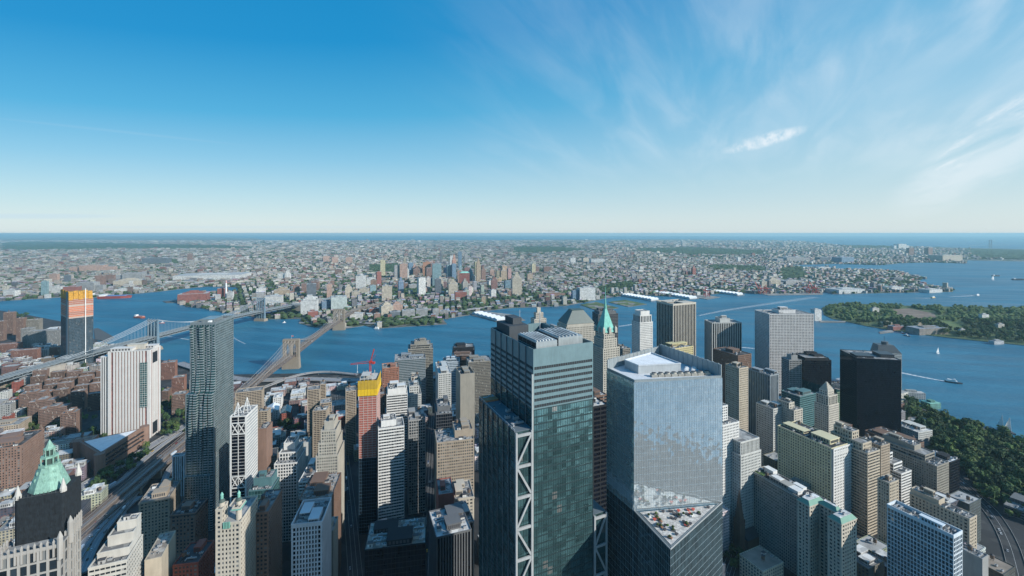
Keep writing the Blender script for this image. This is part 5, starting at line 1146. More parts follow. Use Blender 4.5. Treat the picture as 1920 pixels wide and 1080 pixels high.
def stone_bridge():
    t1, t2 = (-631,1260), (-691,1761); dv = Vector((t2[0]-t1[0], t2[1]-t1[1])).normalized(); nv = Vector((dv.y, -dv.x))
    ang = math.atan2(-dv.x, dv.y)
    e = empty('suspension_bridge', (0,0,0), 0, 'old stone towered suspension bridge with a brown deck crossing the river', 'bridge')
    m = MB()
    for s_ in (-1,1):
        for (a, b) in ((21.5,15.2),(3.6,-3.6)) if s_ == 1 else ((-15.2,-21.5),): m.box(min(a,b),-5.2,34,max(a,b),5.2,76)
    for x in (-9.4, 9.4):
        prof = [(x-5.8,58)]*2+[(x-5.8+5.8*(k/6)**.8*1, 58+14*math.sin(k/6*1.57)) for k in range(1,7)]+[(x+5.8-5.8*(k/6)**.8, 58+14*math.sin(k/6*1.57)) for k in range(5,-1,-1)]
        for a, b in zip(prof[1:], prof[2:]): 
            if abs(b[0]-a[0]) < .01: continue
            m.add([(a[0],-5,a[1]),(b[0],-5,b[1]),(b[0],-5,76),(a[0],-5,76),(a[0],5,a[1]),(b[0],5,b[1]),(b[0],5,76),(a[0],5,76)], [(0,1,2,3),(7,6,5,4),(4,5,1,0),(3,2,6,7)])
    m.box(-21.5,-5.2,75,21.5,5.2,78); m.box(-22.6,-6.2,78,22.6,6.2,81); m.box(-21.8,-5.5,81,21.8,5.5,84); m.frus(-23.5,-9,23.5,9,-2,-22,-7,22,7,34)
    for x in (-21,-15.8,0,15.8,21): m.box(x-.8,-6,20,x+.8,6,77)
    tm = m.mesh('tower', STONE)
    for t in (t1, t2): put('tower', tm, e, (*t, 0), ang)
    P = [(-520,580-150,6),(-549,580,11),(-572,780,24),(-597,977,36),(t1[0],t1[1],38),lerp((t1[0],t1[1],42),(t2[0],t2[1],42),.5),(t2[0],t2[1],38),(-725,2040,30),(-705,2230,22),(-640,2480,10),(-590,2700,5)]
    pts = path3(P, 8); m = MB(); strip(m, pts, 27); m.build('deck', flat('deck_brown', (.15,.115,.095), .9), e)
    m = MB()
    off = lambda p, o, dz=0: (p[0]+nv.x*o, p[1]+nv.y*o, p[2]+dz)
    for o, h in ((-13.3,3.2),(13.3,3.2),(-3,4.5),(3,4.5)):
        q = [off(p, o, h) for p in pts]
        for a, b in zip(q, q[1:]): m.beam(a, b, .5, .6)
        for a in q: m.beam((a[0],a[1],a[2]-h), a, .4, .4)
        for a, b in zip(q, q[1:]): m.beam((a[0],a[1],a[2]-h), b, .25, .3)
    m.build('deck_truss', flat('truss_brown', (.22,.17,.14)), e)
    m = MB(); strip(m, [off(p, 0, 3.2) for p in pts], 5); m.build('walkway', MATS['plank'], e)
    m = MB()
    for o in (-8.5, 8.5):
        strip(m, [off(p, o, .06) for p in pts], .3); strip(m, [off(p, o*.75, .06) for p in pts], .2); strip(m, [off(p, o*1.3, .06) for p in pts], .2)
    m.build('lane_marking', MATS['paint_white'], e)
    zt = 82; a1 = (-597,977,36); a2 = (-725,2040,30)
    for o in (-12.6,-4.5,4.5,12.6):
        m = MB(); T1, T2 = off((*t1,zt), o), off((*t2,zt), o)
        for seq in (hang(off(a1,o,2), T1, 6), hang(T1, T2, 36), hang(T2, off(a2,o,2), 6)):
            for a, b in zip(seq, seq[1:]): m.tube(a, b, .32, 5)
        m.build('cable', flat('cable_tan', (.38,.34,.30)), e)
        m = MB()
        for seq, n in ((hang(off(a1,o,2), T1, 6), 24), (hang(T1, T2, 36, 40), 40), (hang(T2, off(a2,o,2), 6), 24)):
            for c in seq: m.tube(c, (c[0],c[1],min(c[2], 37)), .1, 3)
        for T in (T1, T2):
            for k in range(1,9):
                for s_ in (-1,1): m.tube(T, (T[0]+dv.x*s_*k*14, T[1]+dv.y*s_*k*14, 43), .1, 3)
        m.build('stay_rope', flat('cable_tan', (.38,.34,.30)), e)
    m = MB()
    for a in ((-597,977),(-725,2040)):
        v = MB(); v.box(-18,-20,-2,18,20,33); v.box(-19,-21,33,19,21,34.5)
        o = v.build('anchorage', STONE, e); o.location = (*a, 0); o.rotation_euler = (0,0,ang)
    for (p, q, n) in ((P[1],P[3],9),(P[7],P[9],9)):
        for i in range(n):
            c = lerp(p, q, (i+.5)/n); o = None; v = MB(); v.box(-12,-2.2,-2,12,2.2,c[2]-1.7); o = v.build('pier', STONE, e); o.location = (c[0],c[1],0); o.rotation_euler = (0,0,ang)
    m = MB(); fx = (*t1, 84); m.tube(fx, (fx[0],fx[1],94), .25); m.build('flagpole', MATS['cablew'], e)
    m = MB(); m.box(fx[0], fx[1]-.1, 90.5, fx[0]+6, fx[1]+.1, 94); m.build('flag', flat('flag_red', (.5,.2,.2)), e)
    return P
BP = stone_bridge()
def steel_bridge():
    t1, t2 = (-1191,1462), (-1108,1944); dv = Vector((t2[0]-t1[0], t2[1]-t1[1])).normalized(); nv = Vector((dv.y, -dv.x)); ang = math.atan2(-dv.x, dv.y)
    e = empty('steel_bridge', (0,0,0), 0, 'blue grey steel suspension bridge with pale cables and a deep truss deck upstream', 'bridge')
    m = MB()
    for x in (-18,-6,6,18): m.frus(x-2.4,-5,x+2.4,5,10,x-1.6,-2.2,x+1.6,2.2,99)
    m.box(-20,-2.4,93,20,2.4,99); m.box(-21,-3,99,21,3,100.5)
    for z in (60,76): m.box(-18,-1.6,z,18,1.6,z+2.4)
    for x in (-12,12):
        for z in (30,62,78): m.beam((x-5,0,z),(x+5,0,z+14),1.2,1.2); m.beam((x+5,0,z),(x-5,0,z+14),1.2,1.2)
    for x in (-18,-6,6,18): m.cyl(x,0,100.5,104,1.6,8,0,.3)
    tm = m.mesh('tower', MATS['bridge_blue']); m = MB(); m.frus(-27,-13,27,13,-3,-24,-10,24,10,11); bm_ = m.mesh('tower_base', STONE)
    for t in (t1, t2): put('tower', tm, e, (*t, 0), ang); put('tower_base', bm_, e, (*t, 0), ang)
    off = lambda p, o, dz=0: (p[0]+nv.x*o, p[1]+nv.y*o, p[2]+dz)
    ex = lambda t, k, z: (t[0]+dv.x*k, t[1]+dv.y*k, z)
    P = [ex(t1,-760,14),ex(t1,-520,24),ex(t1,-260,38),(*t1,45),lerp((*t1,49),(*t2,49),.5),(*t2,45),ex(t2,240,36),ex(t2,520,24),ex(t2,760,12),ex(t2,960,5)]
    pts = path3(P, 14); m = MB(); strip(m, pts, 36); m.build('deck', flat('deck_slate2', (.14,.16,.175), .9), e)
    m = MB()
    for o in (-18,-7,7,18):
        lo = [off(p, o, -7.2) for p in pts]; hi = [off(p, o, .8) for p in pts]
        for a, b in zip(lo, lo[1:]): m.beam(a, b, .8, .9)
        for a, b in zip(hi, hi[1:]): m.beam(a, b, .8, .9)
        for i in range(len(pts)-1): m.beam(lo[i], hi[i+1], .6, .6); m.beam(hi[i], lo[i], .5, .5)
    m.build('deck_truss', flat('truss_pale', (.27,.31,.33)), e); m = MB()
    strip(m, [off(p,0,-7) for p in pts], 30); m.build('lower_deck', flat('deck_slate2', (.14,.16,.175)), e)
    for o in (-16,-5.5,5.5,16):
        m = MB(); T1, T2 = off((*t1,100.5), o), off((*t2,100.5), o); A1, A2 = off(ex(t1,-260,42), o), off(ex(t2,240,40), o)
        for seq in (hang(A1, T1, 7), hang(T1, T2, 44, 40), hang(T2, A2, 7)):
            for a, b in zip(seq, seq[1:]): m.tube(a, b, .7, 5)
        m.build('cable', flat('cable_grey', (.38,.42,.45)), e); m = MB()
        for seq in (hang(A1, T1, 7), hang(T1, T2, 44, 40), hang(T2, A2, 7)):
            for c in seq: m.tube(c, (c[0],c[1],44), .16, 3)
        m.build('hanger_rope', flat('hanger', (.35,.40,.43)), e)
    for k, t in ((-290,t1),(270,t2)):
        v = MB(); v.box(-24,-26,-2,24,26,31)
        for i in range(5): v.box(-23+i*10,-26.5,2,-19+i*10,-26,28)
        v.box(-25,-27,31,25,27,33); o = v.build('anchorage', WM('anchor', (.34,.31,.27)), e); c = ex(t,k,0); o.location = c; o.rotation_euler = (0,0,ang)
    for k in (-720,-660,-600,-540,-480,-420,-360): 
        v = MB(); v.box(-15,-2.5,-2,15,2.5,16); o = v.build('pier', STONE, e); o.location = ex(t1,k,0); o.rotation_euler = (0,0,ang)
    return P
SP = steel_bridge()

# ------------------------------------------------------------------ roads and traffic
LANES = []
def road(name, pts, wd, z0=None, lanes=2, piers=False, mat=None, label=None):
    p = path3(pts, 8); m = MB(); strip(m, p, wd); mat = asph if name in ('quay_road', 'street', 'broadway_street') else mat
    if label:
        e = empty(name, (0,0,0), 0, label, 'viaduct'); m.build('deck', mat or ROADTOP, e)
    else:
        e = None; o = tag(m.build(name, mat or ROADTOP), kind='structure')
    k = MB()
    def side(o):
        out = []
        for i in range(len(p)):
            a, b = p[max(i-1,0)], p[min(i+1,len(p)-1)]; d = Vector((b[0]-a[0], b[1]-a[1])).normalized(); out.append((p[i][0]-d.y*o, p[i][1]+d.x*o, p[i][2]))
        return out
    for o in (-wd/2+.15, wd/2-.15):
        q = side(o)
        for a, b in zip(q, q[1:]): k.beam((a[0],a[1],a[2]+.45), (b[0],b[1],b[2]+.45), .3, .9)
    o_ = k.build('kerb' if e is None else 'parapet', flat('barrier', (.33,.32,.30)), e)
    if e is None: tag(o_, kind='structure')
    k = MB()
    for i in range(1, lanes): strip(k, [(a[0],a[1],a[2]+.05) for a in side(-wd/2+wd*i/lanes)], .22)
    k.v = [(x,y,z) for x,y,z in k.v]
    o_ = k.build('lane_marking', MATS['paint_white'], e) if lanes > 1 else None
    if o_ and e is None: tag(o_, kind='structure')
    if piers:
        for a in p[4::6]:
            v = MB(); v.cyl(a[0],a[1],-1,a[2]-1.5,.9,8); v.build('pier', flat('pier_conc', (.3,.29,.27)), e)
    LANES.append((name, p, wd, lanes))
H7 = 9
road('highway', [at_h(120,1075,9),at_h(168,1000,9),at_h(240,925,10),at_h(300,868,10),at_h(350,822,10),at_h(405,778,12),at_h(455,742,22)], 19, lanes=5)
road('ramp', [at_h(150,1075,8),at_h(180,1010,8),at_h(232,945,8),at_h(286,885,8),at_h(345,838,8),at_h(395,800,8)], 14, lanes=4)
road('avenue', [at_h(95,960,3),at_h(160,908,3),at_h(215,880,3),at_h(280,838,3),at_h(345,800,3),at_h(420,760,3)], 16, lanes=4)
road('slip_road', [at_h(185,925,4),at_h(225,902,4),at_h(262,868,5),at_h(310,830,6),at_h(360,800,7)], 8, lanes=2)
road('loop_ramp', [at_h(262,930,7),at_h(240,948,6),at_h(228,962,5),at_h(236,972,4),at_h(262,965,3),at_h(300,940,3)], 9, lanes=2)
road('curved_ramp', [at_h(305,930,6),at_h(308,905,6),at_h(318,880,7),at_h(345,850,8)], 9, lanes=2)
road('elevated_drive', [at_h(335,680,8),at_h(400,700,8),at_h(470,712,8),at_h(560,710,8),at_h(640,712,8),at_h(730,712,8),at_h(830,706,8),at_h(960,700,8)], 24, lanes=6, piers=True, label='elevated drive on columns along the near shore under the stone bridge')
road('curved_viaduct', [at_h(470,738,6),at_h(505,722,8),at_h(560,703,9),at_h(610,697,9),at_h(670,702,8)], 10, lanes=2, piers=True, label='narrow curved viaduct sweeping up beside the shore drive')
road('street', [at_h(668,1100,2.62),at_h(655,950,2.62),at_h(645,860,2.62),at_h(638,800,2.62),at_h(630,740,2.62)], 15, lanes=3)
road('street', [at_h(798,1100,2.62),at_h(804,950,2.62),at_h(808,860,2.62),at_h(813,760,2.62),at_h(818,715,2.62)], 13, lanes=3)
road('broadway_street', [at_h(1352,1100,2.62),at_h(1372,1040,2.62),at_h(1400,960,2.62),at_h(1416,900,2.62),at_h(1425,840,2.62)], 16, lanes=4)
road('quay_road', [at_h(1915,1100,2.62),at_h(1893,1020,2.62),at_h(1862,965,2.62),at_h(1825,928,2.62),at_h(1785,892,2.62)], 16, lanes=2)
road('shore_highway', [at_h(640,600,6),at_h(700,606,6),at_h(760,597,8),at_h(830,588,9),at_h(900,577,9),at_h(960,571,9),at_h(1060,562,8),at_h(1120,553,8)], 26, lanes=6)
def car_mesh(name, c, kind):
    m = MB(); L, Wd, Hh = {'car': (4.6,1.85,1.45), 'van': (6.2,2.1,2.6), 'bus': (12,2.6,3.2)}[kind]
    m.prism([(-L/2,-Wd/2),(L/2,-Wd/2),(L/2,Wd/2),(-L/2,Wd/2)], .3, Hh*.55)
    if kind == 'car': m.frus(-L*.38,-Wd*.46,L*.24,Wd*.46,Hh*.55,-L*.26,-Wd*.38,L*.10,Wd*.38,Hh*.98,1); m.box(-L*.25,-Wd*.37,Hh*.98,L*.09,Wd*.37,Hh)
    else: m.box(-L/2+.02,-Wd/2+.02,Hh*.55,L*.42,Wd/2-.02,Hh); m.box(L*.42,-Wd*.44,Hh*.6,L*.43,Wd*.44,Hh*.9,1)
    for x in (-L*.32, L*.32):
        for y in (-Wd/2+.12, Wd/2-.12):
            n = 8; m.add([(x+.34*math.cos(6.283*i/n), y-.12, .34+.34*math.sin(6.283*i/n)) for i in range(n)]+[(x+.34*math.cos(6.283*i/n), y+.12, .34+.34*math.sin(6.283*i/n)) for i in range(n)], [(i,(i+1)%n,n+(i+1)%n,n+i) for i in range(n)]+[tuple(reversed(range(n))), tuple(range(n,2*n))], 2)
    return m.mesh(name, [wallm('paint_'+name+str(c), c, .35, .05), flat('car_glass', (.02,.025,.03), .15), flat('tyre', (.02,.02,.02))])
CARC = dict(white=(.75,.75,.74), silver=(.45,.46,.48), black=(.02,.02,.022), yellow=(.7,.42,.02), red=(.4,.03,.03), blue=(.05,.12,.3), grey=(.16,.17,.18))
CARM = {k: car_mesh('car', c, 'car') for k, c in CARC.items()}; VANM = {k: car_mesh('van', CARC[k], 'van') for k in ('white','grey')}; BUSM = car_mesh('bus', (.55,.6,.65), 'bus')
WHERE = {'highway':'main bridge approach','ramp':'lower approach ramp','avenue':'tree-edged avenue by the school','slip_road':'slip road','loop_ramp':'loop ramp','curved_ramp':'curved ramp at the rippled tower','elevated_drive':'elevated shore drive','curved_viaduct':'curved viaduct','street':'dark street canyon','broadway_street':'street beside the mirror tower','quay_road':'wide road by the garage','shore_highway':'highway along the far shore'}
LANES.append(('stone_bridge', path3([(p[0],p[1],p[2]) for p in BP[:7]], 8), 24, 6)); WHERE['stone_bridge'] = 'stone bridge deck'
rd = random.Random(21)
for name, p, wd, lanes in LANES:
    n = {'highway':92,'ramp':42,'avenue':18,'slip_road':6,'loop_ramp':4,'curved_ramp':5,'elevated_drive':28,'curved_viaduct':6,'street':16,'broadway_street':8,'quay_road':16,'shore_highway':22,'stone_bridge':36}[name]
    for _ in range(n):
        i = rd.randrange(len(p)-1); t = rd.random(); a, b = p[i], p[i+1]; c = lerp(a, b, t); d = Vector((b[0]-a[0], b[1]-a[1])).normalized(); ln = rd.randrange(lanes); o = -wd/2+wd*(ln+.5)/lanes
        kind = rd.random(); k = rd.choices(list(CARC), (30,22,16,14,6,5,14))[0]
        if kind < .84: nm, me, lb = 'car', CARM[k], k+' car'
        elif kind < .96: k = rd.choice(('white','grey')); nm, me, lb = 'van', VANM[k], k+' van'
        else: nm, me, lb = 'bus', BUSM, 'pale bus'
        q = (c[0]-d.y*o, c[1]+d.x*o, c[2]+.06); ux, uy = topx(*q)
        if not (-5 < ux < 1925 and uy < 1085): continue
        ob = bpy.data.objects.new(nm, me); COL.objects.link(ob); ob.location = q; ob.rotation_euler = (0,0,math.atan2(d.y,d.x)+(math.pi if ln >= lanes/2 else 0))
        tag(ob, lb+' driving on the '+WHERE[name], nm, lb+'s on the '+WHERE[name])
def lampm(m): m.tube((0,0,0),(0,0,10),.13,5); m.tube((0,0,9.8),(2.4,0,10.4),.09,4); m.box(1.8,-.2,10.3,2.9,.2,10.5)
for name, p, wd, lanes in LANES:
    if name in ('highway','avenue','elevated_drive'):
        for i in range(2, len(p)-2, 4):
            a = p[i]; b = p[i+1]; d = Vector((b[0]-a[0], b[1]-a[1])).normalized(); o = wd/2+.4
            s_ = bpy.data.objects.new('street_lamp', unit('street_lamp', [flat('lamp_steel', (.3,.31,.32))], lampm)); COL.objects.link(s_); s_.location = (a[0]+d.y*o, a[1]-d.x*o, a[2]-.8); s_.rotation_euler = (0,0,math.atan2(d.x,-d.y))
            tag(s_, 'grey bracket street lamp along the '+WHERE[name], 'street lamp', 'street lamps along the '+WHERE[name])
wood('street_tree', [(165,905),(215,880),(285,838),(292,846),(250,880),(200,915),(165,960)], 34, .7, 1.05, 'bushy tree on the green strip between the approach ramps', 'trees between the ramps', 31, 3, 5)
wood('street_tree', [(30,790),(70,800),(110,822),(140,830),(190,812),(200,830),(145,845),(120,850),(60,830)], 34, .8, 1.15, 'dark bushy tree among the brown housing slabs', 'trees among the housing slabs', 32, 3, 6)
wood('street_tree', [(10,720),(100,690),(185,690),(185,790),(110,810),(40,790)], 90, .9, 1.3, 'bushy tree between the brown slabs near the striped slab', 'trees among the brown slabs', 38, 3, 9)
wood('street_tree', [(300,740),(355,735),(355,790),(300,800)], 26, .9, 1.3, 'bushy tree in the shade beside the rippled tower', 'trees beside the rippled tower', 39, 3, 9)
wood('street_tree', [(300,800),(352,785),(352,812),(302,822)], 14, .8, 1.1, 'bushy tree between the striped slab and the rippled tower', 'trees at the foot of the striped slab', 33, 3, 6)
wood('street_tree', [(120,730),(180,738),(185,762),(130,750)], 10, .8, 1.0, 'bushy tree between the housing rows and the striped slab', 'trees in the housing rows', 34, 3, 6)
wood('street_tree', [(520,795),(575,785),(580,808),(530,815)], 14, .8, 1.0, 'bushy tree in the courtyard of the balconied towers', 'courtyard trees', 35, 3, 6)
wood('street_tree', [(28,588),(60,594),(60,604),(30,596)], 10, .9, 1.3, 'tree on the near riverbank beyond the brown tower blocks', 'riverbank trees', 36, 3, 8)
wood('street_tree', [(1360,1050),(1395,1040),(1400,1075),(1370,1080)], 8, .6, .8, 'tree in the churchyard under the mirror tower', 'churchyard trees', 37, 3, 5)

wood('street_tree', [(1815,900),(1900,935),(1935,965),(1890,975),(1840,940)], 22, .8, 1.2, 'tree along the road by the grey garage', 'trees by the garage road', 40, 2.6, 7)

# ------------------------------------------------------------------ low buildings packed between the towers
def near_foot(x, y, r):
    for P in FOOT:
        for i in range(len(P)):
            a, b = Vector(P[i]), Vector(P[(i+1) % len(P)]); ab = b-a; t = max(0, min(1, ((x-a.x)*ab.x+(y-a.y)*ab.y)/max(ab.length_squared, 1e-6)))
            if (Vector((x,y))-(a+ab*t)).length < r: return True
        if inpoly(x, y, P): return True
    for _, p, wd, _ in LANES:
        for a in p:
            if math.hypot(x-a[0], y-a[1]) < wd/2+r*.75: return True
    return False
LCOL = {'tan': (.35,.29,.22), 'grey': (.26,.26,.25), 'red brick': (.20,.10,.08), 'cream': (.48,.44,.37), 'brown': (.17,.125,.10), 'white': (.6,.59,.56), 'dark': (.08,.085,.09)}
rd = random.Random(17); FC = distm()
def lowbox(m, w, d, h, col, roof, rd):
    m.box(0,0,-3,w,d,h,0,col); m.box(-.2,-.2,h,w+.2,.4,h+1,0,col); m.box(-.2,d-.4,h,w+.2,d+.2,h+1,0,col); m.box(-.2,.4,h,.4,d-.4,h+1,0,col); m.box(w-.4,.4,h,w+.2,d-.4,h+1,0,col)
    m.box(.4,.4,h,w-.4,d-.4,h+.1,1,roof)
MANP = [gnd(x, y, 2) for x, y in MAN]+[(900,-700),(-6000,-700)]
PKP = [gnd(x, y, 2) for x, y in PARK]
SCH = 0; cand = []
for iy in range(60):
    for ix in range(-50, 70):
        u, v = ix*36+rd.uniform(-2,2), 150+iy*30+rd.uniform(-2,2); t = R(66); x, y = u*math.sin(t), v+u*math.cos(t)*.35
        if not 380 < y < 1500: continue
        w, d = rd.uniform(24,33), rd.uniform(20,28)
        if not inpoly(x, y, MANP) or not inpoly(x+20, y+24, MANP) or inpoly(x, y, PKP): continue
        px, py = topx(x, y, 20)
        if not -60 < px < 1960 or py > 1120: continue
        if 150 < px < 360 and py > 780: continue
        if px > 1690 and 730 < py < 1000: continue
        if -80 < px < 350 and 800 < y < 1180: continue
        if near_foot(x+2, y+8, 16): continue
        col = rd.choice(list(LCOL)); h = rd.choice((14,18,22,26,32,40)) if px > 450 else rd.choice((12,16,20,24))
        if px > 900 and y < 900: h *= 1.3
        if px > 400 and y > 900: h = rd.choice((9,11,13,16))
        if y > 1090 and not (px < 230 and y < 1420): continue
        cand.append((x, y, w, d, h, col))
bpy.context.view_layer.update()
DG = bpy.context.evaluated_depsgraph_get()
def seen(x, y, w, d, h):
    n = 0
    for fx, fy, fz in ((0,0,1),(.5,.5,1),(1,0,1),(0,1,1),(1,1,1),(.5,0,.6),(0,.5,.6),(1,0,.5),(0,0,.4)):
        p = Vector((*world_poly((x, y), 66, [(fx*w, fy*d)])[0], 2.4+h*fz+.6)); o = Vector((0,0,EYE)); q = p-o
        px, py = topx(*p)
        if not (-2 < px < 1922 and py < 1082): continue
        if not SC.ray_cast(DG, o+q.normalized()*2, q.normalized(), distance=q.length-3)[0]: n += 1
    return n
cand = [(c, seen(*c[:5])) for c in cand]
cand = sorted([(-k/c[1]**2, c) for c, k in cand if k])
print('LOWRISE seen', len(cand)); rest = MB()
for i, (_, (x, y, w, d, h, col)) in enumerate(cand):
    rc = rd.choice(((.35,.35,.34),(.2,.2,.2),(.06,.06,.065),(.55,.55,.53),(.26,.22,.18))); cc = tuple(c*rd.uniform(.8,1.15) for c in LCOL[col])
    m = MB(); lowbox(m, w, d, h, cc, rc, rd)
    if i >= 290:
        rest.add([(*world_poly((x,y),66,[(p[0],p[1])])[0], p[2]+2.4) for p in m.v], m.f); rest.c[-len(m.f):] = m.c; continue
    e = empty('low_rise_building', (x, y, 2.4), R(90-66), col+' low-rise building packed into the blocks between the near towers', 'building', col+' low-rise buildings of the near blocks')
    roof = MB(); roof.box(.4,.4,h+.1,w-.4,d-.4,h+.3,0,rc)
    m.build('wall', [FC, FC], e, attr=True); ro = roof.build('roof', FC, e, attr=True)
    SCH += 1
    clutter(ro, 1, 1, w-1, d-1, h+.3, rd.choice((2,3,4)), SCH+3000, None, True, rd.random() < .5)
if rest.f: tag(rest.build('low_rise_mass', FC, attr=True), 'slivers of low roofs between the near towers', kind='stuff')
# church by the mirror tower
cx, cy_ = gnd(1402, 1040, 0); e = empty('church', (cx, cy_, 2.4), R(24), 'dark brown gothic church with a pitched roof and square belfry under the mirror tower', 'church')
m = MB(); m.box(0,0,-3,38,16,14); m.build('wall', MATS['w_brown'], e); m = MB(); m.prism([(-.5,14),(16.5,14),(8,23)], -.5, 38.5); m.v = [(z, x, y) for x, y, z in m.v]; m.build('roof', MATS['slate'], e)
m = MB(); m.box(-9,3.5,-3,0,12.5,34); [m.box(-9.4+a*8.2,3.1+b*8.2,34,-8.2+a*8.2,4.3+b*8.2,38) for a in (0,1) for b in (0,1)]; m.frus(-8.5,4,-.5,12,34,-4.7,7.7,-4.3,8.3,72); m.build('belfry', MATS['w_brown'], e)

# ------------------------------------------------------------------ boats
WHT, HULL = MATS['whitep'], flat('hull_dark', (.05,.05,.06))
def boat(name, label, px, py, L, head, hull, cabin, kind='ferry', mast=False):
    x, y = gnd(px, py, 0); e = empty(name, (x, y, 0), R(head), label, 'boat'); Wd = L*.27
    m = MB(); pl = [(-L/2,-Wd/2),(L*.22,-Wd/2),(L/2,0),(L*.22,Wd/2),(-L/2,Wd/2)]; m.prism([(a*.94,b*.85) for a, b in pl], -.8, L*.08+.6, poly2=pl); m.build('hull', hull, e)
    if kind == 'ferry':
        m = MB(); m.box(-L*.42,-Wd*.4,L*.08+.6,L*.2,Wd*.4,L*.08+3.2); m.box(-L*.34,-Wd*.34,L*.08+3.2,L*.12,Wd*.34,L*.08+5.6); m.box(0,-Wd*.25,L*.08+5.6,L*.1,Wd*.25,L*.08+7.6); m.build('cabin', cabin, e)
    elif kind == 'barge':
        m = MB(); m.box(-L*.45,-Wd*.36,L*.08+.6,-L*.3,Wd*.36,L*.08+9); m.build('cabin', WHT, e); m = MB()
        for i in range(4): m.box(-L*.25+i*L*.15,-Wd*.35,L*.08+.6,-L*.13+i*L*.15,Wd*.35,L*.08+4)
        m.build('cargo', cabin, e)
    elif kind == 'tug':
        m = MB(); m.box(-L*.15,-Wd*.35,L*.08+.6,L*.2,Wd*.35,L*.08+3.5); m.box(0,-Wd*.25,L*.08+3.5,L*.15,Wd*.25,L*.08+6); m.build('cabin', cabin, e); m = MB(); m.cyl(-L*.08,0,L*.08+3.5,L*.08+7,.7,8); m.build('funnel', HULL, e)
    elif kind == 'sail':
        m = MB(); m.tube((L*.05,0,1),(L*.05,0,L*1.35),.18,5); m.build('mast', MATS['cablew'], e)
        for s_ in (1,-1):
            m = MB(); a, b, c = (L*.05+s_*.3,0,L*1.3), (L*.05+s_*.3,0,L*.22), (L*.05+s_*L*.45,L*.12,L*.24); m.add([(a[0],a[1]-.08,a[2]),(b[0],b[1]-.08,b[2]),(c[0],c[1]-.08,c[2]),(a[0],a[1]+.08,a[2]),(b[0],b[1]+.08,b[2]),(c[0],c[1]+.08,c[2])], [(0,1,2),(5,4,3),(0,3,4,1),(1,4,5,2),(2,5,3,0)]); m.build('sail', flat('sailcloth', (.85,.84,.80)), e)
    return e
foam, n_, l_, b_ = newmat('foam')
g_ = nd(n_, 'ShaderNodeNewGeometry'); q_ = nd(n_, 'ShaderNodeTexNoise'); q_.inputs['Scale'].default_value = .16; q_.inputs['Detail'].default_value = 6; l_.new(g_.outputs['Position'], q_.inputs['Vector'])
at_ = nd(n_, 'ShaderNodeAttribute', attribute_name='col'); s_ = nd(n_, 'ShaderNodeSeparateColor'); l_.new(at_.outputs['Color'], s_.inputs[0])
b_.inputs['Base Color'].default_value = (.72,.76,.78,1); b_.inputs['Roughness'].default_value = .9
l_.new(mth(n_, l_, 'MULTIPLY', rng(n_, l_, q_.outputs['Fac'], .30, .54), s_.outputs[0]), b_.inputs['Alpha'])
def wake(pts, w0, w1, a0, a1):
    p = path3([(*gnd(x, y, 0), .12) for x, y in pts], 10); m = MB(); n = len(p)
    for i in range(n-1):
        t = i/(n-1); a, b = p[i], p[i+1]; d = Vector((b[0]-a[0],b[1]-a[1])).normalized(); wa, wb = (w0+(w1-w0)*t)/2, (w0+(w1-w0)*(i+1)/(n-1))/2
        for s0, s1, k in ((-1,-.4,.5),(-.4,.4,1),(.4,1,.5)):
            m.add([(a[0]-d.y*wa*s0,a[1]+d.x*wa*s0,.12),(a[0]-d.y*wa*s1,a[1]+d.x*wa*s1,.12),(b[0]-d.y*wb*s1,b[1]+d.x*wb*s1,.12),(b[0]-d.y*wb*s0,b[1]+d.x*wb*s0,.12)], [(0,1,2,3)], 0, ((a0+(a1-a0)*t)*k,)*3)
    tag(m.build('wake', foam, attr=True), kind='stuff')
boat('ferry', 'white ferry with a long straight wake behind the black tower', 1788, 718, 34, -38, HULL, WHT)
wake([(1783,717),(1740,709),(1690,699),(1660,694)], 7, 20, 1, .8)
wake([(1560,688),(1520,684),(1490,676)], 8, 20, .8, .6); wake([(1440,657),(1400,652),(1370,651)], 9, 22, .9, .5)
boat('sailing_boat', 'white two-sailed boat out on the open harbour water', 1759, 663, 15, 20, WHT, WHT, 'sail')
boat('ferry', 'small white boat with a short wake beyond the wooded island', 1833, 554, 40, 20, WHT, WHT); wake([(1828,554),(1805,555.5),(1780,556)], 14, 26, 1, .3)
boat('ferry', 'small yellow ferry crossing beyond the wooded island', 1750, 558.5, 40, 20, flat('ferry_yellow', (.7,.45,.08)), WHT); wake([(1745,559),(1730,559.5),(1715,559)], 12, 20, .8, .3)
boat('buoy_boat', 'white sail far out on the harbour', 1862, 525, 30, 10, WHT, WHT, 'sail')
boat('barge', 'dark flat barge anchored far out on the harbour', 1868, 518, 80, 5, HULL, HULL, 'barge'); boat('barge', 'dark barge at the frame edge on the outer harbour', 1910, 525, 90, -8, HULL, HULL, 'barge')
boat('barge', 'orange red tanker barge above the cables of the steel bridge', 263, 596, 62, -15, flat('hull_orange', (.5,.13,.07)), flat('deck_pink', (.45,.22,.18)), 'barge')
boat('tugboat', 'small orange tug right of the steel bridge tower', 304, 606, 22, 10, flat('hull_orange', (.5,.13,.07)), WHT, 'tug')
wake([(355,637),(330,633),(305,629)], 6, 16, .8, .4); wake([(460,645),(446,638),(436,632)], 4, 9, .6, .3)
boat('ferry', 'white river boat below the far shore landing', 705, 617, 26, 170, WHT, WHT); boat('motor_boat', 'tiny white boat between the two bridges', 533, 605, 14, 40, WHT, WHT, 'tug')
boat('barge', 'long red hulled ship docked at the navy yard', 217, 559, 170, 12, flat('hull_red', (.3,.06,.05)), flat('cargo_blue', (.1,.2,.4)), 'barge'); boat('barge', 'grey ship docked at the navy yard', 190, 556, 140, 10, flat('hull_grey', (.3,.31,.33)), flat('cargo_grey', (.4,.4,.38)), 'barge')
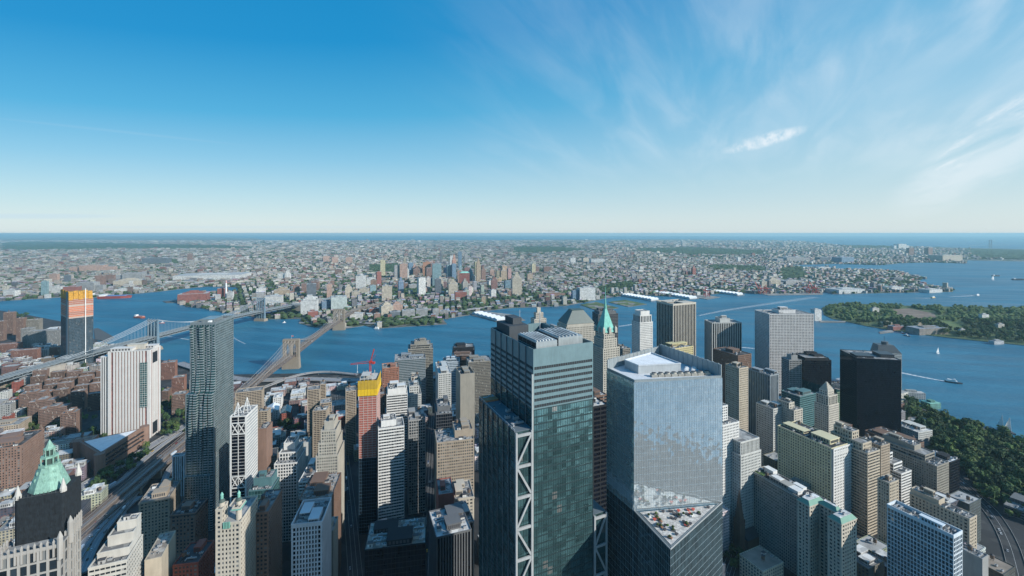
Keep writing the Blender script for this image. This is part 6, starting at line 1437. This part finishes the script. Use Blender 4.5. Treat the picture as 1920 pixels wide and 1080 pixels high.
boat('tugboat', 'red workboat tied at the island ferry slip', 1692, 625, 24, 60, flat('hull_red', (.3,.06,.05)), WHT, 'tug'); boat('tugboat', 'dark workboat beside the red one at the ferry slip', 1700, 630, 22, 110, HULL, WHT, 'tug')
for i in range(2): boat('sailing_ship', ('tall masted ship moored off the park', 'second tall masted ship moored off the park')[i], 1880+14*i, 806+5*i, 22, 70, HULL, WHT, 'sail')
wake([(1192,607),(1175,610),(1160,612)], 12, 18, .8, .6); wake([(1310,592),(1360,582),(1440,570),(1530,557)], 14, 60, .5, .25); wake([(960,640),(1000,632),(1060,622)], 6, 10, .2, .2)
# ------------------------------------------------------------------ the far shore
def bb(x0, x1, yt, yb, col, name, label, th=20, crown=None, group=None, dep=.7, roofc=(.4,.4,.39), split=None):
    """a building across the river: its foot and its top on the sight lines give distance and height"""
    Y = FPX*EYE/(yb-PY0); h = hgt(yt, Y); w = (x1-x0)/FPX*Y; xc = ((x0+x1)/2-CX)/FPX*Y; t = R(th)
    k = abs(math.cos(t))+dep*abs(math.sin(t)); ww = w/k; dd = ww*dep
    e = empty(name, (xc, Y, 2), t, label, 'building', group); m = MB(); rr = MB()
    m.box(-ww/2, 0, -3, ww/2, dd, h-2, 0, col); rr.box(-ww/2+.6, .6, h-2, ww/2-.6, dd-.6, h-1, 0, roofc); rr.box(-ww*.22, dd*.25, h-1, ww*.2, dd*.7, h+3, 0, tuple(c*.8 for c in col))
    z = h-1
    if crown == 'step':
        for f, hh in ((.72,.10),(.5,.10),(.3,.12)): m.box(-ww/2*f, dd*(.5-f/2), z, ww/2*f, dd*(.5+f/2), z+h*hh, 0, col); z += h*hh
    elif crown == 'dome': rr.cyl(0, dd/2, h-1, h+4, ww*.3, 12, 0); rr.cyl(0, dd/2, h+4, h+11, ww*.3, 12, 0, ww*.08)
    elif crown == 'green': rr.frus(-ww*.45, dd*.05, ww*.45, dd*.95, h-1, -ww*.3, dd*.2, ww*.3, dd*.8, h+8); rr.c = [(.22,.5,.42)]*len(rr.f)
    elif crown == 'spire': m.frus(-ww*.3, dd*.2, ww*.3, dd*.8, z, -ww*.05, dd*.45, ww*.05, dd*.55, z+h*.3, 0); m.c[-2:] = [col]*2; m.c = [c if c != (1,1,1) else col for c in m.c]
    elif crown == 'wings': m.box(-ww*.95, dd*.2, -3, -ww/2, dd*.8, h*.7, 0, col); m.box(ww/2, dd*.2, -3, ww*.95, dd*.8, h*.7, 0, col)
    rr.c = [roofc if c == (1,1,1) else c for c in rr.c]
    m.build('wall', FC, e, attr=True); rr.build('roof', FC, e, attr=True)
    return e
cr, wh, br, rb, gy, dg, tl, pk, bl, tn, or_ = (.52,.46,.36), (.66,.66,.63), (.26,.16,.12), (.30,.11,.08), (.34,.34,.33), (.13,.15,.17), (.24,.36,.38), (.46,.31,.24), (.16,.25,.34), (.42,.33,.23), (.50,.25,.14)
AT, OTW = 'apartment_tower', 'city_tower'
Z2 = lambda v: (480+v[0]/4, 480+v[1]/4, 420+v[2]/4, 420+v[3]/4)
for v, col, nm, lb, cw in (
 ((745,822,390,495),wh,AT,'pale grey tower with a domed top by the far bridge ramps','dome'), ((902,944,358,460),rb,AT,'dark red brick slab right of the dome topped tower',None), ((940,1025,466,578),cr,AT,'cream slab tower standing in trees above the far shore',None),
 ((1214,1280,405,545),wh,AT,'white slab tower among trees in the far downtown',None), ((1281,1306,398,480),wh,OTW,'pale block behind the white slab tower',None), ((1340,1393,412,525),dg,OTW,'charcoal glass tower right of the white slab tower',None),
 ((1320,1394,300,470),tl,OTW,'tall pale teal tower of the far downtown',None), ((1250,1320,285,395),or_,OTW,'bright orange brown tower with flat top',None), ((1075,1140,298,415),pk,AT,'peach coloured tower pair member with notched top',None), ((1035,1076,312,415),gy,AT,'grey beige tower beside the peach one',None),
 ((1143,1182,292,390),bl,OTW,'dark blue slab between the peach tower and the mauve block',None), ((1175,1252,338,395),br,OTW,'mauve brown block with tan roof houses','step'), ((1185,1250,312,360),tn,OTW,'tan block behind the mauve brown one',None),
 ((1430,1468,308,410),tl,OTW,'light blue glass tower, nearer of a pair',None), ((1468,1506,300,412),bl,OTW,'blue glass tower, second of the pair',None), ((1452,1498,238,330),wh,OTW,'silver tower peeking high behind the blue glass pair',None), ((1516,1545,208,330),bl,AT,'slim tallest blue grey tower of the far skyline',None), ((1380,1394,205,330),dg,AT,'thin dark tower behind the pale teal one',None), ((1562,1590,225,300),gy,AT,'slim grey tower far behind the downtown',None),
 ((1650,1690,305,445),tn,OTW,'tall tan setback tower with a flat cap','step'), ((1524,1606,368,455),rb,OTW,'dark red block with a green hipped roof','green'), ((1522,1545,320,370),tl,OTW,'small teal capped tower above the dark red block','spire'), ((1440,1518,448,545),cr,OTW,'large cream court building, stepped','step'), ((1488,1588,510,565),rb,OTW,'broad brown brick block before the cream stepped one',None),
 ((1687,1728,345,425),br,OTW,'brown tower right of the tan setback tower','step'), ((1752,1790,345,405),pk,OTW,'pale brown tower with green cap','spire'), ((1832,1888,350,430),tn,OTW,'tan stepped pinnacle tower at the end of the downtown','spire'), ((1620,1655,390,440),wh,OTW,'white box between the red block and the tan setback tower',None), ((1740,1800,425,470),wh,OTW,'white mid-rise under the pale brown tower',None),
 ((1760,1806,495,560),wh,AT,'white slab right of the downtown above the highway',None), ((1690,1724,545,605),tn,AT,'tan round cornered block on the bluff',None), ((1890,1918,500,545),br,AT,'brown block at the foot of the pinnacle tower',None),
 ((376,455,450,555),dg,AT,'dark grey glass slab at the foot of the steel bridge',None), ((529,570,452,560),pk,AT,'pink brown tower with pale edge near the steel bridge',None), ((332,458,575,690),wh,'loft_building','white stepped warehouse complex on the waterfront','step'), ((556,690,548,650),(.48,.55,.53),'loft_building','long pale green slab behind the stone bridge tower',None), ((462,500,560,640),gy,'loft_building','grey loft beside the white stepped complex',None), ((490,580,580,650),bl,'loft_building','blue grey glass loft before the pale green slab',None),
 ((664,728,480,560),cr,AT,'cream apartment block with square tower, upper','step'), ((716,774,505,560),cr,AT,'cream apartment block, lower right of the square towered one',None), ((772,850,482,525),cr,AT,'long cream block at the end of the cream group',None), ((852,905,462,520),tl,OTW,'teal glass block behind the cream group',None), ((825,900,405,465),wh,OTW,'white court building behind the domed tower',None),
 ((1056,1140,445,495),br,OTW,'wide brown court building',None), ((1143,1212,455,495),gy,OTW,'low grey civic block beside the wide brown court',None), ((930,1040,615,700),cr,AT,'peach riverside apartment complex, nearer wing','step'), ((1010,1108,605,660),pk,AT,'peach riverside apartment complex, rear wing','step'), ((846,930,635,690),rb,'loft_building','red brick warehouse beside the stone bridge',None), ((882,938,672,728),br,'loft_building','pinkish brown house below the red brick warehouse',None), ((700,800,675,720),wh,'loft_building','white tents and sheds under the stone bridge',None), ((385,470,655,705),rb,'loft_building','dark brick warehouse below the white stepped complex',None),
 ((1000,1095,660,712),dg,AT,'dark patterned apartment bar by the green park, left end',None), ((1090,1200,650,708),gy,AT,'grey white patterned apartment bar behind the park trees',None), ((1196,1292,642,700),gy,AT,'long patterned apartment bar, right end behind the park',None), ((1322,1376,640,700),gy,AT,'patterned hotel block beside the pier highway',None), ((1375,1460,655,690),gy,'loft_building','low pale row on the waterside past the patterned hotel',None),
 ((275,330,455,515),br,AT,'brown project tower, westmost of the cluster by the steel bridge',None), ((340,378,445,520),br,AT,'brown project tower, second of the cluster by the steel bridge',None), ((420,470,430,500),br,AT,'brown project tower behind the dark grey glass slab',None), ((556,590,425,470),br,AT,'brown project tower with twin right of the pink brown tower',None), ((590,640,340,380),br,AT,'brown slab on the edge of the green estate',None), ((500,555,240,290),pk,AT,'pinkish slab far up the borough',None), ((565,620,250,300),pk,AT,'second pinkish slab far up the borough',None), ((670,725,250,300),pk,AT,'third pinkish slab far up the borough',None),
 ((0,75,485,530),wh,'loft_building','white sheds block at the yard left of the steel bridge',None), ((130,250,495,545),tn,'loft_building','tan factory block behind the steel bridge tower','step'), ((160,215,372,420),wh,'loft_building','white industrial block at the old yard',None), ((225,252,350,420),wh,'loft_building','white portal frame building at the yard','wings'), ((0,60,520,600),gy,'loft_building','pale waterfront warehouse under the steel bridge',None), ((60,190,545,605),wh,'loft_building','long white terrace of lofts beside the steel bridge deck',None)):
    x0, x1, yt, yb = Z2(v); bb(x0, x1, yt, yb, col, nm, lb, th=random.Random(v[0]).uniform(8,32), crown=cw)
rd = random.Random(41); DN = [('grey',gy),('brown',br),('pale',wh),('tan',tn),('peach',pk),('cream',cr),('brown',br),('tan',tn),('blue glass',bl)]
for i in range(58):
    px = rd.gauss(845, 62); yb = rd.uniform(512, 556); nm_, c_ = rd.choice(DN); wpx = rd.uniform(7, 13); hp_ = rd.uniform(8, 25) if yb > 525 else rd.uniform(10, 33)
    if any(abs(px-o.location.x/o.location.y*FPX-CX) < 6 and abs(o.location.y-FPX*EYE/(yb-PY0)) < 60 for o in bpy.data.objects if o.type == 'EMPTY' and o.name.startswith('city_tower')): continue
    bb(px-wpx/2, px+wpx/2, yb-hp_, yb, tuple(k*rd.uniform(.85,1.12) for k in c_), 'mid_rise_block', nm_+' mid-rise block filling in the far downtown', rd.uniform(8,30), rd.choice((None,None,'step')), nm_+' mid-rise blocks of the far downtown', roofc=rd.choice(((.5,.5,.5),(.3,.3,.3),(.6,.6,.58))))
Z3 = lambda v: (960+v[0]/4, 960+v[1]/4, 420+v[2]/4, 420+v[3]/4); Z1 = lambda v: (v[0]/4, v[1]/4, 420+v[2]/4, 420+v[3]/4); Z4 = lambda v: (1440+v[0]/4, 1440+v[1]/4, 420+v[2]/4, 420+v[3]/4)
for Z, v, col, nm, lb, cw in (
 (Z3,(0,76,405,535),cr,AT,'cream stepped tower on the bluff behind the spired stone tower','step'), (Z3,(450,510,500,575),bl,AT,'blue grey end of the pale condominium by the piers',None), (Z3,(500,635,480,575),wh,AT,'pale condominium block with a ribbed front by the piers',None), (Z3,(60,95,370,430),gy,AT,'grey tower behind the cream stepped tower',None), (Z3,(245,370,515,560),br,AT,'row of brown apartment slabs beside the pale condominium','wings'), (Z3,(435,480,255,300),wh,'church_building','white domed hall in the brownstone quarter','dome'), (Z3,(530,580,255,290),cr,'church_building','cream hall in the brownstone quarter',None), (Z3,(590,700,265,300),wh,'loft_building','long white hall in the brownstone quarter',None), (Z3,(165,205,320,365),br,AT,'brown project tower in the low quarter, left',None), (Z3,(235,300,320,365),br,AT,'brown project tower in the low quarter, right',None), (Z3,(1350,1385,330,390),rb,'church_building','red church tower over the low roofs','spire'), (Z3,(1870,1915,430,480),cr,'loft_building','cream terminal warehouse near the red cranes',None), (Z3,(1690,1720,250,290),wh,'loft_building','white tank house near the canal',None),
 (Z1,(310,350,430,542),tl,AT,'lone teal glass tower on the upper shore',None), (Z1,(720,778,385,480),br,AT,'brown tower pair member behind the orange topped tower',None), (Z1,(797,850,380,455),br,AT,'brown tower, second of the pair',None), (Z1,(860,1050,425,470),cr,'loft_building','long cream building over the navy yard','step'), (Z1,(370,425,375,440),pk,AT,'pinkish tower left of the yard',None), (Z1,(480,520,385,440),dg,AT,'dark green glass tower left of the yard',None), (Z1,(1070,1245,255,305),dg,'loft_building','wide dark armoury-like slab far up the borough',None), (Z1,(1340,1545,525,590),rb,'power_station','brown brick power station on the point','step'), (Z1,(1310,1810,385,425),wh,'loft_building','long white sheds at the yard basin',None), (Z1,(1630,1700,485,560),rb,'power_station','orange brick boiler house by the chimney',None), (Z1,(1700,1745,510,568),wh,'loft_building','white cube beside the chimney',None), (Z1,(25,110,500,555),wh,'loft_building','white refinery sheds on the upper shore',None), (Z1,(575,700,440,520),gy,AT,'grey blocks behind the orange topped tower','wings'), (Z1,(480,580,470,530),rb,'loft_building','brick factory left of the orange topped tower',None), (Z1,(920,1060,370,425),gy,AT,'pale grey apartment slabs beyond the yard','wings'), (Z1,(1405,1440,225,275),br,AT,'dark brown slab far up the borough',None), (Z1,(600,760,310,360),pk,AT,'row of pink brown slabs far up the borough','wings'), (Z1,(860,960,490,515),wh,'loft_building','white quay shed at the yard',None), (Z1,(970,1050,480,505),wh,'loft_building','second white quay shed at the yard',None), (Z1,(370,450,470,530),wh,'loft_building','white apartment pair on the upper shore','wings'),
 (Z4,(0,104,420,470),cr,'loft_building','cream warehouse behind the red gantry cranes','step'), (Z4,(108,262,425,465),gy,'loft_building','grey gabled warehouse row behind the red cranes','wings'), (Z4,(500,760,492,522),wh,'loft_building','long white shed on the outer breakwater',None), (Z4,(900,1050,475,500),wh,'loft_building','white roofed pier shed near the point',None), (Z4,(1180,1340,492,516),wh,'loft_building','pale shed at the tip of the breakwater',None), (Z4,(1280,1490,235,280),cr,'loft_building','long cream terminal on the outer shore',None), (Z4,(1055,1100,180,240),br,AT,'brown twin slab on the outer shore, left',None), (Z4,(1190,1250,180,235),br,AT,'brown twin slab on the outer shore, right',None), (Z4,(968,1050,150,190),wh,AT,'pale towers over the outer wooded ridge','wings'), (Z4,(520,680,250,292),bl,'loft_building','blue grey warehouse block on the inner bay',None), (Z4,(375,475,325,345),wh,'loft_building','white domed shed by the canal mouth',None), (Z4,(125,290,250,285),gy,'loft_building','row of grey industrial lofts on the inner bay','wings'), (Z4,(380,480,250,280),dg,'loft_building','dark factory on the inner bay',None), (Z4,(940,1010,405,430),dg,'loft_building','dark brick warehouse on the point',None)):
    x0, x1, yt, yb = Z(v); bb(x0, x1, yt, yb, col, nm, lb, th=random.Random(v[0]+7).uniform(4,22), crown=cw, dep=.5)
bb(1534,1541,582,601,wh,'vent_tower','white vent tower block at the island causeway, small wing',5); bb(1526,1541,581,602,wh,'vent_tower','white cubic vent tower standing in the water at the island tip',10)
# long pier sheds with white gabled roofs
def shed(label, a, b, n, wd):
    A0, B0 = gnd(*a, 2.4), gnd(*b, 2.4); L = math.dist(A0, B0); e = empty('pier_shed', (*A0, 2.4), math.atan2(B0[1]-A0[1], B0[0]-A0[0]), label, 'shed')
    m = MB(); m.box(0,-wd/2,0,L,wd/2,8); m.build('wall', flat('shed_wall', (.55,.58,.6)), e); m = MB()
    for i in range(n): x0 = L*i/n; x1 = L*(i+1)/n; m.add([(x0,-wd/2-1,8),(x1,-wd/2-1,8),(x1,wd/2+1,8),(x0,wd/2+1,8),((x0+x1)/2,-wd/2-1,13),((x0+x1)/2,wd/2+1,13)], [(0,1,4),(2,3,5),(0,4,5,3),(1,2,5,4),(3,2,1,0)])
    m.build('gabled_roof', MATS['roof_white'], e)
    p = MB(); p.box(-8,-wd/2-8,-2.5,L+8,wd/2+8,.02); p.build('pier_deck', PIER, e)
shed('longest white gabled pier shed left of the black ribbed tower', (1150,550), (1228,563), 14, 60); shed('white gabled pier shed behind the black ribbed tower', (1228,548), (1300,560), 12, 60); shed('white gabled pier shed beyond the small crane pier', (1325,545), (1388,553), 10, 56); shed('white peaked pavilion shed on the pier nearest the promenade', (893,588), (940,601), 6, 46)
# chimney, gantry cranes, bridge tower on the outer bay
def chimney(px, py, yt, label):
    x, y = gnd(px, py, 2); h = hgt(yt, y); e = empty('chimney', (x,y,2), 0, label, 'chimney'); m = MB(); m.cyl(0,0,-2,h,5,12,0,3.4); m.build('shaft', WHT, e); m = MB(); m.cyl(0,0,h*.9,h*.96,3.9,12); m.cyl(0,0,h,h+1.5,3.6,12); m.build('band', flat('band_red', (.5,.1,.08)), e)
chimney(424, 560, 527, 'tall white power station chimney by the river bend'); chimney(233+480, 474, 497-30, 'pale thin stack in the green estate')
def gantry(px, py, s, label):
    x, y = gnd(px, py, 2); e = empty('gantry_crane', (x,y,2.4), R(12), label, 'crane'); m = MB()
    for a in (-14,14):
        for b in (-10,10): m.beam((a,b,0),(a*.9,b*.9,34),2.4,2.4)
        m.beam((a,-10,18),(a,10,18),1.8,1.8); m.beam((a,-10,0),(a,10,18),1.4,1.4)
    m.beam((-14,-10,34),(14,-10,34),2,2.4); m.beam((-14,10,34),(14,10,34),2,2.4); m.build('portal', flat('crane_red', (.55,.06,.05)), e)
    m = MB(); m.beam((0,-34,36),(0,26,36),3,3); m.beam((0,26,36),(0,50,70),2.4,2.4) if s else m.beam((0,26,36),(0,52,36),2.4,2.4); m.beam((0,8,36),(0,8,56),2,2); m.beam((0,8,56),(0,26,37),1.2,1.2); m.build('boom', flat('crane_red', (.55,.06,.05)), e)
gantry(1427, 551, 1, 'left red gantry crane on the container pier'); gantry(1438, 550.5, 0, 'red gantry crane next to the leftmost one'); gantry(1518, 550, 0, 'red gantry crane, first of the eastern pair'); gantry(1530, 550, 1, 'red gantry crane with raised boom at the pier end')
gantry(1325, 556, 0, 'small dockside crane on the bare pier')
Y = 11800; x = (1857-CX)/FPX*Y; e = empty('bridge_tower', (x, Y, 0), 0, 'distant suspension bridge tower standing on the horizon', 'bridge'); m = MB()
for a in (-28,28): m.box(a-9,-9,-3,a+9,9,208)
for z in (70,196): m.box(-28,-6,z,28,6,z+16)
m.build('portal_tower', MATS['bridge_blue'], e); m = MB()
for s_ in (-1,1):
    for q in hang((0,0,207),(s_*900,300*s_,70),40,14), : 
        for a, b in zip(q, q[1:]): m.tube(a, b, 2.2, 4)
m.beam((-900,-300,66),(900,300,66),30,6); m.build('deck_and_cable', MATS['bridge_blue'], e)
# ------------------------------------------------------------------ the borough as streets of small houses
PAL = [(.58,.50,.42),(.46,.36,.28),(.62,.60,.56),(.70,.69,.66),(.48,.45,.40),(.36,.31,.26),(.26,.18,.14),(.28,.12,.09),(.32,.32,.32),(.55,.50,.42),(.18,.18,.19),(.66,.62,.52)]
ROOFS = [(.66,.66,.65),(.5,.5,.5),(.3,.3,.3),(.12,.12,.125),(.58,.56,.52),(.35,.25,.2),(.75,.75,.75)]
POLYG = [(960,463),(1030,462),(1105,468),(1060,473),(965,474)], [(1190,466),(1300,464),(1430,470),(1440,478),(1300,478),(1200,472)], [(690,498),(745,495),(760,512),(700,512)], [(720,545),(790,535),(815,550),(760,560),(715,558)], [(1120,540),(1180,528),(1200,538),(1130,552)], [(1580,458),(1690,459),(1690,466),(1600,466)], [(1810,467),(1925,468),(1925,488),(1820,482)], [(1460,505),(1500,500),(1515,518),(1470,528)], [(0,455),(60,453),(440,461),(480,466),(200,467),(0,470)], [(1325,497),(1430,500),(1440,510),(1340,506)], [(800,575),(960,558),(1080,545),(1085,549),(960,565),(800,582)],[(270,490),(330,487),(335,495),(280,498)],[(700,600),(790,596),(835,603),(760,610),(712,613)],[(508,590),(560,588),(566,595),(510,597)],[(590,604),(608,598),(612,612),(592,611)],[(650,600),(672,598),(672,610),(655,612)]
FOOT2 = []
for o in bpy.data.objects:
    if o.type == 'EMPTY' and o.get('category') in ('building','shed') and o.location.y > 1500: FOOT2.append((o.location.x, o.location.y))
F2 = np.array(FOOT2)
rd = random.Random(99); big = MB(); canopy = MB(); NEAR = []
def ok_land(x, y):
    if y < 1500: return None
    px, py = topx(x, y, 2)
    if not -25 < px < 1945 or py < 441 or py > 640: return None
    return (px, py) if inpoly(px, py, BK) else None
th0 = R(24); ct, st_ = math.cos(th0), math.sin(th0)
for dist, (xa_, xb_, dth) in enumerate(((-40,420,17),(420,800,33),(800,1130,8),(1130,1400,16),(1400,1960,27))):
  th0 = R(dth); ct, st_ = math.cos(th0), math.sin(th0)
  for (ya, yb, sx, sy, size, hh, tr) in ((1700,3300,30,26,(15,25),(8,22),.38),(3300,6500,50,27,(24,46),(8,20),.46),(6500,12000,88,52,(45,80),(8,24),.5),(12000,24000,190,120,(90,170),(10,28),.46)):
      ext = yb*1.25
      nu, nv = int(2*ext/sx), int(2*ext/sy)
      U, V = np.meshgrid(np.arange(nu), np.arange(nv), indexing='ij')
      X = (U-nu/2)*sx; Yv = V*sy-ext*.35
      xs = X*ct-Yv*st_; ys = X*st_+Yv*ct
      keep = (ys > ya) & (ys < yb) & (np.abs(xs) < ys*1.19) 
      pr = 1.0 if yb < 20000 else .6
      for u, v_, x, y in zip(U[keep], V[keep], xs[keep], ys[keep]):
          if rd.random() > pr: continue
          q = ok_land(x, y)
          if q is None: continue
          px, py = q
          if not xa_ <= px+9*math.sin(py*.21) < xb_: continue
          street = ya < 3000 and (u % 7 == 0 or v_ % 4 == 0)
          if ya > 3000: x += rd.uniform(-.5,.5)*sx; y += rd.uniform(-.5,.5)*sy
          if street and rd.random() < .5: continue
          green = any(inpoly(px, py, P) for P in POLYG)
          clustered = math.sin(x*.0021+1)*math.sin(y*.0017+x*.0006)
          if green or street or rd.random() < tr+.16*clustered:
              s = rd.uniform(.28,.5)*min(sx, sy*1.2) if not green else rd.uniform(.4,.62)*sx
              clump(canopy, rd, x+rd.uniform(-.2,.2)*sx, y+rd.uniform(-.2,.2)*sy, 2, s, min(s*1.1, 15)*rd.uniform(.8,1.2), 5); continue
          if rd.random() < .08: continue
          if ya < 3400 and len(F2) and (np.hypot(F2[:,0]-x, F2[:,1]+15-y) < 34).any(): continue
          if ya < 3400 and any(math.hypot(x-a[0], y-a[1]) < 30 for nm, p, wd, ln in LANES if nm == 'shore_highway' for a in p): continue
          w, d, h = rd.uniform(*size), rd.uniform(*size)*(.45 if ya > 3000 else 1), rd.uniform(*hh)
          if rd.random() < .05: h *= 2.2
          c = rd.choice(PAL); k = rd.uniform(.5,1.0); c = tuple(v_*k for v_ in c); r_ = tuple(v_*rd.uniform(.5,1.0) for v_ in rd.choice(ROOFS))
          if ya < 3400: NEAR.append((y, x, w, d, h, c, r_, th0)); continue
          cw, sw = ct*w/2, st_*w/2; cd, sd2 = ct*d/2, st_*d/2
          P4 = [(x-cw+sd2, y-sw-cd), (x+cw+sd2, y+sw-cd), (x+cw-sd2, y+sw+cd), (x-cw-sd2, y-sw+cd)]
          big.add([(*p, 1) for p in P4]+[(*p, 2+h) for p in P4], [(0,1,5,4),(1,2,6,5),(2,3,7,6),(3,0,4,7)], 0, c); big.add([(*p, 2+h) for p in P4], [(0,1,2,3)], 0, r_)
NEAR.sort(key=lambda q: q[0])
def cname(c): 
    return 'brick red' if c[0] > 2*c[2] else 'brown' if c[0] > 1.55*c[2] else 'tan' if c[0] > 1.25*c[2] else 'pale' if c[0] > .42 else 'grey'
for i, (y, x, w, d, h, c, r_, th0) in enumerate(NEAR):
    ct, st_ = math.cos(th0), math.sin(th0)
    m = MB() if i < 250 else big
    cw, sw = ct*w/2, st_*w/2; cd, sd2 = ct*d/2, st_*d/2
    P4 = [(x-cw+sd2, y-sw-cd), (x+cw+sd2, y+sw-cd), (x+cw-sd2, y+sw+cd), (x-cw-sd2, y-sw+cd)]
    if i < 250:
        e = empty('waterfront_house', (x, y, 2), th0, cname(c)+' low house in the streets along the far shore', 'house', cname(c)+' low houses of the far shore')
        m.box(-w/2,-d/2,-2,w/2,d/2,h,0,c); m.build('wall', FC, e, attr=True)
        m = MB(); m.box(-w/2-.3,-d/2-.3,h,w/2+.3,d/2+.3,h+.7,0,r_); m.box(-w*.1,0,h+.7,w*.15,d*.25,h+3,0,c); m.build('roof', FC, e, attr=True)
    else:
        big.add([(*p, 1) for p in P4]+[(*p, 2+h) for p in P4], [(0,1,5,4),(1,2,6,5),(2,3,7,6),(3,0,4,7)], 0, c); big.add([(*p, 2+h) for p in P4], [(0,1,2,3)], 0, r_)
tag(big.build('distant_houses', FC, attr=True), 'thousands of small pale houses spreading to the horizon', kind='stuff')
tag(canopy.build('distant_tree_canopy', leafB), kind='stuff')
# trees of the wooded island
ITR = [(1543,576),(1600,570),(1700,574),(1800,576),(1925,578),(1960,580),(1960,648),(1920,644),(1850,637),(1790,631),(1740,625),(1690,619),(1640,611),(1590,602),(1552,590)]
GAPS = [(1660,580),(1710,577),(1760,588),(1758,600),(1725,600),(1690,595)], [(1752,603),(1780,599),(1825,615),(1822,622),(1795,622)]
rd = random.Random(12); k = 0; ic = MB(); spots = []
for _ in range(6000):
    px, py = rd.uniform(1540,1935), rd.uniform(569,648)
    if not inpoly(px, py, ITR) or any(inpoly(px, py, G_) for G_ in GAPS): continue
    if math.sin(px*.11+py*.3)*math.sin(px*.05-py*.21) > .27: continue
    x, y = gnd(px, py, 2.2)
    if any((x-a)**2+(y-b)**2 < 12.5**2 for a, b in spots): continue
    spots.append((x, y))
spots.sort(key=lambda s: s[1])
for i, (x, y) in enumerate(spots):
    if i < 290: tree('island_tree', x, y, 2.2, rd.uniform(1.1,1.55), 'leafy tree on the wooded island in the harbour', 'trees of the wooded island')
    else: clump(ic, rd, x, y, 2.2, rd.uniform(8,12), rd.uniform(13,19), 7)
tag(ic.build('far_island_canopy', leafA), kind='stuff')
# buildings and the quay of the island
for x0, x1, yt, yb, c, lb in ((1718,1784,616,628,(.30,.26,.22),'long grey brick barracks on the island quay'),(1655,1675,605,613,(.5,.42,.3),'tan house under the trees of the island quay'),(1800,1812,618,628,(.5,.5,.46),'white gabled house among the island trees'),(1840,1856,590,603,(.66,.66,.62),'white domed house in the middle of the island'),(1635,1650,578,588,(.6,.58,.52),'cream house at the near end of the island'),(1720,1733,608,617,(.55,.42,.25),'yellow house facing the island ferry slip'),(1870,1885,608,620,(.5,.46,.4),'grey house row in the island woods'),(1672,1700,612,620,(.35,.14,.12),'red ferry slip house with a gantry'),(1862,1885,640,646,(.5,.5,.5),'grey roofed shed on the island shore')):
    bb(x0, x1, yt, yb, c, 'island_house', lb, 8, dep=.4, roofc=(.25,.27,.3))
# park pavilion, fort and pier by the near park
bb(1741,1768,757,768,(.12,.30,.24),'pavilion','green roofed pavilion in the waterside park',10,roofc=(.2,.45,.38)); bb(1691,1733,737,748,(.4,.4,.38),'ferry_terminal','long low terminal shed at the near park edge',-12,dep=.3)
e = empty('round_fort', (*gnd(1735,800,2), 2.5), 0, 'low round stone fort hidden in the park trees', 'fort'); m = MB(); m.cyl(0,0,-2,9,26,28); m.build('wall', STONE, e); m = MB(); m.cyl(0,0,9,9.3,22,28); m.build('roof', MATS['roof_grey'], e)
# the tower the picture is taken from stands behind the camera
e = empty('observation_tower', (0, -34, 2.4), 0, 'tall glass tower behind the viewpoint', 'skyscraper'); m = MB(); facade(m, m, -31, -31, 31, 31, -3, 380, (3, 8, .3, .4, .2, 'grid')); m.build('curtain_wall', MATS['g_mid'], e)
for x, y, w_, d_, h_, lb in ((120,-240,60,50,78,'mid-rise glass block added behind the viewpoint to reflect in the mirror tower'),(20,-230,50,50,48,'low stone block added behind the viewpoint to reflect in the mirror tower'),(-120,-250,70,50,66,'square stone block added behind the viewpoint to reflect in the mirror tower'),(220,-160,50,60,40,'low glass block added behind the viewpoint to reflect in the mirror tower')):  # unseen blocks added as dark reflections for the mirror tower's glass
    e = empty('reflection_block', (x, y, 2.4), R(24), lb, O); m = MB(); G_ = MB(); facade(m, G_, 0, 0, w_, d_, -3, h_, 'grid'); m.box(-.2,-.2,h_,w_+.2,d_+.2,h_+1); m.build('wall', MATS['w_grey'], e); G_.build('glazing', MATS['g_dark'], e)
# ------------------------------------------------------------------ the air
hz, n_, l_, b_ = newmat('air')
n_.remove(b_)
pv = nd(n_, 'ShaderNodeVolumePrincipled'); pv.inputs['Color'].default_value = (.52,.87,1.0,1); pv.inputs['Density'].default_value = 3.3e-5; pv.inputs['Anisotropy'].default_value = .1
l_.new(pv.outputs[0], n_['Material Output'].inputs['Volume'])
m = MB(); m.box(-95000,-9500,-4,95000,66000,400); tag(m.build('haze', hz), kind='stuff')
